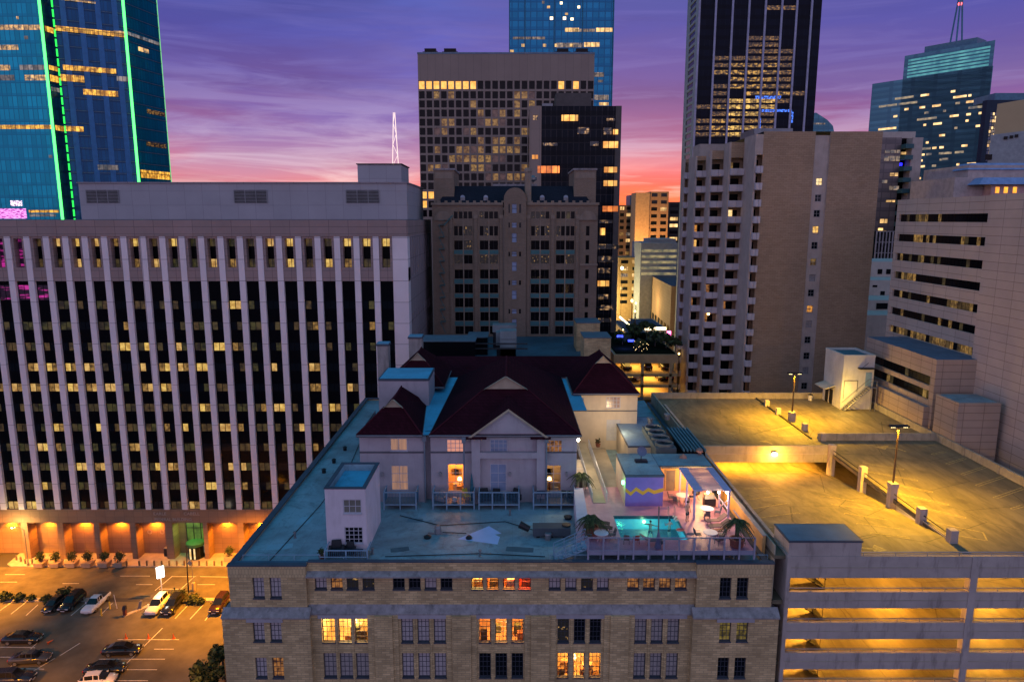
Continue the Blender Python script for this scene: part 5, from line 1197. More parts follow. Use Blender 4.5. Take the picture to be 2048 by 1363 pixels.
# bar room with orange wall
YO = 66.7; o0, o1 = g1 + .02, at(1424, 930, Y=YO).x; ot = at(1380, 931, Y=YO).z; ob = at(1380, 912, Z=ot).y
M_ORW = plain('ochre wall', (.62, .36, .14), .85, var=.08)
bar_ = thing('bar_room', 'flat roofed bar room with ochre wall and grey door behind the pergola', 'bar room', (o0, YO, ZD))
b = MB(); b.box(o0, o1, YO, ob + .8, ZD - .2, ot - .22, M_ORW); b.build('wall', bar_)
b = MB(); b.box(o0, o1 + .1, YO - .12, ob + .9, ot - .22, ot - .02, M_COPE); b.face([(o0, YO, ot), (o1, YO, ot), (o1, ob + .8, ot), (o0, ob + .8, ot)], M_ROOF); b.build('roof', bar_)
b = MB(); fo = front(YO); d0, d1 = at(1332, 950, Y=YO).x, at(1350, 950, Y=YO).x; b.fbox(fo, d0, d1, ZD, ZD + 2.1, .0, .05, plain('door grey brown', (.20, .16, .13), .6)); b.fbox(fo, d0 - .08, d0 - .003, ZD, ZD + 2.2, 0, .08, M_ORW); b.fbox(fo, d1 + .003, d1 + .08, ZD, ZD + 2.2, 0, .08, M_ORW); d_ = b.build('door', bar_)
b = MB(); b.fbox(fo, d1 - .2, d1 - .12, ZD + 1, ZD + 1.15, .05, .12, M_GREYM); b.build('handle', d_)
for i, (u, v, l) in enumerate(((1366, 915, 'coppery round roof vent over the bar room, nearer the middle'), (1399, 908, 'coppery turbine vent at the right end of the bar roof'))):
    p = at(u, v, Z=ot); o = MB().lathe((0, 0, 0), [(.18, 0), (.18, .25), (.38, .3), (.30, .45), (.38, .5), (.1, .7)] if i else [(.38, 0), (.3, .12), (.38, .2), (.1, .4)], plain('copper', (.42, .22, .18), .35, .7), 12).build('roof_vent'); o.location = p; tag(o, l, 'vent')
lamp('POINT', 'bar wall light', (o0 + 4.2, YO - 2.0, ZD + 2.3), 800, (1, .5, .12), .2)
# pergola
def canvas():
    m, t, b = newmat('pale canopy cloth'); d = t.n('ShaderNodeBsdfDiffuse'); d.inputs[0].default_value = (.7, .6, .6, 1); tl = t.n('ShaderNodeBsdfTranslucent')
    g = t.n('ShaderNodeNewGeometry'); mp = t.n('ShaderNodeMapping'); mp.inputs['Scale'].default_value = (.4, 2.2, 1); t.l(g.outputs['Position'], mp.inputs[0]); n = t.n('ShaderNodeTexNoise', Scale=1.2, Detail=3.0); t.l(mp.outputs[0], n.inputs['Vector'])
    t.l(t.ramp(n.outputs[0], [(.35, (.5, .42, .5)), (.65, (.95, .86, .82))]), tl.inputs[0]); mx = t.n('ShaderNodeMixShader'); mx.inputs[0].default_value = .6; t.l(d.outputs[0], mx.inputs[1]); t.l(tl.outputs[0], mx.inputs[2]); t.l(mx.outputs[0], m.node_tree.nodes['Material Output'].inputs[0]); return m
pz = 41.0; A_ = [at(u, v, Z=pz) for u, v in ((1358, 936), (1424, 936), (1460, 981), (1396, 983))]
xl, xr, yb0, yf0 = A_[3].x - .3, A_[2].x + .1, A_[0].y, A_[2].y
pg = thing('pergola', 'white pergola with pale cloth roof and three glowing lamps', 'pergola', (xl, yf0, ZD))
M_LAVW = plain('lavender white timber', (.48, .42, .62), .6)
b = MB(); b.hexa([(xl + .8, yf0 + .05, pz), (xr - .7, yf0 + .05, pz), (xr - .7, yb0, pz), (xl + .8, yb0, pz), (xl + .8, yf0 + .05, pz + .06), (xr - .7, yf0 + .05, pz + .06), (xr - .7, yb0, pz + .06), (xl + .8, yb0, pz + .06)], canvas()); b.build('canopy', pg)
b = MB()
for x0, x1 in ((xl, xl + .78), (xr - .68, xr)): b.box(x0, x1, yf0, yb0, pz - .05, pz + .1, M_LAVW)
b.build('beam', pg)
for x in (xl + .12, xr - .12):
    for y in (yf0 + .12, (yf0 + yb0) / 2, yb0 - .2):
        b = MB(); b.box(x - .08, x + .08, y - .08, y + .08, ZD, pz - .05, M_LAVW); b.build('post', pg)
b = MB(); b.box(xr - .16, xr - .1, yf0 + .2, (yf0 + yb0) / 2, ZD + .9, ZD + 1.0, M_LAVW); b.bar((xr - .13, yf0 + .2, ZD + 1.9), (xr - .13, yf0 + 2.4, ZD + .3), .04, M_LAVW); b.build('brace', pg)
LBULB = glow('pergola bulb', (1, .8, .5), 26, light=True)
for x in (xl + 1.3, xl + 2.3, xr - .35):
    b = MB(); b.lathe((x, yf0 + .15, pz - .3), [(.02, 0), (.11, .06), (.11, .16), (.02, .22)], LBULB, 10); b.build('lamp', pg)
    lamp('POINT', 'pergola light', (x, yf0 + .2, pz - .45), 85, (1, .68, .5), .1)
lamp('POINT', 'pergola light', ((xl + xr) / 2, yf0 + 3, pz - .4), 420, (1, .6, .28), .15)
# guard wall between terrace and car deck
gw = thing('terrace_wall', 'long ochre screen wall between pool terrace and car deck', 'wall', (21.1, 60, ZR))
b = MB(); b.box(21.02, 21.28, 55, 70, ZR, 38.9, M_ORW); b.build('panel', gw)
b = MB(); b.box(20.98, 21.32, 54.96, 70, 38.9, 38.98, plain('wall coping', (.34, .30, .28), .8)); b.build('coping', gw)
# left planter wall and stairs
w0, w1 = at(1170, 975, Z=ZD + 1), at(1183, 1030, Z=ZD + 1)
t_ = thing('planter_wall', 'low white rendered wall between the house and the pool terrace', 'wall', (5.6, 58, ZR))
b = MB(); b.hexa([(5.65, 57.3, ZR), (6.7, 57.3, ZR), (7.0, 65.5, ZR), (6.1, 65.5, ZR), (5.65, 57.3, ZD + .75), (6.7, 57.3, ZD + .75), (7.0, 65.5, ZD + .75), (6.1, 65.5, ZD + .75)], M_WHITE); b.build('wall', t_)
st = thing('roof_stair', 'white railed steps from the blue roof up to the pool terrace', 'stair', (4, 54.5, ZR))
s0, s1 = at(1108, 1118, Z=ZR), Vector((6.2, 55, ZD)); n = 7
b = MB()
for k in range(n): x0 = s0.x + (s1.x - s0.x) * k / n; b.box(x0, x0 + (s1.x - s0.x) / n, 54.2, 55.6, ZR + (ZD - ZR) * (k + 1) / n - .07, ZR + (ZD - ZR) * (k + 1) / n, M_BLUEW)
b.build('tread', st); b = MB()
for y in (54.2, 55.6):
    for hh in (.45, .75, 1.05): b.bar((s0.x, y, ZR + hh), (s1.x, y, ZD + hh), .03, M_BLUEW, 5)
    for k in range(4): x = s0.x + (s1.x - s0.x) * k / 3; b.bar((x, y, ZR + (ZD - ZR) * k / 3), (x, y, ZR + (ZD - ZR) * k / 3 + 1.05), .035, M_BLUEW, 5)
    b.bar((s0.x, y, ZR + .02), (s1.x, y, ZD - .1), .06, M_BLUEW, 5)
b.build('handrail', st)
# walkway up between house wing and pool house
ww_ = thing('ramp_walk', 'cream walkway with white railings between the house and the pool house', 'walkway', (8, 70, ZR))
b = MB(); b.box(6.9, 11.5, 67.6, 83, ZR, ZR + .25, plain('cream paving', (.42, .34, .25), .85)); b.box(7.8, 9.0, 63.5, 82, ZR + .26, ZD + .05, plain('walk paving', (.46, .38, .26), .85)); b.build('deck', ww_)
for x in (7.7, 9.1):
    b = MB(); b.bar((x, 63.5, ZD + 1.0), (x, 80, ZD + 1.0), .05, M_WHITEM, 6)
    for k in range(34): y = 63.5 + 16.5 * k / 33; b.bar((x, y, ZD + .05), (x, y, ZD + 1.0), .022, M_WHITEM, 4)
    b.build('railing', ww_)
b = MB(); b.box(6.75, 7.6, 68.5, 74, ZR, ZD + .7, plain('white trough', (.60, .52, .46), .8)); b.box(6.85, 7.5, 68.7, 70.8, ZD + .7, ZD + .72, M_CREAM); b.box(6.85, 7.5, 71.3, 73.8, ZD + .7, ZD + .72, M_CREAM); b.build('trough', ww_)
lamp('POINT', 'walk light', (8.4, 72, 40.6), 150, (1, .75, .45), .2)
# low roofs and chillers right of walkway
lr = thing('low_service_roof', 'low pale blue service roof with cream wall behind the pool house', 'service block', (14, 72, ZR))
s_a, s_b = at(1268, 840, Z=40.3), at(1312, 890, Z=40.3)
b = MB(); b.box(12.9, 17.4, 74.5, 86, ZR, 40.1, M_CREAM); b.build('wall', lr)
b = MB(); b.box(12.85, 17.45, 74.45, 86.05, 40.1, 40.25, M_COPE); b.face([(12.95, 74.55, 40.26), (17.35, 74.55, 40.26), (17.35, 85.9, 40.26), (12.95, 85.9, 40.26)], roofmat('service roof membrane', (.20, .30, .42), (.10, .15, .22))); b.build('roof', lr)
for i, (u, v, l) in enumerate(((1300, 846, 'grey roof hood on the service roof, left of two'), (1334, 838, 'grey roof hood on the service roof, near the chiller'))):
    p = at(u, v, Z=40.26); o = MB().lathe((0, 0, 0), [(.3, 0), (.3, .5), (.42, .55), (.42, .7), (.1, .8)], M_GREYM, 10).build('roof_vent'); o.location = p; tag(o, l, 'vent')
p = at(1299, 899, Z=ZR + .4); o = MB().lathe((0, 0, 0), [(.55, 0), (.55, 2.0), (.62, 2.0), (.62, 2.1)], plain('pale tank', (.45, .36, .33), .6), 14).build('water_tank'); o.location = (13.6, 72.4, ZR); tag(o, 'pale cylindrical tank between the pool house and the chillers', 'tank')
ch = thing('chiller', 'large dark rooftop chiller with four round fans', 'chiller', (18, 73, ZR))
k0, k1 = 15.4, 17.6
b = MB(); b.box(k0, k1, 71.8, 80, ZR + .5, 40.9, plain('chiller casing', (.10, .13, .15), .6, .3, grime=.3)); b.build('casing', ch)
for i in range(4):
    y = 72.9 + i * 1.95; b = MB(); b.lathe((k0 + 1.1, y, 40.9), [(.98, 0), (1.0, .32), (.9, .34), (.86, .1)], plain('chiller metal', (.16, .19, .2), .5, .4), 20, False); b.lathe((k0 + 1.1, y, 40.92), [(.3, 0), (.3, .1)], M_DKMET, 10)
    for s in range(5):
        A = s * 1.256; b.hexa([(k0 + 1.1, y, 41.0), (k0 + 1.1 + .8 * math.cos(A), y + .8 * math.sin(A), 40.98), (k0 + 1.1 + .8 * math.cos(A + .5), y + .8 * math.sin(A + .5), 41.05), (k0 + 1.1 + .1, y + .1, 41.05)] + [(k0 + 1.1, y, 41.03), (k0 + 1.1 + .8 * math.cos(A), y + .8 * math.sin(A), 41.01), (k0 + 1.1 + .8 * math.cos(A + .5), y + .8 * math.sin(A + .5), 41.08), (k0 + 1.2, y + .1, 41.08)], M_DKMET)
    b.build('fan', ch)
lo = thing('louvre_screen', 'slatted teal louvre unit next to the chiller along the parapet', 'louvre unit', (19.4, 75, ZR))
b = MB(); b.box(18.3, 20.7, 71.8, 80, ZR + .6, 40.5, GL_BLK); b.build('core', lo); b = MB()
for k in range(7): x = 18.35 + k * .38; b.box(x, x + .16, 71.8, 80, 40.52, 40.75, plain('teal slat', (.09, .20, .24), .6))
b.build('slat', lo); b = MB()
for x in (18.4, 20.6):
    for y in (71.9, 79.8): b.box(x - .08, x + .08, y - .08, y + .08, ZR, ZR + .6, M_GREYM)
b.build('leg', lo)
# furniture round the pool
TABW = plain('white table top', (.66, .58, .62), .5)
tl = [(1413, 1030, 'round white table in front of the pergola'), (1420, 1079, 'round white table at the front right corner of the terrace'), (1202, 1080, 'round white table at the front left corner by the palm'), (1364, 1003, 'round white table beside the bar room door')]
TP = []
for u, v, l in tl:
    p = at(u, v, Z=ZD); TP.append(p); table(p, .62, .72, TABW, l)
chl = [(2, -1.0, .1, 'pink tinted metal chair right of the front left table', 80), (2, .95, .25, 'metal chair left of the front left table', -80), (0, .95, -.15, 'dark chair right of the table before the pergola', -100), (0, -.2, -.9, 'metal chair in front of the table before the pergola', 170),
       (1, -1.0, .25, 'dark blue chair left of the front right table', 95), (1, .5, -.85, 'metal chair in front of the front right table', 200), (1, 1.0, .2, 'metal chair right of the front right table', -90), (3, -1.05, .1, 'metal chair left of the table by the door', 90), (3, .2, -.95, 'metal chair in front of the table by the door', 180), (3, 1.0, .3, 'dark chair right of the table by the door', -90), (3, -.7, -.7, 'metal chair at the near left of the table by the door', 135)]
CM = plain('brown mesh chair', (.16, .12, .12), .7); CB = plain('dark blue chair', (.03, .04, .09), .7)
for i, dx, dy, l, a in chl:
    p = TP[i]; chair(Vector((p.x + dx, p.y + dy, ZD)), R(a), CB if 'dark' in l else CM, l, 'metal chairs round the pool tables', 1.0, 'pool_chair', True)
def lounger(p, rz, m, label, up=.5):
    t_ = thing('sun_lounger', label, 'sun lounger', p, 'sun loungers by the pool', local=True, rz=rz)
    b = MB(); pts = [(-.95, .32), (-.6, .38), (.25, .34), (.95, .34 + up)]
    for (x0, z0), (x1, z1) in zip(pts[:3], pts[1:3]): b.hexa([(x0, -.3, z0), (x1, -.3, z1), (x1, .3, z1), (x0, .3, z0), (x0, -.3, z0 + .05), (x1, -.3, z1 + .05), (x1, .3, z1 + .05), (x0, .3, z0 + .05)], m)
    b.build('bed', t_); (x0, z0), (x1, z1) = pts[2:]; b = MB(); b.hexa([(x0, -.3, z0), (x1, -.3, z1), (x1, .3, z1), (x0, .3, z0), (x0 - .03, -.3, z0 + .05), (x1 - .03, -.3, z1 + .05), (x1 - .03, .3, z1 + .05), (x0 - .03, .3, z0 + .05)], m); b.build('backrest', t_)
    for x in (-.7, .35):
        for y in (-.28, .28): b = MB(); b.bar((x, y, .34), (x, y, 0), .025, M_GREYM, 5); b.build('leg', t_)
LM = plain('brown lounger mesh', (.16, .10, .09), .8); LMD = plain('dark lounger mesh', (.05, .03, .04), .8)
for u, v, m, rz, l in ((1432, 1047, LM, 12, 'brown mesh lounger nearest the pergola'), (1438, 1058, LM, 12, 'brown mesh lounger, middle of the three beside the right palm'), (1442, 1067, plain('terracotta lounger', (.30, .09, .05), .8), 12, 'brown mesh lounger next to the right palm pot'), (1198, 1052, LMD, 168, 'dark lounger behind the left palm'), (1203, 1061, LMD, 168, 'dark lounger beside the left palm pot'), (1302, 1087, plain('grey lounger', (.12, .12, .16), .8), 184, 'grey lounger lying along the front rail below the pool')):
    lounger(at(u, v, Z=ZD), R(rz), m, l)
p = at(1322, 1093, Z=ZD); chair(p, R(120), CB, 'small dark folding chair by the grey lounger', S=.9)
p = at(1272, 1086, Z=ZD); chair(p, R(190), plain('red chair', (.4, .07, .04), .7), 'red low chair at the front rail below the pool', S=.9)
p = at(1253, 1086, Z=ZD); chair(p, R(170), CM, 'thin metal chair at the front rail left of the red chair', S=.95)
# pole
p = at(1316, 1097, Z=ZD); t_ = thing('flag_pole', 'slim grey pole with a wrapped cloth base at the front of the pool', 'pole', p)
b = MB(); b.bar(p, at(1318, 1012, Y=p.y), .06, M_GREYM, 8); b.build('shaft', t_); b = MB(); b.lathe(p, [(.3, .1), (.2, .6), (.12, 1.3), (.07, 1.5)], plain('wrapped cloth', (.16, .17, .28), .9), 9); b.build('wrap', t_)
# palms
def palm(p, h, r, nf, label, seed, potm=None):
    t_ = thing('palm_tree', label, 'palm', p, 'potted palms of the pool terrace'); rnd = random.Random(seed)
    potm = potm or plain('terracotta pot', (.34, .11, .07), .7)
    b = MB(); b.lathe(p, [(.38, 0), (.55, .1), (.58, .62), (.64, .62), (.64, .74), (.52, .74), (.5, .6)], potm, 14); b.build('pot', t_)
    b = MB(); b.lathe(p, [(.26, .6), (.20, .9), (.16, h * .7), (.2, h)], plain('palm trunk', (.10, .07, .05), .95, var=.4, scale=6), 9); b.build('trunk', t_)
    b = MB(); top = Vector((p.x, p.y, p.z + h))
    for k in range(nf):
        A = k * 2.39996 + rnd.random() * .4; el = rnd.uniform(-.1, 1.25); L = r * rnd.uniform(.8, 1.1); d = Vector((math.cos(A), math.sin(A), 0)); sd = Vector((-d.y, d.x, 0)); prev = None
        for s in range(9):
            q = s / 8; pt_ = top + d * (L * q * math.cos(el * (1 - q * .3))) + Vector((0, 0, L * (math.sin(el) * q - (.75 + .45 * (el > .5)) * q * q)))
            if prev is not None:
                tn = (pt_ - prev).normalized(); wd = .42 * L * (.25 + q) * (1.08 - q) * 1.2
                for sg in (-1, 1):
                    for hh in (0, .5):
                        o_ = prev + (pt_ - prev) * hh; e = o_ + sd * sg * wd * .8 + tn * wd * .55 - Vector((0, 0, wd * .45)); b.face([o_ - tn * .035, e, o_ + tn * .045], LEAF[(k + s) % 3])
                b.bar(prev, pt_, .018, LEAF[1], 4)
            prev = pt_
    b.build('frond', t_); return t_
palm(at(1182, 1067, Z=ZD), 1.35, 1.75, 34, 'bushy potted palm at the front left of the pool', 3)
palm(at(1473, 1092, Z=ZD), 2.1, 1.6, 32, 'potted palm with drooping fronds at the front right of the pool', 5)
palm(Vector((6.9, 66.6, ZR + .26)), 2.7, 1.5, 30, 'potted palm at the right corner of the house', 8)
p = at(1196, 893, Z=ZD); t_ = thing('pot_plant', 'brown pot plant at the top of the walkway', 'plant', p, local=True); b = MB(); b.lathe((0, 0, 0), [(.22, 0), (.32, .4)], plain('clay pot', (.28, .10, .06), .8), 10); b.build('pot', t_); b = MB(); leafcloud(b, (0, 0, .7), .42, 120, .12, [plain('rust leaf', (.18, .08, .04), .8)] + LEAF[:1], 91); b.build('foliage', t_)
# grill and counter
p = at(1418, 1012, Z=ZD); t_ = thing('grill', 'shiny hooded barbecue grill under the pergola lamps', 'grill', p)
b = MB(); b.box(p.x - .55, p.x + .55, p.y - .3, p.y + .3, ZD + .1, ZD + .85, M_DKMET); b.build('cabinet', t_)
b = MB(); b.hexa([(p.x - .5, p.y - .3, ZD + .85), (p.x + .5, p.y - .3, ZD + .85), (p.x + .5, p.y + .3, ZD + .85), (p.x - .5, p.y + .3, ZD + .85), (p.x - .45, p.y - .15, ZD + 1.2), (p.x + .45, p.y - .15, ZD + 1.2), (p.x + .45, p.y + .3, ZD + 1.25), (p.x - .45, p.y + .3, ZD + 1.25)], plain('steel hood', (.22, .2, .15), .4, .5)); b.build('hood', t_)
t_ = thing('grill', 'black kettle grill left of the hooded barbecue', 'grill', (p.x - .9, p.y + 1.4, ZD), local=True)
b = MB(); b.lathe((0, 0, .5), [(.1, 0), (.36, .2), (.4, .36), (.3, .58), (.06, .68)], M_DKMET, 14); b.build('bowl', t_); b = MB()
for k in range(3): b.bar((0, 0, .6), (.35 * math.cos(k * 2.1), .35 * math.sin(k * 2.1), 0), .02, M_DKMET, 4)
b.build('leg', t_)
# floats and small things in/near the pool
p = at(1363, 1060, Z=ZD - .1); o = MB().lathe((0, 0, 0), [(.3, 0), (.42, .08), (.3, .16), (.2, .08)], plain('pool ring red', (.6, .08, .06), .5), 14, False).build('pool_float', smooth=True); o.location = (p.x - .1, p.y, ZD - .12); o.scale = (1, .6, 1); tag(o, 'red and white ring float at the right end of the pool', 'pool float')
p = at(1352, 1038, Z=ZD - .1); b = MB(); rnd = random.Random(4)
for k in range(14): q = Vector((rnd.uniform(-.2, .2), rnd.uniform(-.6, .6), .05)); b.hexa([q + Vector(v_) for v_ in ((-.09, -.06, 0), (.09, -.05, 0), (.08, .06, 0), (-.08, .05, 0), (-.07, -.04, .1), (.07, -.05, .1), (.06, .05, .1), (-.06, .04, .1))], plain('foam white', (.7, .7, .6), .6))
o = b.build('pool_float'); o.location = (p.x + .0, p.y, ZD - .12); tag(o, 'cluster of white foam floats along the right pool side', 'pool float')
p = at(1381, 1067, Z=ZD); o = MB().lathe((0, 0, 0), [(.36, .002), (.34, .04)], plain('dark towel', (.08, .09, .14), .9), 12).build('folded_towel'); o.location = p; o.scale = (1, .6, 1); tag(o, 'dark folded towel on the deck right of the pool', 'towel')
# ------------------------------------------------------------------ people
M_SKIN = plain('skin', (.42, .22, .16), .6, var=.08); M_SKIN2 = plain('skin dark', (.22, .11, .07), .6, var=.08); M_SHORT = plain('dark shorts', (.02, .02, .03), .8); M_HAIR = plain('dark hair', (.015, .01, .008), .8)
def skinned(name, nodes, edges, m, parent, root=0, sub=1):
    me = bpy.data.meshes.new(name); me.from_pydata([n[0] for n in nodes], edges, []); me.materials.append(m)
    o = bpy.data.objects.new(name, me); COL.objects.link(o)
    s = o.modifiers.new('skin', 'SKIN'); s.use_smooth_shade = True
    if not me.skin_vertices:
        bm = bmesh.new(); bm.from_mesh(me); bm.verts.layers.skin.verify(); bm.to_mesh(me); bm.free()
    for i, n in enumerate(nodes):
        r_ = n[1] if isinstance(n[1], tuple) else (n[1], n[1]); me.skin_vertices[0].data[i].radius = r_; me.skin_vertices[0].data[i].use_root = (i == root)
    d = o.modifiers.new('sub', 'SUBSURF'); d.levels = sub; d.render_levels = sub + 1
    if parent: o.parent = parent
    return o
def person(label, p, rz, skin, arms, legs, H=1.0, lean=0.):
    """arms/legs: joint lists relative; z measured from the feet plane"""
    t_ = thing('person', label, 'person', p, local=True, rz=rz); t_.scale = (H,) * 3
    N, E = [], []
    def ad(pt, r, frm=None):
        N.append((Vector(pt), r)); k = len(N) - 1
        if frm is not None: E.append((frm, k))
        return k
    pel = ad((0, 0, .92), (.15, .11)); wa = ad((0, -lean * .3, 1.08), (.135, .10), pel); ches = ad((0, -lean * .7, 1.32), (.165, .11), wa); nb = ad((0, -lean, 1.47), (.07, .06), ches); nk = ad((0, -lean, 1.54), .055, nb)
    hd = ad((0, -lean - .02, 1.63), (.08, .09), nk); h2 = ad((0, -lean - .01, 1.73), (.07, .08), hd); ad((0, -lean - .1, 1.655), .018, hd)
    for s, (el, wr) in zip((-1, 1), arms):
        sh = ad((s * .19, -lean, 1.42), .06, ches); e_ = ad(el, .043, sh); w_ = ad(wr, .03, e_); dv = (Vector(wr) - Vector(el)).normalized(); pm = ad(Vector(wr) + dv * .08, (.036, .02), w_)
        sd_ = Vector((0, 1, 0)) if abs(dv.y) < .8 else Vector((0, 0, 1))
        for f in range(4): k = ad(Vector(wr) + dv * .13 + sd_ * (f - 1.5) * .02, .009, pm); ad(Vector(wr) + dv * (.18 - abs(f - 1.3) * .012) + sd_ * (f - 1.5) * .024, .007, k)
        ad(Vector(wr) + dv * .09 + sd_ * .05, .009, pm)
    for s, (kn, an) in zip((-1, 1), legs):
        hp = ad((s * .09, 0, .86), .09, pel); k_ = ad(kn, .06, hp); a_n = ad(an, .038, k_); ad((an[0], an[1] - .14, max(.03, an[2] - .05)) if an[2] < .3 else (an[0], an[1] + .1, an[2]), (.04, .025), a_n)
    skinned('body', N, E, skin, t_)
    SN = [(Vector((0, 0, .97)), (.165, .125)), (Vector((0, 0, .88)), (.165, .13))]; SE = [(0, 1)]
    for s, (kn, an) in zip((-1, 1), legs): kk = Vector((s * .09, 0, .84)); m_ = kk.lerp(Vector(kn), .85); SN += [(kk, .105), (m_, .085)]; SE += [(1, len(SN) - 2), (len(SN) - 2, len(SN) - 1)]
    skinned('shorts', SN, SE, M_SHORT, t_)
    b = MB(); b.lathe((0, -lean + .005, 1.66), [(.1, 0), (.105, .06), (.085, .13), (.03, .165)], M_HAIR, 10); b.build('hair', t_, smooth=True)
    b = MB()
    for s in (-.032, .032): b.box(s - .012, s + .012, -lean - .113, -lean - .1, 1.66, 1.675, M_HAIR)
    b.build('eye', t_)
    return t_
person('shirtless person in dark shorts standing barefoot beside the pergola post', at(1374, 1042, Z=ZD), R(35), M_SKIN, [((-.30, .02, 1.15), (-.24, -.12, .95)), ((.30, .03, 1.15), (.27, -.08, .92))], [((-.11, -.03, .48), (-.12, .02, .07)), ((.11, -.02, .48), (.13, .04, .07))], 1.08)
person('person in the pool with arms spread wide, seen as a silhouette before the lamp', at(1300, 1078, Z=ZD - 1.25), R(150), M_SKIN2, [((-.42, -.05, 1.36), (-.66, -.12, 1.36)), ((.42, -.05, 1.34), (.68, .0, 1.38))], [((-.16, -.1, .5), (-.24, .1, .1)), ((.16, -.1, .5), (.26, .1, .1))], 1.0)
person('bare backed person in the pool with elbows bent, right of the other swimmer', at(1338, 1074, Z=ZD - 1.25), R(-160), M_SKIN, [((-.38, -.05, 1.22), (-.30, -.28, 1.3)), ((.38, -.05, 1.22), (.3, -.28, 1.3))], [((-.1, -.05, .5), (-.1, .05, .1)), ((.1, -.05, .5), (.1, .05, .1))], .95)
# ================================================================== PARKING GARAGE
M_GCON = plain('garage concrete', (.41, .355, .33), .85, var=.14, scale=.5, grime=.7, bump=.1)
M_GCONY = plain('old garage concrete', (.36, .32, .25), .85, var=.2, scale=.8, grime=.6, bump=.1)
def deckmat():
    m, t, b = newmat('oil stained deck'); g = t.n('ShaderNodeNewGeometry')
    mp = t.n('ShaderNodeMapping'); mp.inputs['Scale'].default_value = (.5, .12, 1); mp.inputs['Rotation'].default_value = (0, 0, R(-62)); t.l(g.outputs['Position'], mp.inputs[0])
    n1 = t.n('ShaderNodeTexNoise', Scale=2.2, Detail=7.0, Roughness=.68, Distortion=.4); t.l(mp.outputs[0], n1.inputs['Vector'])
    n2 = t.n('ShaderNodeTexNoise', Scale=.14, Detail=4.0); t.l(g.outputs['Position'], n2.inputs['Vector'])
    col = t.mix(t.ramp(n1.outputs[0], [(.34, (0, 0, 0)), (.62, (1, 1, 1))]), (.105, .088, .055), (.215, .18, .11))
    col = t.mix(t.ramp(n2.outputs[0], [(.35, (.45,) * 3), (.6, (0,) * 3)]), col, (.075, .066, .052))
    vo = t.n('ShaderNodeTexVoronoi', Scale=.33); t.l(g.outputs['Position'], vo.inputs['Vector']); n5 = t.n('ShaderNodeTexNoise', Scale=1.6, Detail=4.0); t.l(g.outputs['Position'], n5.inputs['Vector'])
    ol = t.math('MULTIPLY', t.ramp(t.math('ADD', vo.outputs['Distance'], t.math('MULTIPLY', n5.outputs[0], .35)), [(.28, (1, 1, 1)), (.42, (0, 0, 0))]), .35)
    col = t.mix(ol, col, (.035, .03, .025))
    cr = t.n('ShaderNodeTexVoronoi', Scale=.16, feature='DISTANCE_TO_EDGE'); t.l(t.mix(.12, g.outputs['Position'], n5.outputs[1]), cr.inputs['Vector'])
    col = t.mix(t.math('MULTIPLY', t.math('LESS_THAN', cr.outputs['Distance'], .006), .6), col, (.03, .026, .02))
    t.l(col, b.inputs['Base Color']); b.inputs['Roughness'].default_value = .75
    return m
M_DECK = deckmat()
GX0, GXM, GX1, YG, ZG = 21.4, 37.35, 52.5, 53.0, 38.0
GF = [34.1, 34.05, 31.3, 28.56, 25.85, 23.1]
gar = thing('parking_garage', 'grey concrete parking garage with yellow lit open floors and an empty rooftop car deck', 'parking garage', ((GX0 + GX1) / 2, YG, 0))
fg = front(YG); GXF = 70.0; GXL = 22.37
# top decks
b = MB()
RY0, RY1 = 57.0, 80.0; RZ1 = 35.3
b.box(GX0, GXM, YG + .3, RY0, ZG - .3, ZG, M_DECK)
b.hexa([(GX0, RY0, ZG - .3), (GXM - .1, RY0, ZG - .3), (GXM - .1, RY1, RZ1 - .3), (GX0, RY1, RZ1 - .3), (GX0, RY0, ZG), (GXM - .1, RY0, ZG), (GXM - .1, RY1, RZ1), (GX0, RY1, RZ1)], M_DECK)
b.box(GX0, GXM, RY1 + .03, 104, RZ1 - .3, RZ1, M_DECK)
b.box(GX0, GXM, 78.9, 104, ZG - .35, ZG, M_DECK)
b.box(GXM, GX1, YG + .3, 83.4, ZG - .35, ZG, M_DECK); b.box(GXM + .001, GX1, 83.4, 104, ZG - .35, ZG - .03, M_DECK)
b.build('top_deck', gar)
b = MB()
for z in GF[1:]: b.box(GX0 + .1, GXF, YG + .3, 99.9, z - .35, z, M_DECK)
b.build('floor_slab', gar)
# perimeter parapets
b = MB()
b.box(GX0 - .08, GX0 + .12, 70, 104.2, ZG - 2.8, ZG + .9, M_GCONY); b.box(GX0 + .02, GX0 + .12, YG + .4, 69.98, GF[0], ZG + .82, M_GCONY)
b.box(GX0, 47.4, 104, 104.25, ZG - 3, ZG + .9, M_GCONY)
b.box(GXM + .6, GX1 + .2, 83.4, 83.65, ZG - 1, ZG + .9, M_GCONY)
b.box(GX1, GX1 + .25, 56, 83.4, ZG - 3, ZG + .9, M_GCONY); b.box(GX1 - .02, GX1 + .23, 83.65, 104, ZG - 3, ZG + .85, M_GCONY)
for y in (60, 66, 72, 78): b.box(GX1 - .12, GX1 - .002, y - .2, y + .2, ZG, ZG + .93, M_GCONY)
b.build('parapet', gar)
b = MB(); b.box(GX0 + .15, GXM + .35, 78.6, 78.88, ZG - 1.1, ZG + .9, M_GCONY); b.box(GX0 + .15, GXM + .35, 78.54, 78.6, ZG - .1, ZG - .02, M_GCON); b.build('cross_beam', gar)
b = MB(); b.box(GX0, GX1, 96, 96.3, GF[0], ZG - .36, M_GCONY); b.build('inner_wall', gar)
b = MB(); b.box(GXF, GXF + .3, YG, 104, 0, ZG + .9, M_GCON); b.box(GX0, GX0 + .1, YG + .4, 104, 0, GF[0] - .4, M_GCON); b.box(GX0, GXF, 100, 100.3, 0, GF[0] - .36, M_GCON); b.build('end_wall', gar)
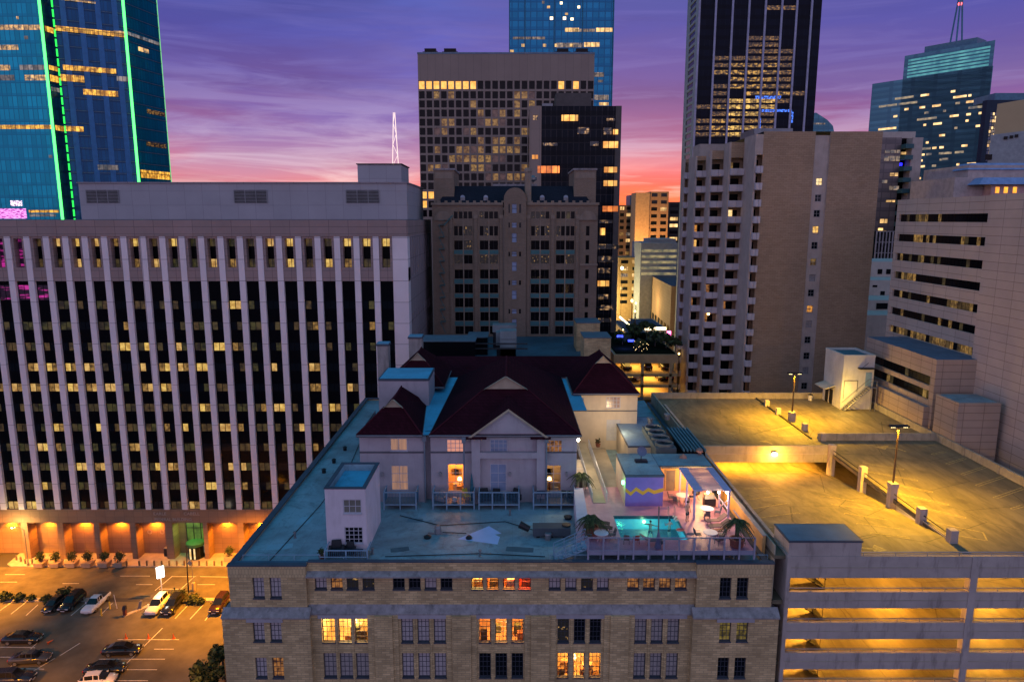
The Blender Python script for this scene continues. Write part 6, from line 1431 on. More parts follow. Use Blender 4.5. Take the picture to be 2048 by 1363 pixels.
# dividing columns
def colm(x, y, z0, z1, s=.32): c = MB(); c.box(x - s, x + s, y - s, y + s, z0, z1, M_GCON); return c.build('column', gar)
for y in (55.7, 60.2, 65.2, 71.0, 78.3): colm(GXM, y, ZG - .36 - max(0, (y - RY0) / (RY1 - RY0)) * 2.7, ZG + 1.15, .33)
for u, v in ((1533, 812), (1556, 829), (1609, 860), (1645, 880)): p = at(u, v, Z=ZG); colm(p.x, p.y, ZG - .05, ZG + .95, .3)
b = MB(); b.box(GXM - .12, GXM + .12, 56.1, 59.8, ZG + .003, ZG + .12, M_GCON)
for y0, y1 in ((56.1, 59.8), (60.6, 64.8), (65.6, 70.6), (71.4, 77.9)): b.bar((GXM, y0, ZG + .55), (GXM, y1, ZG + .55), .05, M_DKMET, 6); b.bar((GXM, y0, ZG + .1), (GXM, y1, ZG + .1), .05, M_DKMET, 6)
b.build('guard_rail', gar)
b = MB(); b.box(GXM - .1, GXM + .1, 84, 104, ZG + .002, ZG + .16, M_DKMET); b.build('kerb_strip', gar)
# facade
b = MB()
tops = [36.18, 33.5, 30.72, 27.95, 25.2]; bots = [34.94, 32.2, 29.46, 26.75, 24.0]
def band(x0, x1, z0, z1): b.fbox(fg, x0, x1, z0, z1, -.3, 0, M_GCON)
band(GXL, GXF, tops[0], 38.05)
for i in range(4): band(GXL, GXF, tops[i + 1], bots[i])
band(GXL, GXF, 0, bots[4])
for zj in (37.1, 34.2, 31.45, 28.7): b.fbox(fg, GXL, GXF, zj - .03, zj + .03, 0, .03, M_GCONY)
b.build('spandrel', gar)
for x0, x1 in ((GXL, GXL + .32), (37.4, 38.0), (52.9, 53.5), (67, 67.6)):
    b = MB(); b.fbox(fg, x0, x1, bots[4], 38.0, -.6, .05, M_GCON); b.build('column', gar)
b = MB(); b.box(GXL - .02, GXL + .28, YG + .02, 100, 0, 38.2, M_GCON); b.build('side_wall', gar)
for y in (62, 72, 82):
    for x in (30, 38, 45, 53):
        b = MB(); b.box(x - .3, x + .3, y - .3, y + .3, 24, GF[0] - .36, M_GCON); b.build('column', gar)
M_RAILO = plain('galvanised rail', (.30, .30, .33), .45, .6)
b = MB()
for i in range(5):
    zb_ = bots[i]
    for x0, x1 in ((GXL + .35, 37.4), (38.0, 52.9), (53.5, 67)):
        b.bar((x0, YG + .15, zb_ + .28), (x1, YG + .15, zb_ + .28), .05, M_RAILO, 6)
        for k in range(9): x = x0 + (x1 - x0) * k / 8; b.bar((x, YG + .15, zb_), (x, YG + .15, zb_ + .28), .03, M_RAILO, 5)
b.bar((28.4, YG + .15, 38.35), (GXF, YG + .15, 38.35), .06, M_RAILO, 6); b.bar((28.4, YG + .15, 38.16), (GXF, YG + .15, 38.16), .05, M_RAILO, 6)
for k in range(16): x = 28.6 + k * 2.6; b.bar((x, YG + .15, 38.04), (x, YG + .15, 38.35), .035, M_RAILO, 5)
b.build('rail', gar)
for i in range(4):    # stair flights behind the openings at the left
    zf = GF[i + 1]; b = MB(); x0 = 23.1
    b.box(x0, x0 + 1.4, 55, 56.3, zf + 1.35, zf + 1.45, M_DKMET)
    for k in range(7): b.box(x0 + 1.4 + k * .3, x0 + 1.7 + k * .3, 55, 56.3, zf + 1.2 - k * .18, zf + 1.22 - k * .18, M_DKMET)
    for y in (55, 56.3):
        b.bar((x0 + 1.4, y, zf + 1.3), (x0 + 3.5, y, zf + .05), .045, M_DKMET, 5); b.bar((x0 + 1.4, y, zf + 2.2), (x0 + 3.5, y, zf + .95), .04, M_DKMET, 5); b.bar((x0, y, zf + 2.2), (x0 + 1.4, y, zf + 2.2), .04, M_DKMET, 5)
        for k in range(5): x = x0 + .05 + k * .85; zz_ = zf + 1.3 - max(0, x - x0 - 1.4) * .6; b.bar((x, y, zz_), (x, y, zz_ + .9), .03, M_DKMET, 5)
    for y in (55, 56.3): b.bar((x0 + .1, y, zf), (x0 + .1, y, zf + 1.4), .05, M_DKMET, 5)
    b.build('stair_flight', gar)
# garage lighting: ceiling tubes
TUBE = glow('garage tube', (1, .62, .15), 8)
for i in range(4):
    zc_ = (ZG if i == 0 else GF[i]) - .45
    b = MB()
    for x in (29, 41, 50): b.box(x - .6, x + .6, 56.9, 57.1, zc_ - .08, zc_ - .02, TUBE)
    b.build('ceiling_light', gar)
    for x, pw, cl in ((25.5, 900, (1, .44, .04)), (33, 900, (1, .42, .035)), (42, 800, (1, .46, .05)), (50, 700, (.95, .52, .05))): lamp('POINT', 'garage light', (x, 57.2, zc_ - .35), pw * 1.5, cl, .2)
lamp('AREA', 'garage light', (29.5, 81.5, ZG - .45), 3200, (1, .38, .025), 13, target=(29.5, 80.5, 0), size_y=3); lamp('AREA', 'garage light', (44, 68, ZG - .45), 1500, (1, .6, .3), 6, target=(44, 68, 0))
# wall pack on the cross beam
p = at(1548, 906, Y=78.5); b = MB(); b.lathe((p.x, 78.3, p.z - .25), [(.08, 0), (.26, .1), (.3, .28), (.1, .42)], glow('wall pack globe', (1, .82, .4), 40, light=True), 12); b.box(p.x - .3, p.x + .3, 78.4, 78.59, p.z - .1, p.z + .25, M_DKMET); b.build('wall_lamp', gar)
lamp('POINT', 'wall pack light', (p.x, 77.2, p.z - .3), 1200, (1, .40, .025), .12)
# pole lamps
def deck_lamp(pb, ped, top, label, pw):
    t_ = thing('deck_lamp', label, 'lamp post', pb)
    b = MB(); b.box(pb.x - .38, pb.x + .38, pb.y - .38, pb.y + .38, pb.z, ped, M_GCON); b.build('pedestal', t_)
    b = MB(); b.bar((pb.x, pb.y, ped), (pb.x, pb.y, top), .10, plain('bronze pole', (.12, .08, .05), .5, .5), 8, .08); b.build('pole', t_)
    b = MB(); b.box(pb.x - .95, pb.x + .95, pb.y - .22, pb.y + .22, top, top + .16, M_DKMET); b.build('lamp_head', t_)
    b = MB()
    for s in (-.6, .6): b.box(pb.x + s - .22, pb.x + s + .22, pb.y - .16, pb.y + .16, top - .03, top - .004, glow('deck lamp lens', (1, .8, .35), 10, light=True))
    b.build('lamp_lens', t_)
    lamp('SPOT', 'deck light', (pb.x, pb.y, top - .2), pw, (1, .50, .012), .2, target=(pb.x, pb.y + .2, 0), spot=R(160))
pl = at(1583, 842, Z=ZG); deck_lamp(pl, ZG + 1.3, at(1587, 747, Y=pl.y).z, 'twin head deck lamp on the farther rooftop bay', 25000)
p2_ = Vector((GXM, 65.2, ZG + 1.152)); deck_lamp(p2_, ZG + 1.6, at(1772, 853, Y=65.2).z, 'twin head deck lamp between ramp and right hand deck', 25000)
# deck markings
DP = plain('worn yellow line', (.34, .27, .11), .7, var=.5, scale=4)
def onplane(u, v, ramp):
    if not ramp: q = at(u, v, Z=ZG); return Vector((q.x, q.y, ZG + .006))
    o = Vector((0, 0, CAM_H)); d = (at(u, v, Y=60) - o); n = Vector((0, -(RZ1 - ZG), RY1 - RY0)).normalized()
    t = (Vector((0, RY0, ZG)) - o).dot(n) / d.dot(n); q = o + d * t + n * .007; return q
def strip(_, pts, wd=.1, ramp=False):
    b = MB()
    Q = [onplane(u, v, ramp) for u, v in pts]
    for p, q in zip(Q, Q[1:]):
        d = (q - p).normalized(); n = Vector((-d.y, d.x, 0)).normalized() * wd / 2; b.face([p - n, q - n, q + n, p + n], DP)
    b.build('deck_marking', gar)
def hair(_, u0, v0, u1, v1, ramp, gap=.32):
    b = MB()
    p, q = onplane(u0, v0, ramp), onplane(u1, v1, ramp); d = (q - p).normalized(); n = Vector((-d.y, d.x, 0)).normalized()
    w_ = .1
    pts = [p + n * gap / 2, q + n * gap / 2] + [q + n * gap / 2 * math.cos(A) + d * gap / 2 * math.sin(A) for A in (.5, 1.0, 1.57, 2.1, 2.6)] + [q - n * gap / 2, p - n * gap / 2]
    for a_, c_ in zip(pts, pts[1:]):
        dd = (c_ - a_)
        if dd.length < 1e-4: continue
        dd.normalize(); nn = Vector((-dd.y, dd.x, 0)).normalized() * w_ / 2; b.face([a_ - nn, c_ - nn, c_ + nn, a_ + nn], DP)
    b.build('deck_marking', gar)
for s in ((1490, 978, 1536, 990 - 14), (1495, 1000, 1557, 992 - 0), (1505, 1018, 1576, 1007), (1520, 1036, 1597, 1026), (1540, 1056, 1618, 1046)): hair(0, *s, True)
for s in ((1720, 1003, 1645, 992), (1745, 1020, 1667, 1009), (1775, 1040, 1692, 1027), (1800, 1058, 1717, 1047), (1640 + 180, 1075, 1745, 1066)): hair(0, *s, True)
for s in ((1725, 925, 1805, 938), (1735, 942, 1832, 960), (1775, 965, 1862, 983), (1790, 985, 1893, 1008), (1830, 1012, 1928, 1034)): hair(0, *s, False)
strip(0, [(1850, 1040), (1966, 1064)]); strip(0, [(1880, 1064), (1972, 1080)]); strip(0, [(1966, 1064), (1974, 1080)], .14)
for s in ((1890, 903, 1866, 908), (1930, 916, 1895, 927), (1980, 930, 1925, 948), (2010, 952, 1955, 970), (2048, 975, 1990, 995), (2048, 1010, 2025, 1017)): hair(0, *s, False)
strip(0, [(1843, 893), (1870, 888)])
for s in ((1600, 850, 1545, 860), (1610, 868, 1560, 872)): hair(0, *s, False)
for s in ((1500, 838, 1540, 846), (1480, 850, 1520, 858), (1460, 828, 1500, 832), (1440, 860, 1470, 868)): strip(0, [s[:2], s[2:]])
def arrow(_, pts, hd):
    strip(0, pts, .32)
    q = [onplane(u, v, False) for u, v in hd]; b = MB(); b.face(q, DP); b.build('arrow_head', gar)
arrow(0, [(1703, 1083), (1712, 1090), (1726, 1095), (1746, 1097)], [(1748, 1088), (1775, 1099), (1752, 1105), (1744, 1097)])
arrow(0, [(1812, 903), (1795, 896), (1772, 894)], [(1778, 890), (1750, 893), (1770, 899)])
arrow(0, [(1545, 888), (1538, 884)], [(1532, 880), (1516, 882), (1540, 885)])
# corner stair house on the front left corner
cb = thing('corner_stair_house', 'low grey stair house with blue lid on the front left garage corner', 'stair house', (25, 53.2, ZG))
zt1 = at(1640, 1080, Y=53.1).z; y_b = at(1600, 1047, Z=zt1).y
b = MB(); b.box(22.45, 28.35, 53.06, y_b, ZG + .06, zt1 - .14, M_GCON); b.build('wall', cb); b = MB(); b.box(22.38, 28.42, 52.99, y_b + .07, zt1 - .14, zt1, M_COPE); b.box(22.48, 28.32, 53.08, y_b - .03, zt1 + .001, zt1 + .02, plain('blue lid', (.07, .16, .24), .6)); b.build('roof', cb)
# white stair box at the back
wb = thing('rooftop_stair_house', 'white stair house with outside steps and blue door at the back of the car deck', 'stair house', (49, 98, ZG))
x0, x1, y0, y1, zt2 = 47.4, 51.85, 98.0, 103.9, 45.6
M_WBOX = plain('stained white render', (.62, .60, .55), .85, var=.12, scale=.6, grime=.3)
b = MB(); b.box(x0, x1, y0, y1, ZG - .03, zt2, M_WBOX); b.build('wall', wb)
b = MB()
for q in ((x0 - .04, x1 + .04, y0 - .04, y0 + .2), (x0 - .04, x1 + .04, y1 - .2, y1 + .04), (x0 - .04, x0 + .2, y0 + .2, y1 - .2), (x1 - .2, x1 + .04, y0 + .2, y1 - .2)): b.box(*q, zt2 + .001, zt2 + .35, M_WBOX)
b.box(x0 + .2, x1 - .2, y0 + .2, y1 - .2, zt2 + .01, zt2 + .05, plain('teal flat roof', (.05, .16, .20), .7)); b.build('roof', wb)
fw_ = front(y0); b = MB(); b.fbox(fw_, x1 - 1.15, x1 - .3, 41.4, 43.4, .003, .05, plain('blue steel door', (.22, .36, .48), .6)); b.build('door', wb)
b = MB(); b.fbox(fw_, x1 - 2.4, x1 - .2, 44.0, 44.14, 0, .8, M_DKMET); b.bar((x1 - 2.2, y0 - .7, 44.1), (x1 - .9, y0, 44.8), .03, M_DKMET); b.build('door_canopy', wb)
b = MB(); b.hexa([(x0 - 1.5, 100, 40.4), (x0, 100, 40.9), (x0, 103.5, 40.9), (x0 - 1.5, 103.5, 40.4), (x0 - 1.5, 100, 40.5), (x0, 100, 41.0), (x0, 103.5, 41.0), (x0 - 1.5, 103.5, 40.5)], plain('pale awning', (.55, .5, .4), .7)); b.build('awning', wb)
b = MB(); b.box(x0 - .04, x0 - .003, 100.6, 101.6, ZG, 40.2, M_DKMET); b.box(x0 - .04, x0 - .003, 102, 103, ZG, 40.2, M_DKMET); b.build('side_door', wb)
b = MB()
for k in range(14): xx = x0 + .1 + k * .26; b.box(xx, xx + .28, 96.9, 97.9, ZG + .05 + k * .25, ZG + .11 + k * .25, M_RAILO)
b.box(x0 + 3.7, x1 + .1, 96.9, 97.95, 41.35, 41.42, M_RAILO)
for y in (96.9, 97.9): b.bar((x0 + .1, y, ZG + .05), (x0 + 3.75, y, 41.4), .06, M_RAILO, 5); b.bar((x0 + .1, y, ZG + 1), (x0 + 3.75, y, 42.4), .04, M_RAILO, 5); b.bar((x0 + 3.75, y, 42.4), (x1, y, 42.4), .04, M_RAILO, 5)
b.bar((x0 + .1, 96.9, ZG), (x0 + .1, 96.9, ZG + 1), .04, M_RAILO, 5); b.bar((x1, 96.9, ZG - .03), (x1, 96.9, 42.4), .05, M_RAILO, 5); b.bar((x0 + 3.75, 96.9, ZG - .03), (x0 + 3.75, 96.9, 42.4), .05, M_RAILO, 5)
b.build('outside_stair', wb)
b = MB()
for p_, q_ in (((x0 + .3, 39.5), (x0 + .3, 42.2)), ((x0 + .3, 42.2), (x0 + 2.2, 42.2)), ((x0 + 2.2, 42.2), (x0 + 2.2, 40.6))): b.bar(fw_.p(p_[0], p_[1], .06), fw_.p(q_[0], q_[1], .06), .035, M_DKMET, 5)
b.build('conduit', wb)
lamp('POINT', 'stair house light', (46.9, 95.6, 40.6), 700, (1, .62, .1), .2)
p = at(1620, 800, Z=ZG); t_ = thing('litter_bin', 'small white litter bin against the back deck parapet', 'bin', p, local=True); b = MB(); b.lathe((0, 0, 0), [(.28, 0), (.34, .8), (.3, .82)], M_WHITEM, 10); b.build('drum', t_); b = MB(); b.lathe((0, 0, .83), [(.36, 0), (.36, .06), (.15, .2)], M_DKMET, 10); b.build('lid', t_)
# ================================================================== APARTMENT TOWER (tan, with balconies)
def zt_(v, Y): return at(1024, v, Y=Y).z
YA = 124.0
M_TANB = blocks('tan tower brick', (.42, .285, .185), (.35, .235, .15), (.24, .16, .105), .9, .3, .02, var=.22, bump=.1, vscale=.12)
M_TANL = plain('pale concrete strip', (.44, .36, .32), .85, var=.12, grime=.2)
M_BALC = plain('balcony concrete', (.52, .47, .50), .85, var=.08, grime=.2)
ax0 = at(1528, 265, Y=YA).x; ax1 = at(1766, 265, Y=YA).x; az = zt_(263, YA)
apt = thing('apartment_tower', 'tall tan apartment tower with stacked rounded balconies on its left face', 'apartment tower', (ax0, YA, 0))
fa = front(YA)
sx0, sx1 = at(1632, 265, Y=YA).x, at(1662, 265, Y=YA).x
wv = [292, 327, 361, 395, 427, 460, 492, 524, 556, 619, 650, 680, 710, 742]
wv = [363, 396, 427, 459, 491, 524, 556, 586, 618, 648, 680, 712, 741, 772, 802, 830]
apw = []
xm = (sx0 + sx1) / 2
for v in wv: z = zt_(v, YA); apw.append((xm - .55, xm + .55, z - .62, z + .62))
b = MB()
b.fquad(fa, ax0, sx0, 0, az, 0, M_TANB); b.fquad(fa, sx1, ax1, 0, az, 0, M_TANB); b.wall(front(YA + .25), sx0, sx1, 0, az - .6, apw, .25, M_TANL)
for x in (sx0, sx1): b.fquad(left(x), YA, YA + .25, 0, az, 0, M_TANL)
b.fquad(right(ax1), YA, YA + 26, 0, az, 0, M_TANB); b.face([(ax0, YA, az), (ax1, YA, az), (ax1, YA + 26, az), (ax0, YA + 26, az)], M_COPE)
b.build('wall', apt)
lit = {0: WARM[2], 3: WARM[0], 5: WARM[3], 8: WARM[1]}
for i, w_ in enumerate(apw): window(apt, front(YA + .25), *w_, 2, 2, lit.get(i, GL_DARK if i % 3 else CURT2), rec=.2, bw=.05, mm=M_GREYM, sill=True, msill=M_TANL, edge=.07)
# left flank: saw-tooth bays stepping back, each with a stack of balconies facing the camera
hx_ = lambda u, d: (u - 1024) * d / FPX
YD_ = [124.0, 129.9, 133.3, 136.1, 141.3, 142.6]; XB = [ax0, hx_(1502, 122.2), hx_(1452, 128.0), hx_(1415, 131.3), hx_(1386, 134.1), hx_(1363, 139.2)]
vt = [268, 284, 301, 312, 318]; zb0 = zt_(332, YA); NB = 22
for i in range(5):
    xr, xl, y0, y1 = XB[i], XB[i + 1], YD_[i], YD_[i + 1]; zt3 = zt_(vt[i], y0); fq = front(y0)
    b = MB(); b.box(xl, xl + .35, y0, y1, 0, zt3, M_TANL); b.box(xl + .351, xr + 2.0, y0 + 1.7, y1, 0, zt3 - .4, M_TANB); b.box(xl + .352, xr, y0 + .02, y0 + 1.69, zb0 + 1.9, zt3 - .02, M_TANB if i else M_TANL); b.build('bay_wall', apt)
    wl = MB()
    for k in range(NB):
        zf = zb0 - 1.15 - k * 2.83
        if zf < 14: break
        b = MB(); xm_ = (xl + .36 + xr) / 2
        for q0, q1 in ((xl + .36, xm_ - .03), (xm_ + .03, xr - .01)): b.box(q0, q1, y0 - .75, y0 - .6, zf, zf + 1.12, M_BALC)
        b.box(xl + .2, xl + .35, y0 - .75, y0 - .01, zf, zf + 1.12, M_BALC); b.box(xl + .36, xr - .01, y0 - .6, y0 + 1.69, zf - .1, zf + .08, M_BALC); b.build('balcony', apt)
        k_ = random.random(); xw0, xw1 = xl + .5, xr - .15
        if k_ < .78: wl.fquad(front(y0 + 1.66), xw0, xw1, zf + .1, zf + 2.3, 0, GL_BLK)
        else:
            w1 = MB(); m = AMBR if k_ < .88 else random.choice(WARM); sp = xw0 + (xw1 - xw0) * random.uniform(.35, .6); w1.fquad(front(y0 + 1.66), xw0, sp, zf + .1, zf + 2.3, 0, m); w1.fquad(front(y0 + 1.66), sp, xw1, zf + .1, zf + 2.3, 0, GL_BLK); w1.build('window', apt)
    wl.build('window', apt, kind='stuff')
b = MB(); b.box(XB[4] + 2.2, XB[4] + 8, 142, 147, zt_(318, 141) - .5, zt_(288, 142), M_TANL); b.box(ax0 + 1, ax0 + 8, YA + 8, YA + 16, az + .01, az + 1.5, M_GREYM); b.build('roof_plant', apt)
for u, v, Y, l in ((1424, 607, 142.2, 0), (1390, 617, 145, 0)):
    p = at(u, v, Y=Y); b = MB(); b.lathe((p.x, p.y - 10, p.z), [(.05, 0), (.25, .1), (.25, .35), (.05, .5)], glow('balcony lamp', (1, .6, .2), 12), 8); b.build('balcony_lamp', apt)
# ================================================================== STONE OFFICE ON THE RIGHT
M_STONE = blocks('rose stone panels', (.58, .47, .39), (.54, .435, .37), (.27, .2, .17), 3.0, 1.05, .03, var=.14, bump=.15, off=0, vscale=.25)
XS = 59.8; YS0, YS1 = 88.0, 110.6
stn = thing('stone_office', 'rose stone office with long dark strip windows and stepped lower blocks on the right', 'office building', (XS, YS0, 0))
fl = left(XS); zS = at(1797, 400, X=XS).z
strips = []
for u, v in ((1797, 436), (1795, 475), (1790, 513), (1786, 549), (1782, 585), (1778, 620), (1774, 655)):
    z = at(u + 4, v, X=XS).z; strips.append((YS0 + 1.0, YS1 - .8, z - .55, z + .55))
b = MB(); b.wall(fl, YS0, YS1, 0, zS, strips, .3, M_STONE); b.face([(XS, YS1, 0), (XS + 30, YS1, 0), (XS + 30, YS1, zS), (XS, YS1, zS)], M_STONE); b.face([(XS, 70, zS), (XS + 30, 70, zS), (XS + 30, YS1, zS), (XS, YS1, zS)], M_LEDGE)
b.box(XS - .9, XS + 20, 66, YS0, 0, zS + .05, M_STONE); b.build('stone_wall', stn)
for i, s in enumerate(strips):
    b = MB(); n = 26
    for k in range(n):
        a0, a1 = s[0] + (s[1] - s[0]) * k / n, s[0] + (s[1] - s[0]) * (k + 1) / n
        hot = {0: (16, 20), 1: (18, 22), 3: (19, 24), 4: (2, 9), 6: (2, 24)}.get(i, (0, 0)); m = random.choice([WARM[3], DIMW[1]]) if random.random() < .16 else GL_BLK
        if hot[0] <= k < hot[1] and random.random() < .8: m = random.choice([WARM[3], DIMW[0], LITW[2]])
        b.fquad(fl, a0 + .04, a1 - .04, s[2], s[3], -.28, m)
    b.fquad(fl, s[0], s[1], s[2], s[3], -.295, GL_BLK); b.build('strip_window', stn)
# lower annex blocks
an = at(1735, 672, Z=48.0)
M_STONE2 = blocks('warm stone panels', (.48, .36, .28), (.44, .33, .26), (.19, .14, .11), 2.4, .9, .03, var=.14, bump=.15, off=0, vscale=.25)
A0 = at(1874, 719, Z=47.5); A1x = A0.x; yA = A0.y
yfar = at(1735, 668, X=A1x).y
fl2 = left(A1x); zA = 47.5
b = MB(); st2 = []
for v in (770, 800): z = at(1871, v - 4, X=A1x).z; st2.append((yA + 1.0, yfar - .5, z - .62, z + .62))
b.wall(fl2, yA, yfar, 0, zA, st2, .3, M_STONE2); b.fquad(front(yA), A1x, A1x + 6.2, 0, zA, 0, M_STONE2); b.face([(A1x, yA, zA), (A1x + 6.1, yA, zA), (A1x + 6.1, yfar, zA), (A1x, yfar, zA)], plain('blue annex roof', (.10, .15, .22), .8)); b.build('annex_wall', stn)
for s in st2:
    b = MB(); n = 18
    for k in range(n): a0, a1 = s[0] + (s[1] - s[0]) * k / n, s[0] + (s[1] - s[0]) * (k + 1) / n; b.fquad(fl2, a0 + .04, a1 - .04, s[2], s[3], -.28, random.choice([GL_BLK, GL_BLK, DIMW[1], WARM[3]]))
    b.fquad(fl2, s[0], s[1], s[2], s[3], -.295, GL_BLK); b.build('strip_window', stn)
B0 = at(1836, 808, Z=41.2); b = MB(); b.box(B0.x, A1x - .02, yA + .5, yfar, 0, 41.2, M_STONE2); b.box(B0.x + .1, A1x - .03, yA + .6, yfar, 41.201, 41.25, M_LEDGE); b.build('low_block', stn)
C0 = at(1918, 806, Z=43.5); c1 = at(2003, 806, Y=C0.y); b = MB(); b.box(C0.x, c1.x, C0.y, C0.y + 4.5, 0, 43.5, M_STONE2); b.box(C0.x + .3, c1.x - .3, C0.y + .3, C0.y + 4.2, 43.501, 43.55, M_ROOF); b.build('low_block', stn)
# terraced white flats behind, between tan tower and stone office
wf = thing('white_flats', 'pale stepped flats with small balconies between the tan tower and the stone office', 'apartment building', (90, 150, 0))
M_PALE = plain('pale flats render', (.50, .42, .37), .85, var=.1, grime=.2); b = MB()
for v0, Y, u0 in ((523, 170, 1740), (560, 160, 1738), (600, 150, 1735), (630, 142, 1733)):
    p = at(u0, v0, Y=Y); b.box(p.x, p.x + 16, Y, Y + 14, 0, p.z, M_PALE)
b.build('wall', wf)
for u0, u1, v0, v1, Y in ((1755, 1765, 538, 548, 170), (1772, 1782, 538, 548, 170), (1745, 1755, 570, 574, 160), (1760, 1770, 582, 594, 160), (1752, 1776, 606, 618, 150)):
    p, q = at(u0, v1, Y=Y - .05), at(u1, v0, Y=Y - .05); b = MB(); b.box(p.x, q.x, Y - .06, Y - .02, p.z, q.z, GL_BLK); b.build('window', wf)
# ================================================================== TOWERS BEHIND
def winrows(parent, fr, xs_, zs_, w, h, d, pick, cap=96, dark=GL_DARK, name='window'):
    """windows in a grid: the lit ones (up to cap) are parts, the dark rest one stuff part"""
    st = MB(); n = 0
    for j, z in enumerate(zs_):
        for i, x in enumerate(xs_):
            m = pick(i, j, x, z)
            if m is None: st.fquad(fr, x - w / 2, x + w / 2, z - h / 2, z + h / 2, d, dark); continue
            if m is False: continue
            tgt = MB() if n < cap else st
            tgt.fquad(fr, x - w / 2, x + w / 2, z - h / 2, z + h / 2, d, m)
            if tgt is not st: tgt.build(name, parent); n += 1
    if st.f: st.build(name, parent, kind='stuff')
# --- grid hotel
YGH = 240.0; hx0, hx1 = at(835, 110, Y=YGH).x, at(1189, 110, Y=YGH).x; hz = zt_(108, YGH)
M_HOT = blocks('tan grid concrete', (.33, .25, .21), (.31, .235, .20), (.22, .17, .145), 2.5, 30, .05, var=.1, off=0, bump=0)
hot = thing('grid_hotel', 'broad tan hotel slab with a grid of square windows and a lit top row', 'hotel', ((hx0 + hx1) / 2, YGH, 0))
fgd = front(YGH); cols = [at(846 + k * 14.48, 300, Y=YGH).x for k in range(24)]; wz = [zt_(170, YGH)] + [zt_(190 + 18.2 * k, YGH) for k in range(14)]
hh = [(x - .92, x + .92, z - (1.3 if j == 0 else 1.12), z + (1.3 if j == 0 else 1.12)) for j, z in enumerate(wz) for x in cols]
b = MB(); b.wall(fgd, hx0, hx1, 0, hz, hh, .5, M_HOT); b.box(hx0, hx1, YGH + .6, YGH + 30, 0, hz - .1, M_HOT); b.build('wall', hot)
b = MB(); b.box(hx0 - .1, hx1 + .1, YGH - .1, YGH + 30.1, hz, hz + .5, plain('blue grey cap', (.16, .22, .30), .7)); b.build('roof', hot)
HL = [(0, 0), (0, 1), (0, 2), (0, 3), (0, 4), (0, 5), (0, 6), (0, 7), (0, 19), (0, 21), (1, 2), (1, 4), (1, 13), (1, 14), (1, 15), (2, 7), (2, 13), (2, 15), (3, 8), (3, 10), (3, 11), (3, 13), (4, 3), (4, 4), (4, 8), (4, 9), (4, 10), (4, 11), (5, 2), (5, 3), (5, 7), (5, 14), (6, 8), (6, 10), (6, 11), (6, 13), (7, 2), (7, 5), (7, 6), (7, 7), (7, 8), (7, 10), (7, 11), (7, 12), (7, 13), (8, 4), (8, 5), (8, 6), (8, 7), (8, 8), (8, 9), (8, 10), (8, 11), (9, 1), (9, 2), (9, 3), (9, 7), (9, 8), (9, 9), (9, 14), (10, 9), (10, 10), (10, 11), (10, 12), (10, 13), (10, 14), (12, 0), (12, 1), (13, 0)]
HB = glow('hotel lit', (1, .52, .12), 1.25, (.8, .33, .05), 1.0); HD = glow('hotel dim', (.6, .32, .09), .42, (.12, .05, .015), .9); HP = glow('hotel mauve', (.30, .16, .15), .22, (.12, .06, .06), .8)
def hp(i, j, x, z):
    if (j, i) in HL: return HB if j in (0, 12, 13) else random.choice([HD, HD, HP, LITW[2]])
    return HP if random.random() < .03 else None
winrows(hot, fgd, cols, wz, 1.84, 2.4, -.48, hp, 98, GL_BLK)
for u0, u1, l in ((849, 872, 0), (888, 912, 0), (1114, 1137, 1), (1152, 1176, 1)):
    p = at(u0, 104, Y=YGH + 6); q = at(u1, 97, Y=YGH + 6); b = MB(); b.box(p.x, q.x, YGH + 6, YGH + 11, p.z, q.z, GL_BLK); b.box(p.x - .6, q.x + .6, YGH + 5.5, YGH + 11.5, hz + .5, p.z, M_DKMET); b.build('cooling_unit', hot)
# --- teal glass tower behind the hotel
YT2 = 360.0; t0, t1 = at(1019, 100, Y=YT2).x, at(1227, 100, Y=YT2).x
CW1 = curtainwall('teal curtain wall', (.02, .24, .44), (.01, .12, .26), (.015, .10, .2), 3.0, 4.2, .25, .55, .15)
tt = thing('teal_tower', 'tall teal glass tower rising behind the tan hotel slab', 'glass tower', ((t0 + t1) / 2, YT2, 0))
b = MB(); b.box(t0, t1, YT2, YT2 + 40, 0, 195, CW1); b.build('glazing', tt)
b = MB()
for u in (1019, 1050, 1108, 1164, 1225): x = at(u, 100, Y=YT2).x; b.box(x - .25, x + .25, YT2 - .4, YT2 - .01, 0, 195, plain('teal fin', (.02, .12, .2), .4, .5))
b.build('fin', tt)
ftt = front(YT2 - .06); TW = glow('tower lit', (1, .6, .22), 1.5, (.4, .22, .08), .5, 2, cell=(2.2, 9)); TW2 = glow('tower lit low', (.6, .42, .28), .6, (.08, .09, .12), .6, 2, cell=(2.2, 9)); TSP = glow('tower spot', (1, .75, .42), 3.0)
for u0, u1, v0, v1, m in ((1130, 1158, 56, 64, TW), (1192, 1226, 56, 64, TW), (1150, 1190, 58, 64, TW2), (1026, 1090, 74, 79, TW2), (1112, 1166, 86, 95, TW2), (1168, 1199, 85, 94, TW), (1020, 1028, 100, 108, TW), (1188, 1208, 145, 154, TW2), (1188, 1217, 190, 200, TW2), (1198, 1217, 205, 211, TW), (1100, 1106, 34, 40, TSP), (1126, 1132, 34, 40, TSP), (1141, 1147, 36, 41, TSP), (1086, 1092, 88, 94, TW), (1108, 1114, 88, 94, TW), (1140, 1146, 88, 94, TW), (1043, 1049, 88, 94, TW), (1120, 1125, 4, 9, TSP), (1155, 1160, 12, 17, TSP), (1084, 1089, 2, 8, TW2), (1094, 1100, 12, 17, TW), (1130, 1136, 26, 31, TW), (1196, 1206, 160, 165, TW2)):
    p, q = at(u0, v1, Y=YT2), at(u1, v0, Y=YT2); b = MB(); b.fquad(ftt, p.x, q.x, p.z, q.z, .03, m); b.build('window', tt)
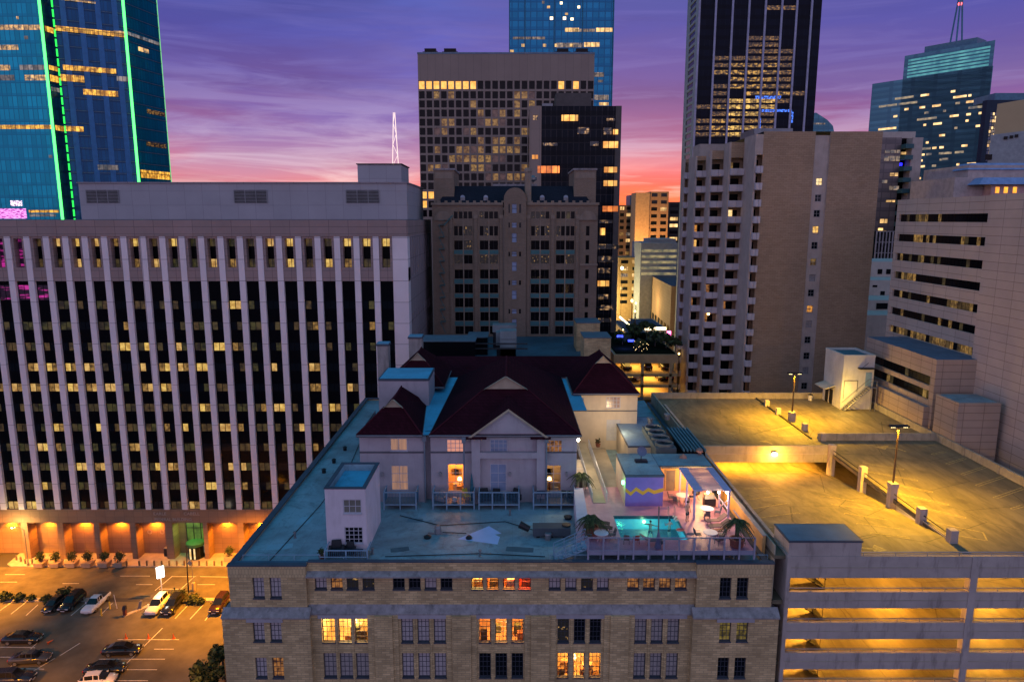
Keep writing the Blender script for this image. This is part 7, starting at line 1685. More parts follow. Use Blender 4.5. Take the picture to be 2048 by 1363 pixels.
# --- black glass block
YK = 205.0; k0, k1 = at(1060, 300, Y=YK).x, at(1241, 300, Y=YK).x; kz = zt_(212, YK)
CWK = curtainwall('black curtain wall', (.012, .016, .026), (.006, .007, .010), (.045, .042, .05), 1.6, 3.6, .12, .0, .2, .4)
bk = thing('black_glass_block', 'dark glass office block with a few lit rooms beside the tan hotel', 'office building', ((k0 + k1) / 2, YK, 0))
b = MB(); b.box(k0, k1 - .3, YK, YK + 24, 0, kz, CWK); b.build('glazing', bk)
b = MB(); b.box(k0 - .2, k0 + 3.2, YK - .3, YK - .01, 0, kz, M_HOT); b.box(k1 - 1.6, k1, YK - .3, YK - .01, 0, kz, plain('dark concrete', (.10, .085, .08), .8)); b.box(k1 - .3, k1, YK, YK + 24, 0, kz, plain('dark concrete', (.10, .085, .08), .8))
q0, q1 = at(1112, 190, Y=YK + 4), at(1183, 186, Y=YK + 4); b.box(q0.x, q1.x, YK + 4, YK + 12, kz, q1.z, plain('dark concrete', (.10, .085, .08), .8)); b.box(q0.x - 4, q0.x - 1, YK + 2, YK + 4, kz, kz + 1, M_GREYM); b.build('frame', bk)
fk = front(YK); BO = glow('block lit', (1, .5, .12), 1.6, (.7, .25, .04), .5, cell=(1.6, 9)); BO2 = glow('block lit orange', (1, .26, .05), 1.5, (.6, .14, .03), .6, cell=(1.6, 9)); BP = glow('block glint', (.8, .45, .2), .7, (.02, .02, .03), .8, 3, .5, .62, cell=(1.6, 1.4))
for u0, u1, v0, v1, m in ((1123, 1156, 230, 242, BO), (1075, 1119, 332, 346, BO2), (1207, 1223, 256, 269, BP), (1226, 1236, 258, 269, BO), (1206, 1236, 283, 296, BO), (1208, 1234, 334, 345, BO), (1207, 1234, 361, 372, BO), (1205, 1236, 412, 423, BO2), (1200, 1210, 456, 470, BO), (1195, 1238, 488, 498, BP), (1196, 1228, 512, 524, BP), (1196, 1220, 536, 546, BP), (1195, 1218, 561, 572, BO), (1196, 1216, 588, 598, BP), (1200, 1226, 610, 619, BP), (1086, 1115, 286, 292, BP), (1064, 1076, 310, 318, BO), (1066, 1076, 230, 240, BP), (1155, 1178, 255, 268, BP), (1180, 1197, 283, 292, BP), (1198, 1225, 440, 446, BP), (1196, 1222, 636, 644, BP), (1213, 1230, 237, 242, BP)):
    p, q = at(u0, v1, Y=YK), at(u1, v0, Y=YK); b = MB(); b.fbox(fk, p.x, q.x, p.z, q.z, .0, .34, m); b.build('window', bk)
# --- old brown tower with mansard
YD = 150.0; dz0 = 40.0; fd = front(YD)
M_DECO = blocks('brown deco brick', (.29, .215, .16), (.245, .18, .13), (.15, .11, .085), .6, .2, .02, var=.2, bump=.2)
M_DECOL = plain('brown terracotta', (.28, .215, .165), .85, var=.15, grime=.3)
M_SLATE = blocks('dark slate', (.022, .026, .04), (.018, .021, .033), (.01, .012, .02), .5, .3, .02, .85, spec=.1)
M_TEALS = plain('teal spandrel', (.05, .16, .17), .6, var=.12)
dc = thing('deco_tower', 'old brown brick tower with arched centre bay, slate mansard and teal spandrels', 'tower', (0, YD, 0))
DX = lambda u: at(u, 520, Y=YD).x; DZ = lambda v: zt_(v, YD)
d0, d1 = DX(866), DX(1194); ztop = DZ(407)
bw = []; grp = [(908, 946), (959, 997), (1061, 1099), (1111, 1149)]
rowsD = [(423, 437, 4), (452, 471, 4), (481, 499, 2), (510, 527, 2), (539, 557, 2), (568, 586, 2), (596, 614, 2), (624, 641, 2), (652, 668, 2)]
for r, (v0, v1, n) in enumerate(rowsD):
    for g0, g1 in grp:
        for k in range(n):
            w = (g1 - g0) / n; bw.append((DX(g0 + w * k + 1), DX(g0 + w * (k + 1) - 1), DZ(v1), DZ(v0), r))
for v0, v1 in ((452, 471), (481, 499), (510, 527), (539, 557), (568, 586), (596, 614), (624, 641)): bw.append((DX(1171), DX(1178), DZ(v1), DZ(v0), -1))
cen = []
for v0, v1, f in ((408, 426, 1), (445, 455, 1), (466, 484, 0), (503, 512, 1), (523, 541, 0), (560, 569, 1), (580, 597, 0), (617, 626, 1), (637, 652, 0)):
    cen.append((DX(1024), DX(1033), DZ(v1), DZ(v0)))
    if f: cen.append((DX(1017), DX(1020), DZ(v1), DZ(v0))); cen.append((DX(1038), DX(1042), DZ(v1), DZ(v0)))
b = MB(); b.wall(fd, d0, DX(1006), 0, ztop, [q[:4] for q in bw if q[1] < DX(1006)], .4, M_DECO); b.wall(fd, DX(1052), d1, 0, ztop, [q[:4] for q in bw if q[0] > DX(1052)], .4, M_DECO)
fdc = front(YD - .8); c0, c1 = DX(1008), DX(1052)
b.wall(fdc, c0, c1, 0, DZ(398), cen, .3, M_DECO)
for x in (c0, c1): b.fquad(left(x), YD - .8, YD + .1, 0, DZ(398), 0, M_DECO)
xc_, rz = (c0 + c1) / 2, (c1 - c0) / 2
arc = [(xc_ + rz * math.cos(A * math.pi / 12), DZ(398) + rz * 1.0 * math.sin(A * math.pi / 12)) for A in range(13)]
b.face([fdc.p(x, z) for x, z in arc], M_DECO)
for (xa1, za1), (xb1, zb1) in zip(arc, arc[1:]): b.face([fdc.p(xa1, za1), fdc.p(xb1, zb1), fdc.p(xb1, zb1, -3), fdc.p(xa1, za1, -3)], M_DECOL)
b.fquad(right(d1), YD, YD + 24, 0, ztop, 0, M_DECO); b.fquad(left(d0), YD, YD + 24, 0, ztop, 0, M_DECO); b.build('brick_wall', dc)
b = MB()
for u in (903, 952, 1003, 1056, 1105, 1154): b.fbox(fd, DX(u) - .35, DX(u) + .35, 0, DZ(437), 0, .3, M_DECO); b.fbox(fd, DX(u) - .45, DX(u) + .45, DZ(437), DZ(430), 0, .4, M_DECOL)
for g0, g1 in grp:
    for k in (1,): x = DX((g0 + g1) / 2); b.fbox(fd, x - .12, x + .12, DZ(668), DZ(440), -.3, .08, M_DECOL)
b.build('pilaster', dc)
b = MB()
for v0, v1 in ((500, 508), (558, 567), (587, 595), (615, 623), (642, 651)):
    for g0, g1 in grp: b.fbox(fd, DX(g0), DX(g1), DZ(v1), DZ(v0), 0, .06, M_TEALS)
b.build('spandrel', dc)
b = MB(); b.fbox(fd, d0 - .2, DX(1006), ztop - .3, ztop + .2, -.4, .35, M_DECOL); b.fbox(fd, DX(1054), d1 + .2, ztop - .3, ztop + .2, -.4, .35, M_DECOL)
for k in range(22): u = 880 + k * 14; b.fbox(fd, DX(u) - .3, DX(u) + .3, ztop + .2, ztop + .6, -.2, .3, M_DECOL)
b.fbox(fd, DX(1160), d1 + .1, DZ(531), DZ(527), 0, .2, M_DECOL); b.build('cornice', dc)
for u in (888, 1174):   # rounded side pavilions
    x = DX(u); r_ = 1.9; b = MB(); arc = [(x + r_ * math.cos(A * math.pi / 10), DZ(440) + r_ * math.sin(A * math.pi / 10)) for A in range(11)]
    b.face([fd.p(q[0], q[1], .35) for q in arc], M_DECOL); b.fbox(fd, x - r_, x + r_, DZ(670), DZ(440), 0, .34, M_DECO) if False else None
    for (xa1, za1), (xb1, zb1) in zip(arc, arc[1:]): b.face([fd.p(xa1, za1, .35), fd.p(xb1, zb1, .35), fd.p(xb1, zb1, -.1), fd.p(xa1, za1, -.1)], M_DECOL)
    b.build('arched_parapet', dc)
for i, q in enumerate(bw):
    m = GL_BLK; r = random.random()
    if q[4] in (0, 1, 2, 3): m = SPK if r < .34 else DIMW[1] if r < .38 else GL_BLK
    if 0 <= i - 11 < 0: pass
    b = MB(); b.fquad(fd, q[0], q[1], q[2], q[3], -.36, m)
    if q[1] - q[0] > 1.2: xm_ = (q[0] + q[1]) / 2; b.fbox(fd, xm_ - .04, xm_ + .04, q[2], q[3], -.35, -.3, M_DKMET)
    b.build('window', dc) if (q[4] in (0, 1, 2, 3, 4, 5) or q[4] == -1) else b.build('window', dc)
PB = plain('pale blue blind', (.30, .38, .56), .8)
for q in cen: b = MB(); b.fquad(fdc, *q, -.26, PB if q[1] - q[0] > .6 else GL_DARK); b.fbox(fdc, q[0], q[1], (q[2] + q[3]) / 2 - .04, (q[2] + q[3]) / 2 + .04, -.25, -.2, M_DKMET); b.build('window', dc)
zr0, zr1 = ztop + .2, DZ(370); m0, m1 = DX(878), DX(1180)
b = MB(); b.hexa([(m0, YD + .6, zr0), (m1, YD + .6, zr0), (m1, YD + 22, zr0), (m0, YD + 22, zr0), (m0 + 2.2, YD + 4.5, zr1), (m1 - 2.2, YD + 4.5, zr1), (m1 - 2.2, YD + 18, zr1), (m0 + 2.2, YD + 18, zr1)], M_SLATE); b.box(DX(985), DX(1075), YD + 5.5, YD + 10, zr1, zr1 + .5, M_LEDGE); b.build('mansard_roof', dc)
for u in (926, 972, 1084, 1131):
    x = DX(u) ; b = MB(); y = YD + 1.1; r_ = .48
    b.box(x - r_, x + r_, y, y + 2.2, zr0 + .3, zr0 + 1.1, M_LEDGE); arc = [(x + r_ * math.cos(A * math.pi / 8), zr0 + 1.1 + r_ * math.sin(A * math.pi / 8)) for A in range(9)]
    b.face([(q[0], y, q[1]) for q in arc], plain('pale dormer', (.30, .36, .46), .7))
    for (xa1, za1), (xb1, zb1) in zip(arc, arc[1:]): b.face([(xa1, y, za1), (xb1, y, zb1), (xb1, y + 2.2, zb1), (xa1, y + 2.2, za1)], M_LEDGE)
    b.build('dormer', dc)
for u0, u1, v0 in ((868, 908, 340), (1148, 1192, 340)):
    b = MB(); y = YD + 2.0; x0, x1 = at(u0, 370, Y=y).x, at(u1, 370, Y=y).x; z1 = zt_(v0, y); b.box(x0, x1, y, y + 14, ztop - .2, z1, M_DECO); b.box(x0 + .3, x1 - .3, y - .06, y - .01, zt_(357, y), zt_(345, y), M_DECOL); b.box(x0 - .2, x1 + .2, y - .2, y + 14.2, z1, z1 + .35, M_LEDGE); b.build('end_block', dc)
p = at(1056, 400, Y=YD + 1); b = MB(); b.lathe((p.x, YD + 1.2, p.z), [(.72, -1), (.72, zt_(345, YD) - p.z), (.85, zt_(343, YD) - p.z), (.85, zt_(340, YD) - p.z), (.66, zt_(335, YD) - p.z)], M_DECOL, 12); b.build('turret', dc)
b = MB(); p = at(1066, 356, Y=YD + 6); b.lathe((p.x, YD + 6, p.z - .9), [(.1, 0), (.85, .5), (.85, 1.0), (.1, 1.5)], M_GREYM, 12); b.bar((p.x, YD + 6, zr1), (p.x, YD + 6, p.z), .08, M_DKMET); b.build('roof_dish', dc)
b = MB()   # fire escape on the left
for k in range(9):
    z = DZ(450 + k * 24); b.box(DX(880), DX(890), YD - 1.4, YD - .05, z, z + .1, M_TEALS); b.bar((DX(880), YD - 1.3, z), (DX(890), YD - 1.3, z - 2.4), .07, M_TEALS, 4); b.bar((DX(880), YD - 1.35, z + 1), (DX(890), YD - 1.35, z + 1), .05, M_TEALS, 4)
b.bar((DX(908), YD - .8, DZ(430)), (DX(890), YD - .8, DZ(450)), .12, M_TEALS, 5); b.build('fire_escape', dc)
# --- dark bank tower with white ribs
YN = 300.0; n0, n1 = at(1393, 150, Y=YN).x, at(1634, 150, Y=YN).x
CWN = curtainwall('navy curtain wall', (.008, .013, .032), (.004, .005, .010), (.012, .018, .034), 2.0, 3.9, .12, .0, .2, .42)
bt = thing('ribbed_bank_tower', 'very tall dark glass tower with thin white ribs and painted gold city reflections', 'glass tower', ((n0 + n1) / 2, YN, 0))
b = MB(); b.box(n0, n1, YN, YN + 19, 0, 215, CWN); b.build('glazing', bt)
M_RIB = plain('white rib', (.34, .34, .50), .5)
for u in (1395, 1427, 1460, 1492, 1524, 1556, 1585, 1614):
    x = n0 + (n1 - n0) * (u - 1395) / (1634 - 1395); b = MB(); b.box(x - .38, x + .38, YN - .6, YN - .01, 0, 215, M_RIB); b.build('rib', bt)
M_PST = plain('pale stone side', (.30, .36, .42), .7); flb = left(n0 - .3)
b = MB(); fz0 = zt_(300, YN); hs = []
for k in range(70): z = 12 + k * 2.9; hs.append((YN + 4, YN + 14, z, z + 1.9))
b.wall(flb, YN - .6, YN + 19, 0, 215, hs, .3, M_PST); b.fquad(flb, YN, YN + 19, 0, 215, -.28, GL_BLK); b.build('stone_side', bt)
GOLD = [glow('gold reflection', (1, .52, .1), .65, (.03, .016, .006), .5, 3, .46, .62, (1, 1, 2.2), cell=(2.0, 9)), glow('gold reflection dim', (.55, .27, .06), .6, (.02, .012, .008), .8, 3, .45, .65, (1, 1, 2.2), cell=(2.0, 9)), glow('gold reflection bright', (1, .6, .14), 1.0, (.08, .036, .01), .5, 3, .42, .6, (1, 1, 2.2), cell=(2.0, 9))]  # gold rows: city reflections painted on the glass as emission
fnn = front(YN)
ribs = [n0 + (n1 - n0) * (u - 1395) / 239 for u in (1395, 1427, 1460, 1492, 1524, 1556, 1585, 1614)]
vr = [16, 77, 90, 103, 117, 131, 145, 159, 173, 187, 202, 214, 228, 242, 256, 269]
inten = {16: (4, 6, 1), 77: (2, 5, 1), 90: (3, 5, 1), 103: (3, 6, 1), 117: (1, 6, 1), 131: (1, 6, 0), 145: (0, 6, 0), 159: (1, 6, 0), 173: (1, 6, 0), 187: (1, 7, 0), 202: (1, 6, 2), 214: (0, 6, 2), 228: (1, 5, 2), 242: (0, 5, 0), 256: (0, 5, 2), 269: (0, 4, 2)}
for v in vr:
    i0, i1, k = inten[v]; z = zt_(v, YN)
    for i in range(i0, i1):
        if random.random() < .18: continue
        m = GOLD[1] if i in (i0, i1 - 1) or k == 1 else GOLD[2] if (k == 2 and i in (2, 3, 4)) else GOLD[0]
        b = MB(); b.fquad(fnn, ribs[i] + .5, ribs[min(i + 1, 7)] - .5, z - .75, z + .85, .03, m); b.build('floor_glow', bt)
BLUEL = glow('blue reflection', (.05, .2, 1), 1.6, (.01, .02, .1), 1.4, 3, .45, .6)  # blue light reflected in the glass, painted as glowing strips
for u0, u1, v0, v1 in ((1510, 1562, 192, 198), (1518, 1584, 219, 224), (1518, 1522, 236, 268), (1582, 1587, 224, 246)):
    p, q = at(u0, v1, Y=YN), at(u1, v0, Y=YN); b = MB(); b.fquad(fnn, p.x, q.x, p.z, q.z, .05, BLUEL); b.build('blue_reflection', bt)
# --- left green edged tower
YL = 235.0
CWL = curtainwall('blue mirror curtain wall', (.010, .34, .48), (.008, .18, .29), (.010, .14, .22), 1.55, 4.0, .12, .6, .12, .22)
CWL2 = curtainwall('deep blue curtain wall', (.010, .085, .21), (.004, .03, .085), (.01, .05, .11), 1.55, 4.0, .12, .5, .12, .2)
gt_ = thing('green_edged_tower', 'huge blue mirror glass tower outlined with glowing green light tubes', 'glass tower', (-160, YL, 0))
eA = at(103, 220, Y=YL); eD = at(266, 220, Y=YL + 14); p2 = Vector((at(128, 220, Y=YL + 5).x, YL + 5, 0)); eE = at(332, 220, X=eD.x + 1.5)
poly = [(-260, YL), (eA.x, YL), (p2.x, YL + 5), (eD.x, YL + 14), (eD.x + 1.0, YL + 60), (-260, YL + 60)]
ye = YL + 14; xe = eD.x
# right face runs away from the camera
XR_ = xe; yr_ = at(332, 220, X=xe + 3.5).y
b = MB(); H_ = 265
def wseg(b, p, q, m): b.face([(p[0], p[1], 0), (q[0], q[1], 0), (q[0], q[1], H_), (p[0], p[1], H_)], m)
P0, P1, P2, P3, P4 = (-280, YL), (eA.x, YL), (p2.x, YL + 5), (xe, ye), (xe + 3.5, yr_)
wseg(b, P0, P1, CWL); wseg(b, P1, P2, CWL2); wseg(b, P2, P3, CWL2); wseg(b, P3, P4, CWL); b.face([(P0[0], P0[1], H_), (P1[0], P1[1], H_), (P2[0], P2[1], H_), (P3[0], P3[1], H_), (P4[0], P4[1], H_), (-280, yr_, H_)], M_COPE); wseg(b, P4, (-280, yr_), CWL); b.build('glazing', gt_)
GRN = glow('green tube', (.09, 1, .16), 2.6, light=True); GRD = glow('green tube small', (.02, .9, .08), 1.6, light=True)
for (x, y), r_, m in ((P1, .42, GRN), (P3, .42, GRN)):
    b = MB(); b.bar((x + .1, y - .5, 0), (x + .1, y - .5, H_), r_, m, 8); b.build('light_tube', gt_)
b = MB()
for k in range(88): z = k * 3; b.bar((P2[0], P2[1] - .5, z), (P2[0], P2[1] - .5, z + 2.3), .26, GRD, 6)
b.build('light_tube', gt_)
b = MB(); b.bar((P4[0], P4[1] - .3, 0), (P4[0], P4[1] - .3, H_), .14, glow('thin green edge', (.25, .8, .3), .8), 6); b.build('light_tube', gt_)
dv = Vector((P3[0] - P2[0], P3[1] - P2[1], 0)); dn = dv.normalized(); nn_ = Vector((dn.y, -dn.x, 0)); fch = Fr((P2[0], P2[1], 0), dn, nn_); L_ = dv.length
for k in (.13, .38, .62, .86):
    b = MB(); b.fbox(fch, L_ * k - .8, L_ * k + .8, 0, H_, 0, .5, plain('blue pilaster', (.02, .12, .30), .3, .4)); b.build('pilaster', gt_)
b = MB()   # floor lines
M_FL = plain('pale floor line', (.10, .16, .20), .4, .5)
for k in range(20, 66):
    z = k * 4.0 + .4; b.fbox(fch, 0, L_, z, z + .16, .01, .09, M_FL)
b.build('floor_line', gt_)
f_l = front(YL); TL1 = glow('tower lit band', (1, .55, .2), 1.2, (.15, .12, .1), .8, 3, .4, .6, cell=(1.55, 9)); TL2 = glow('tower gold band', (1, .5, .06), 1.3, (.3, .12, .01), .7, 3, .4, .6, cell=(1.55, 9)); TL3 = glow('tower pale band', (.5, .4, .36), .6, (.08, .12, .16), .6, 3, cell=(1.55, 9))  # lit floors; skyline reflections in the glass are painted as glowing bands too
for u0, u1, v0, v1, m in ((0, 80, 50, 60, TL1), (0, 36, 90, 100, TL1), (0, 20, 130, 141, TL1), (40, 88, 130, 140, TL3), (0, 28, 150, 161, TL3), (50, 92, 150, 161, TL1), (0, 102, 250, 258, TL2), (33, 37, 33, 39, TL1), (49, 56, 72, 79, TL3), (60, 112, 428, 433, TL3), (58, 118, 420, 425, TL2), (98, 104, 310, 316, TL3)):
    p, q = at(u0, v1, Y=YL), at(u1, v0, Y=YL); b = MB(); b.fquad(f_l, p.x, q.x, p.z, q.z, .04, m); b.build('floor_glow', gt_)
fp12 = Fr((P1[0], P1[1], 0), (P2[0] - P1[0], 5, 0), (5, -(P2[0] - P1[0]), 0)); L12 = Vector((P2[0] - P1[0], 5, 0)).length
for v0, v1, m in ((55, 66, TL2), (133, 142, TL2), (152, 165, TL2), (252, 262, TL2), (176, 184, TL3)):
    b = MB(); b.fquad(fp12, .8, L12 - .6, zt_(v1, YL + 3), zt_(v0, YL + 3), .05, m); b.build('floor_glow', gt_)
for v0, v1, k0, k1, m in ((60, 70, .0, 1, TL2), (136, 146, .05, .8, TL2), (155, 168, .0, .33, TL2), (181, 192, .3, .8, TL2), (256, 266, 0, .25, TL2), (4, 8, .1, .6, TL1), (58, 65, .82, 1, TL1), (150, 160, .8, 1, TL3), (330, 340, .4, .7, TL3)):
    b = MB(); b.fquad(fch, L_ * k0, L_ * k1, zt_(v1, YL + 10), zt_(v0, YL + 10), .52, m); b.build('floor_glow', gt_)
dv = Vector((P4[0] - P3[0], P4[1] - P3[1], 0)); fr_ = Fr((P3[0], P3[1], 0), dv, (dv.y, -dv.x, 0)); LR = dv.length
zq = lambda v: zt_(v, YL + 30)
b = MB()
for k in range(16, 52): z = k * 4.0; b.fbox(fr_, .3, LR - .2, z, z + .22, .07, .12, M_FL)
b.build('floor_line', gt_)
for v0, v1, k0, k1, m in ((86, 93, .02, .95, TL3), (108, 116, .3, .6, TL1), (226, 234, .4, .95, GOLD[1]), (290, 298, .3, .9, GOLD[1]), (345, 360, .05, .95, TL2)):
    b = MB(); b.fquad(fr_, LR * k0, LR * k1, zq(v1), zq(v0), .14, m); b.build('floor_glow', gt_)
NEON_REFL = glow('magenta neon reflection', (1, .4, .95), 1.3, (.3, .0, .25), 1.6, 3, .45, .55, (.5, 1, 3.5)); NEON_REFL2 = glow('white neon reflection', (1, .8, 1), 1.6, (.1, .02, .1), 2.6, 3, .46, .54)  # neon mirrored in the tower glass, put in as emission
for u0, u1, v0, v1, m in ((0, 52, 417, 437, NEON_REFL), (22, 44, 401, 412, NEON_REFL2)):
    p, q = at(u0, v1, Y=YL), at(u1, v0, Y=YL); b = MB(); b.fquad(f_l, p.x, q.x, p.z, q.z, .06, m); b.build('neon_reflection', gt_)
# --- wedge tower with antenna, far right
WD = 520.0; yaw = R(36.9)
wt = thing('slab_tower_with_mast', 'tall blue glass slab tower with glowing top floors and a tall roof mast', 'glass tower', (300, WD, 0))
uA, uB = 1745, 1988
du = Vector((-math.sin(yaw), math.cos(yaw), 0))      # facade direction, receding to the left
pB = at(1979, 200, Y=WD); pB = Vector((pB.x, pB.y, 0))
def along(u):   # distance along the facade where column u is seen (at horizon height)
    a = (u - 1024) / FPX; k = 1.0 / CP
    # x = a*depth, depth = y*CP (taken at camera height)
    return (a * CP * pB.y - pB.x) / (du.x - a * CP * du.y)
fwd = Fr(pB, du, (-math.cos(yaw), -math.sin(yaw), 0))
def wz_(a, v):
    y = pB.y + du.y * a; return at(1024, v, Y=y).z
LW = along(1722); Lw2 = along(1780)
zl = wz_(LW, 168); zh = wz_(0, 80)
CWW = curtainwall('grey blue curtain wall', (.08, .23, .31), (.04, .12, .18), (.05, .14, .2), 3.2, 4.2, .3, .5, .2, .45)
b = MB()
def pr4(a0, a1, z1, dpt, m):
    vr_ = Vector((pB.x, pB.y, 0)).normalized() * dpt; P = [fwd.p(a0, 0, 0), fwd.p(a1, 0, 0)]; P += [(P[1][0] + vr_.x * .9 - 2, P[1][1] + vr_.y), (P[0][0] + vr_.x, P[0][1] + vr_.y)]; b.prism([(p[0], p[1]) for p in P], 0, z1, m)
pr4(0, LW, zl, 45, CWW); pr4(.5, Lw2, zh, 44, CWW); b.build('glazing', wt)
WDM = glow('far window dim', (.5, .38, .22), .8, (.1, .1, .1), .3, 1); TEALB = glow('teal lit floor', (.14, .55, .58), .6, (.04, .26, .33), .15, 2); WWD = glow('far window lit', (1, .68, .3), 1.5, (.5, .28, .1), .25, 1)
b = MB()
nb_ = 6
for k in range(nb_): z = zh - 4 - k * (zh - zl - 4) / (nb_ - .5); b.fquad(fwd, 3, Lw2 - 3, z - .7, z + .7, .1, TEALB)
b.build('floor_glow', wt)
b = MB(); b.fbox(fwd, Lw2 * .22, Lw2 * .8, zh, zh + 5, -20, -4, plain('plant blue', (.08, .2, .3), .5)); b.build('roof_plant', wt)
cnt = 0; rnd = random.Random(11); st = MB()
for j in range(30):
    z = zl - 14 - j * 4.4
    if z < 60: break
    a = 4.0
    while a < LW - 8:
        L = rnd.choice([2, 3, 4, 6, 9, 14]); 
        if rnd.random() < .42:
            tgt = MB() if cnt < 95 else st
            tgt.fquad(fwd, a, min(a + L, LW - 3), z - .8, z + .8, .12, WWD if rnd.random() < .7 else WDM)
            if tgt is not st: tgt.build('window', wt); cnt += 1
        a += L + rnd.choice([1, 2, 5])
if st.f: st.build('window', wt, kind='stuff')
am = Lw2 * .5; bp_ = Vector(fwd.p(am, zh + 4, -12)); tp_ = at(1893, 12, Y=bp_.y); b = MB(); M_ANT = plain('teal mast', (.05, .22, .32), .5)
b.bar(bp_ + Vector((0, 0, 30)), (bp_.x, bp_.y, tp_.z), .9, M_ANT, 6, .5)
for k in range(3): A = k * 2.1; b.bar(bp_ + Vector((4.5 * math.cos(A), 4.5 * math.sin(A), 0)), bp_ + Vector((0, 0, 46)), .6, M_ANT, 5)
b.build('mast', wt); b = MB(); b.lathe((bp_.x, bp_.y, tp_.z), [(.3, 0), (1.3, .8), (1.3, 2), (.3, 2.6)], glow('red beacon', (1, .1, .12), 4), 8); b.build('beacon', wt)
# --- slim tower with balconies beside the tan tower
YQ = 260.0
sl = thing('slim_balcony_tower', 'slim pale glass tower with dark balcony slabs behind the tan tower', 'tower', (150, YQ, 0)); M_SLIM = curtainwall('pale curtain wall', (.24, .20, .19), (.10, .09, .10), (.12, .10, .1), 3.4, 3.4, .2, .2, .3, .4)
b = MB(); p, q = at(1750, 282, Y=YQ), at(1804, 275, Y=YQ); b.box(p.x, q.x, YQ, YQ + 16, 0, q.z, M_SLIM); b.build('glazing', sl)
b = MB(); p2q, q2q = at(1826, 275, Y=YQ - 2), at(1847, 275, Y=YQ - 2); b.box(p2q.x, q2q.x, YQ - 2, YQ + 10, 0, q2q.z, M_TANL); b.box(at(1772, 268, Y=YQ).x, at(1838, 262, Y=YQ).x, YQ + 2, YQ + 12, q.z, zt_(262, YQ), M_PALE); b.build('concrete_wall', sl)
b = MB()
for k in range(17): z = q.z - 4 - k * 3.9; b.box(q.x, p2q.x, YQ - 3.2, YQ + 6, z, z + 1.5, plain('teal balcony', (.03, .10, .12), .6)); b.box(q.x, p2q.x, YQ + 2, YQ + 6, z + 1.5, z + 3.9, GL_BLK)
b.build('balcony_stack', sl)
for u0, u1, v0, v1, m in ((1806, 1824, 303, 308, TW), (1802, 1820, 335, 340, TW), (1804, 1810, 325, 331, glow('blue lamp', (.02, .02, 1), 2.5)), (1770, 1800, 300, 306, TW2), (1768, 1800, 312, 322, TW2), (1780, 1796, 346, 352, TW), (1760, 1775, 438, 446, TW), (1756, 1766, 456, 462, TW), (1772, 1790, 400, 404, TW), (1764, 1776, 360, 366, TW2), (1778, 1798, 372, 380, TW2)):
    pp, qq = at(u0, v1, Y=YQ - .1), at(u1, v0, Y=YQ - .1); b = MB(); b.box(pp.x, qq.x, YQ - .15 if u0 < 1801 else YQ + 1.6, YQ - .05 if u0 < 1801 else YQ + 1.9, pp.z, qq.z, m); b.build('window', sl)
lg = thing('grid_glass_block', 'dark glazed block with a white grid below the slim tower', 'office building', (140, 200, 0)); p, q = at(1748, 522, Y=200), at(1786, 462, Y=200); b = MB(); b.box(p.x, q.x + 4, 200, 212, 0, q.z, GL_BLK); b.build('glazing', lg); b = MB()
for k in range(6): x = p.x + (q.x - p.x) * k / 5; b.box(x - .15, x + .15, 199.7, 199.98, 0, q.z, M_LEDGE)
for k in range(8): z = q.z - k * 3.0; b.box(p.x, q.x + 4, 199.72, 199.96, z - .2, z, M_LEDGE)
b.build('frame', lg)
# --- right edge blocks
YE = 230.0
cr = thing('classical_block', 'cream classical block with blue roof ledges and three orange lit windows', 'building', (150, YE, 0)); M_CLS = plain('cream stone', (.46, .38, .36), .85, grime=.2)
b = MB()
for u0, v0, Y in ((1910, 355, YE), (1938, 330, YE + 2)): p = at(u0, v0, Y=Y); b.box(p.x, p.x + 60, Y, Y + 25, 0, p.z, M_CLS)
p = at(1985, 352, Y=YE - 4); b.box(p.x, p.x + 50, YE - 4, YE - .01, 0, p.z - 1, plain('pink stone', (.50, .33, .33), .85)); b.build('wall', cr)
b = MB()
for u0, v0, Y in ((1936, 325, YE + 1.5), (1960, 354, YE - 6)): p = at(u0, v0, Y=Y); b.hexa([(p.x, Y, p.z - 2.2), (p.x + 55, Y, p.z - 2.2), (p.x + 55, Y + 8, p.z - 2.2), (p.x, Y + 8, p.z - 2.2), (p.x + 2.5, Y + 2, p.z), (p.x + 55, Y + 2, p.z), (p.x + 55, Y + 8, p.z), (p.x + 2.5, Y + 8, p.z)], plain('blue ledge', (.22, .32, .55), .7))
b.build('roof_ledge', cr)
for u in (1990, 2007, 2025): p, q = at(u, 386, Y=YE - 4), at(u + 9, 374, Y=YE - 4); b = MB(); b.box(p.x, q.x, YE - 4.08, YE - 4.02, p.z, q.z, glow('orange window', (1, .42, .03), 1.5, (.8, .25, .02), .5)); b.build('window', cr)
YE2 = 290.0
tb = thing('tan_top_block', 'tan and grey windowless block at the right edge with three small openings', 'building', (210, YE2, 0)); p = at(1995, 208, Y=YE2); q = at(1986, 270, Y=YE2); b = MB()
b.hexa([(p.x, YE2, q.z), (p.x + 60, YE2 - 40, q.z + 6), (p.x + 90, YE2, q.z + 6), (p.x + 40, YE2 + 30, q.z), (p.x, YE2, p.z), (p.x + 60, YE2 - 40, p.z + 8), (p.x + 90, YE2, p.z + 8), (p.x + 40, YE2 + 30, p.z)], blocks('ochre panels', (.50, .38, .22), (.47, .36, .21), (.15, .13, .1), 9, 60, .25, var=.06, bump=0, off=0)); b.build('upper_wall', tb)
b = MB(); b.hexa([(q.x - 2, YE2 - .2, 0), (q.x + 64, YE2 - 42, 0), (q.x + 90, YE2, 0), (q.x + 40, YE2 + 30, 0), (q.x - 1, YE2 - .2, q.z), (q.x + 63, YE2 - 42, q.z + 6), (q.x + 90, YE2, q.z + 6), (q.x + 40, YE2 + 30, q.z)], plain('grey green wall', (.30, .33, .36), .85)); b.build('lower_wall', tb)
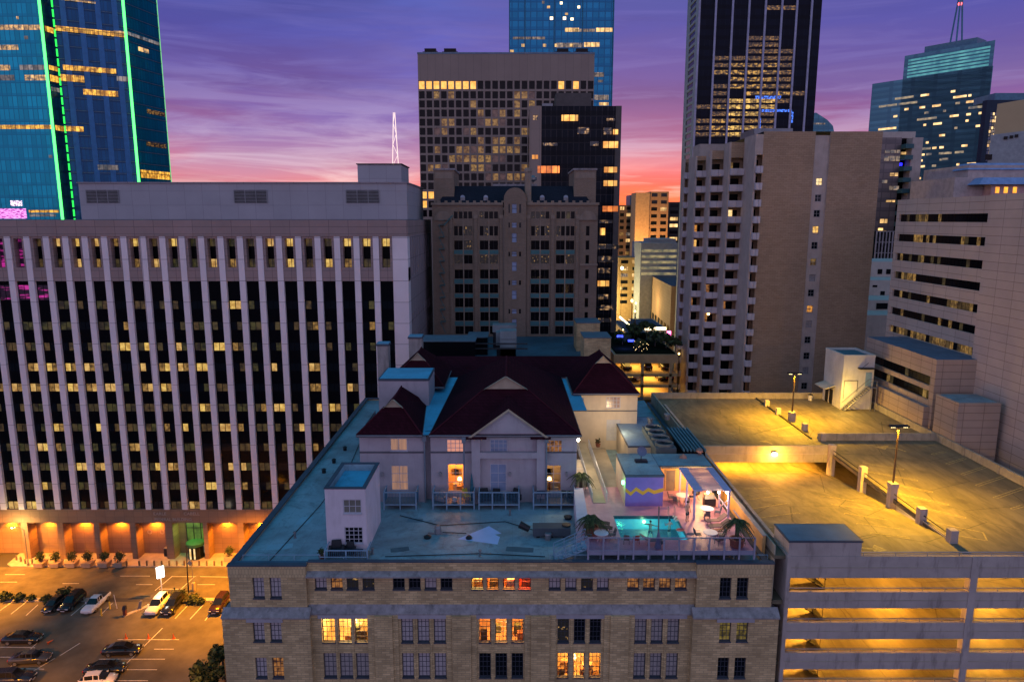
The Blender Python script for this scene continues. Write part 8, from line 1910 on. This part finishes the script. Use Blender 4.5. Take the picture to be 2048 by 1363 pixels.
for u0, u1, v0, v1 in ((2019, 2027, 273, 279), (2031, 2038, 271, 277), (2041, 2048, 269, 275), (1986, 2000, 309, 320)):
    E_ = []
    for u in (u0, u1): k_ = (u - 1024) / FPX * .955; s_ = (k_ * (YE2 - .2) - q.x + 1.5) / (64 + k_ * 41.8); E_.append((q.x - 1.5 + 64 * s_ - .12, YE2 - .35 - 41.8 * s_))
    z0, z1 = at(u0, v1, Y=E_[0][1]).z, at(u0, v0, Y=E_[0][1]).z; b = MB(); b.hexa([(*E_[0], z0), (*E_[1], z0), (E_[1][0] + .3, E_[1][1] + .4, z0), (E_[0][0] + .3, E_[0][1] + .4, z0), (*E_[0], z1), (*E_[1], z1), (E_[1][0] + .3, E_[1][1] + .4, z1), (E_[0][0] + .3, E_[0][1] + .4, z1)], GL_BLK); b.build('opening', tb)
YE3 = 420.0; ct = thing('dark_crown_tower', 'dark topped tower with a checker of lit windows at the right edge', 'tower', (300, YE3, 0)); p, q = at(1972, 225, Y=YE3), at(2040, 200, Y=YE3); b = MB(); b.box(p.x, q.x + 30, YE3, YE3 + 4, 0, q.z, plain('navy crown', (.015, .03, .06), .7)); b.box(q.x - 14, q.x + 12, YE3 + 1, YE3 + 20, q.z, q.z + 4, plain('plant blue', (.08, .2, .3), .5)); b.build('wall', ct)
rnd = random.Random(5); gg = []
fct = front(YE3 - .05); winrows(ct, fct, [at(1975 + k * 4.4, 300, Y=YE3).x for k in range(7)], [zt_(228 + 7 * k, YE3) for k in range(14)], 1.0, 1.5, .02, lambda i, j, x, z: rnd.choice([TW2, WWD, None]), 90, plain('pale cell', (.2, .2, .28), .6))
# --- rounded glass top right of the ribbed tower
YR2 = 430.0; rt = thing('rounded_glass_tower', 'dark glass tower with a sloping rounded top peeking over the tan tower', 'glass tower', (200, YR2, 0)); b = MB()
P_ = [(1612, 268), (1612, 240), (1632, 225), (1655, 240), (1666, 252), (1669, 268)]; Q = [at(u, v, Y=YR2) for u, v in P_]
b.face(Q, CWW); b.face([(x, y + 25, z) for x, y, z in Q][::-1], CWW)
for a_, c_ in zip(Q, Q[1:] + Q[:1]): b.face([a_, c_, (c_.x, c_.y + 25, c_.z), (a_.x, a_.y + 25, a_.z)], CWW)
b.box(Q[0].x, Q[-1].x, YR2, YR2 + 25, 0, Q[0].z, CWW); b.build('glazing', rt)
b = MB(); p, q = at(1612, 249, Y=YR2), at(1650, 246, Y=YR2); b.box(p.x, q.x, YR2 - .3, YR2 - .05, p.z, q.z, TW2); b.build('floor_glow', rt)
# ================================================================== DISTANT STREET CANYON
def far_block(name, u0, u1, v0, Y, m, label, cat, lit=None, dpt=20, rowh=3.6, colw=3.2, p_=.25, seed=1, mats=None, cap=40):
    p, q = at(u0, v0, Y=Y), at(u1, v0, Y=Y); t_ = thing(name, label, cat, ((p.x + q.x) / 2, Y, 0))
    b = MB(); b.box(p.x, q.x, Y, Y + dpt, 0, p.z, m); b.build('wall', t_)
    rd = random.Random(seed); nx = max(1, int((q.x - p.x) / colw)); nz = max(1, int((p.z - 14) / rowh))
    if lit is not None:
        w_ = (q.x - p.x) / nx; winrows(t_, front(Y), [p.x + w_ * (k + .5) for k in range(nx)], [p.z - 2.5 - rowh * k for k in range(nz)], w_ * .62, rowh * .5, .05, lambda i, j, x, z: rd.choice(lit) if rd.random() < p_ else None, cap)
    return t_
LC = [TW, TW2, HD, WWD]
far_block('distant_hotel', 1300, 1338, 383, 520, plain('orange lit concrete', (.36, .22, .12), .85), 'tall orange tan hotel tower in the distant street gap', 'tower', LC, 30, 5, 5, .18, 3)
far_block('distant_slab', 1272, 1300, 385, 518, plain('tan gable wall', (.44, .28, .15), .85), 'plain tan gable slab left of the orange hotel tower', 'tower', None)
far_block('distant_block', 1238, 1264, 410, 560, plain('brown far block', (.12, .08, .07), .85), 'brown window dotted block at the left of the street gap', 'building', LC, 30, 5, 5, .3, 4)
far_block('distant_glass_tower', 1260, 1274, 390, 600, plain('blue far glass', (.14, .18, .24), .5), 'narrow pale glass tower with bright lit floors in the street gap', 'tower', LC, 20, 5, 6, .4, 5)
far_block('distant_lit_block', 1336, 1362, 404, 540, plain('dark far block', (.06, .05, .05), .8), 'dark block full of yellow windows right of the orange hotel', 'building', [WWD, TW], 20, 5, 5, .5, 6)
ov = thing('white_office', 'low pale office with ribbon windows in front of the orange hotel', 'office building', (60, 400, 0)); p, q = at(1282, 500, Y=400), at(1356, 478, Y=400); b = MB(); b.box(p.x, q.x, 400, 430, 0, q.z - 2, plain('grey blue office', (.30, .34, .40), .8)); b.box(at(1300, 478, Y=405).x, q.x, 405, 425, q.z - 2, q.z, M_PALE); b.build('wall', ov)
for k in range(5): z = zt_(500 + k * 11.5, 400); b = MB(); b.box(p.x + .5, q.x - .5, 399.85, 399.95, z - 1.1, z + .4, glow('ribbon window', (.8, .62, .3), .45, (.2, .2, .16), .3)); b.build('ribbon_window', ov)
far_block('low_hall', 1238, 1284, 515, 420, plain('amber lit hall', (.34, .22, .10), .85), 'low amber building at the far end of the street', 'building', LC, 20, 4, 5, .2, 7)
sh = thing('stone_hall', 'sandy stone hall with blank upper wall facing the glowing street', 'hall', (52, 235, 0)); M_HALL = blocks('sand stone', (.42, .29, .19), (.40, .27, .18), (.28, .19, .12), 3, 1.5, .04, var=.12, off=0)
c_a = at(1306, 560, Y=262); c_b = at(1346, 572, Y=225)
zH = 33.0; A1, A2 = at(1296, 548, Z=zH), at(1343, 572, Z=zH)
b = MB(); b.prism([(A2.x, A2.y), (A2.x + 26, A2.y), (A1.x + 26, A1.y), (A1.x, A1.y)], 0, zH, M_HALL, plain('dark hall roof', (.05, .07, .11), .8)); b.build('wall', sh)
b = MB(); dvh = Vector((A1.x - A2.x, A1.y - A2.y, 0)); fh_ = Fr((A2.x, A2.y, 0), dvh, (-dvh.y, dvh.x, 0)); LH = dvh.length
for k in range(8): b.fbox(fh_, LH * (k + .2) / 8, LH * (k + .75) / 8, 2, 13, 0, .2, GL_BLK)
b.build('tall_window', sh)
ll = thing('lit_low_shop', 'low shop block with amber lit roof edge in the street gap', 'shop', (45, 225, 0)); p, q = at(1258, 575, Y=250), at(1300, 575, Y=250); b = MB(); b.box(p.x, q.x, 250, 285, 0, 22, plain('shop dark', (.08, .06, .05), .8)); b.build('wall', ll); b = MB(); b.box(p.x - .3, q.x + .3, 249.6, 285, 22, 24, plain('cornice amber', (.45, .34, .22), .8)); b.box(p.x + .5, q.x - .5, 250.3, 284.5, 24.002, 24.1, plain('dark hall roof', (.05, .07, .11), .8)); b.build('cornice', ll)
sm_ = MB(); sm_.face([(28, 170, .02), (44, 170, .02), (44, 900, .02), (28, 900, .02)], M_ASPH); struct(sm_.build('side_street'))
rl_ = thing('marquee_roof', 'low roof outlined by glowing white light strips above the dark garden', 'building', (46, 185, 0)); zM = 24.0
p0, p1, p2_, p3_ = at(1290, 656, Z=zM), at(1332, 656, Z=zM), at(1305, 632, Z=zM), at(1262, 640, Z=zM)
b = MB(); b.box(p0.x - 2, p1.x, p0.y, p0.y + 26, 0, zM, M_PALE); b.box(p0.x - 1.5, p1.x - .5, p0.y + .5, p0.y + 25, zM + .01, zM + .08, plain('dark hall roof', (.05, .07, .11), .8)); b.build('wall', rl_)
STRIP = glow('white light strip', (1, .8, .45), 5)
b = MB(); b.box(p0.x, p1.x, p0.y - .3, p0.y - .02, zM - .6, zM + .4, STRIP); b.build('light_strip', rl_)
pa, pb = at(1240, 634, Z=zM), at(1258, 650, Z=zM); b = MB(); b.bar(pa, pb, .45, STRIP, 6); b.build('light_strip', rl_)
p, q = at(1336, 678, Y=170), at(1342, 662, Y=170); t_ = thing('neon_sign', 'vertical pink neon sign at the edge of the tan tower', 'neon sign', (p.x, 170, 0)); b = MB(); b.box(p.x - .2, q.x, 170, 170.5, p.z, q.z, glow('pink neon', (1, .12, .45), 6)); b.build('tube', t_); b = MB(); b.box(p.x + .2, p.x + .5, 170.1, 170.4, 0, p.z, M_DKMET); b.build('bracket', t_)
# street lights glittering in the gap
SL = glow('far street lamp', (1, .66, .2), 7)
for i, (u, v, Y, l, sz) in enumerate(((1264, 601, 240, 'bright amber street lamp in the gap, nearest the hall', .55), (1272, 606, 245, 'amber street lamp beside the bright one in the gap', .42), (1244, 536, 380, 'white floodlight far down the street', .8), (1246, 659, 180, 'small white lamp among the garden trees', .22), (1270, 622, 235, 'low amber lamp at the crossing', .4), (1358, 707, 140, 'orange wall lantern at the foot of the tan tower', .22))):
    p = at(u, v, Y=Y); t_ = thing('street_lamp', l, 'street lamp', (p.x, Y, 0)); b = MB(); b.lathe((p.x, Y, p.z), [(sz * .3, -sz), (sz, 0), (sz * .3, sz)], SL if i != 2 else glow('far flood', (.8, 1, .7), 14), 8); b.build('lamp_glass', t_); b = MB(); b.bar((p.x, Y, 0), (p.x, Y, p.z - sz), .12, M_DKMET, 6); b.build('pole', t_)
rnd = random.Random(21)
LD = [glow('tail light far', (1, .08, .12), 4), glow('head light far', (1, .85, .5), 4), glow('shop light far', (1, .6, .15), 2.2)]
for i in range(22):
    y = rnd.uniform(215, 520); x = 30 + rnd.random() * 13; col = i % 2; o = MB(); o.box(-.9, .9, -2.1, 2.1, .35, 1.0, [plain('far car dark', (.03, .03, .03), .3), plain('far car white', (.6, .6, .6), .3)][col]); o.box(-.75, .75, -1.2, 1.2, 1.0, 1.6, GL_DARK)
    t_ = thing('street_car', 'tiny car with lights on down the glowing street' , 'car', (x, y, .02), 'cars down the distant street', local=True); o.build('body', t_); b = MB()
    for s in (-.6, .6): b.box(s - .25, s + .25, -2.25, -2.12, .5, .85, LD[0] if x > 37 else LD[1])
    b.build('lights', t_)
for i, (x, y, c_) in enumerate(((36, 240, (1, .65, .2)), (37, 300, (1, .65, .2)), (36, 380, (.9, .85, .35)), (36, 470, (.9, .85, .35)))): lamp('POINT', 'street glow', (x, y, 14), 30000, c_, .3)
lamp('POINT', 'hotel light', (88, 490, 30), 160000, (1, .5, .15), .3); lamp('POINT', 'square light', (50, 410, 16), 60000, (1, .75, .3), .3)
lamp('POINT', 'hall light', (A2.x - 6, (A1.y + A2.y) / 2, 20), 5000, (1, .6, .2), 1.0)
# roof garden on the open garage
og = thing('lit_open_garage', 'open parking garage with bright yellow floors behind the maroon roof', 'parking garage', (35, 118, 0)); YO2 = 132.0
p, q = at(1226, 790, Y=YO2), at(1357, 712, Y=YO2); M_OG = plain('garage edge tan', (.40, .26, .13), .85)
gz = [zt_(v, YO2) for v in (726, 750, 772, 796)]
b = MB(); b.box(p.x, q.x, YO2, YO2 + 26, gz[0], q.z + .3, M_OG)
for z in gz[1:]: b.box(p.x, q.x, YO2, YO2 + 26, z - .25, z + .25, M_OG)
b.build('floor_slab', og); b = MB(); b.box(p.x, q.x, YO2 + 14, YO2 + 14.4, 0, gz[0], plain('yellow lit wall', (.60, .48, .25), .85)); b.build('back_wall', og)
for u in (1228, 1285, 1341): x = at(u, 750, Y=YO2).x; b = MB(); b.box(x - .25, x + .25, YO2, YO2 + .5, 0, gz[0], M_OG); b.build('column', og)
for z in gz[:3]: lamp('AREA', 'open garage light', ((p.x + q.x) / 2, YO2 + 6, z - .4), 900, (1, .58, .12), 8, target=((p.x + q.x) / 2, YO2 + 6, 0), size_y=6)
for k, (u, zi) in enumerate(((1252, 1), (1292, 1), (1328, 1), (1270, 2), (1322, 2), (1335, 2), (1262, 2))):
    pp = at(u, 750, Y=YO2 + 5); car(('sedan', 'suv')[k % 2], ['dark car on the upper lit floor, left', 'dark car on the upper lit floor, middle', 'dark car on the upper lit floor, right', 'white car on the lower lit floor, left', 'dark car on the lower lit floor, centre right', 'dark car on the lower lit floor, far right', 'grey car on the lower lit floor by the maroon roof'][k], ('black', 'white', 'grey')[(k == 3) + 2 * (k == 6)], (BLK, WHT, (.05, .05, .055))[(k == 3) + 2 * (k == 6)], Vector((pp.x, YO2 + 5, gz[zi] + .26)), R(90), .95)
M_SOIL = plain('garden soil', (.012, .013, .008), .95, spec=.0); b = MB(); b.box(p.x + .5, q.x - .5, YO2 + .6, YO2 + 25.5, q.z + .301, q.z + .5, M_SOIL); b.build('garden_bed', og)
zgd = q.z + .5
for i, (u, v, Y, h, c, l) in enumerate(((1245, 690, 142, 2.6, 1.9, 'dark garden tree beside the black glass block'), (1268, 680, 150, 2.8, 2.2, 'dark garden tree behind the blue lit spot'), (1293, 672, 152, 3.4, 2.4, 'tall dark garden tree in front of the marquee roof'), (1310, 694, 140, 2.8, 2.4, 'spreading garden tree at the middle of the roof garden'), (1332, 698, 138, 2.6, 2.2, 'garden tree near the pink neon sign'), (1278, 706, 135, 2.0, 1.5, 'low garden tree hung with small lights'), (1350, 702, 136, 2.2, 1.6, 'small garden tree at the right end of the roof garden'))):
    x = at(u, v, Y=Y).x; tree(l, Vector((x, Y, zgd)), h, c, 600, .3, 100 + i, 'trees of the roof garden')
for i, (u, v, Y) in enumerate(((1240, 672, 139), (1262, 681, 139))):
    pp = at(u, v, Y=Y); o = MB().box(-.6, .6, -.15, .15, -.2, .2, glow('blue garden light', (.05, .08, 1), 3, (.01, .02, .25), 1.2)).build('blue_light_panel'); o.location = (pp.x, Y, max(pp.z, zgd + .4)); tag(o, ['blue glowing panel at the left of the roof garden', 'smaller blue glow between the garden trees'][i], 'light panel')
lamp('POINT', 'blue garden light', (at(1250, 675, Y=137).x, 137, zgd + 1.5), 250, (.08, .12, 1), .3)
b = MB(); rnd = random.Random(8); x0g = at(1278, 700, Y=134).x
for k in range(16): q_ = Vector((x0g + rnd.uniform(-1.4, 1.6), 133.2 + rnd.uniform(-.3, .3), zgd + rnd.uniform(.2, 2.2))); b.lathe(q_, [(.02, 0), (.06, .05), (.02, .1)], glow('fairy light', (1, .7, .3), 2.5), 6)
tag(b.build('fairy_lights'), 'string of warm fairy lights in the low garden tree', 'fairy lights')
# radio mast outlined by lights
YM = 640.0; p = at(791, 330, Y=YM); tp_ = at(792, 225, Y=YM); t_ = thing('radio_mast', 'slim radio mast outlined in pale lights against the sunset', 'mast', (p.x, YM, 0)); b = MB(); wb_ = 6.2; ML = glow('mast light', (1, .75, .72), 1.1)
for s in (-1, 1): b.bar((p.x + s * wb_, YM, 30), (p.x + s * .6, YM, tp_.z), .35, ML, 4)
b.build('leg', t_); b = MB()
for k in range(14): f0_, f1_ = k / 14, (k + 1) / 14; z0, z1 = 30 + (tp_.z - 30) * f0_, 30 + (tp_.z - 30) * f1_; w0, w1 = wb_ + (.6 - wb_) * f0_, wb_ + (.6 - wb_) * f1_; s = 1 if k % 2 else -1; b.bar((p.x - s * w0, YM, z0), (p.x + s * w1, YM, z1), .2, ML, 4)
b.build('bracing', t_)
# low skyline beyond
rnd = random.Random(17)
for i in range(26):
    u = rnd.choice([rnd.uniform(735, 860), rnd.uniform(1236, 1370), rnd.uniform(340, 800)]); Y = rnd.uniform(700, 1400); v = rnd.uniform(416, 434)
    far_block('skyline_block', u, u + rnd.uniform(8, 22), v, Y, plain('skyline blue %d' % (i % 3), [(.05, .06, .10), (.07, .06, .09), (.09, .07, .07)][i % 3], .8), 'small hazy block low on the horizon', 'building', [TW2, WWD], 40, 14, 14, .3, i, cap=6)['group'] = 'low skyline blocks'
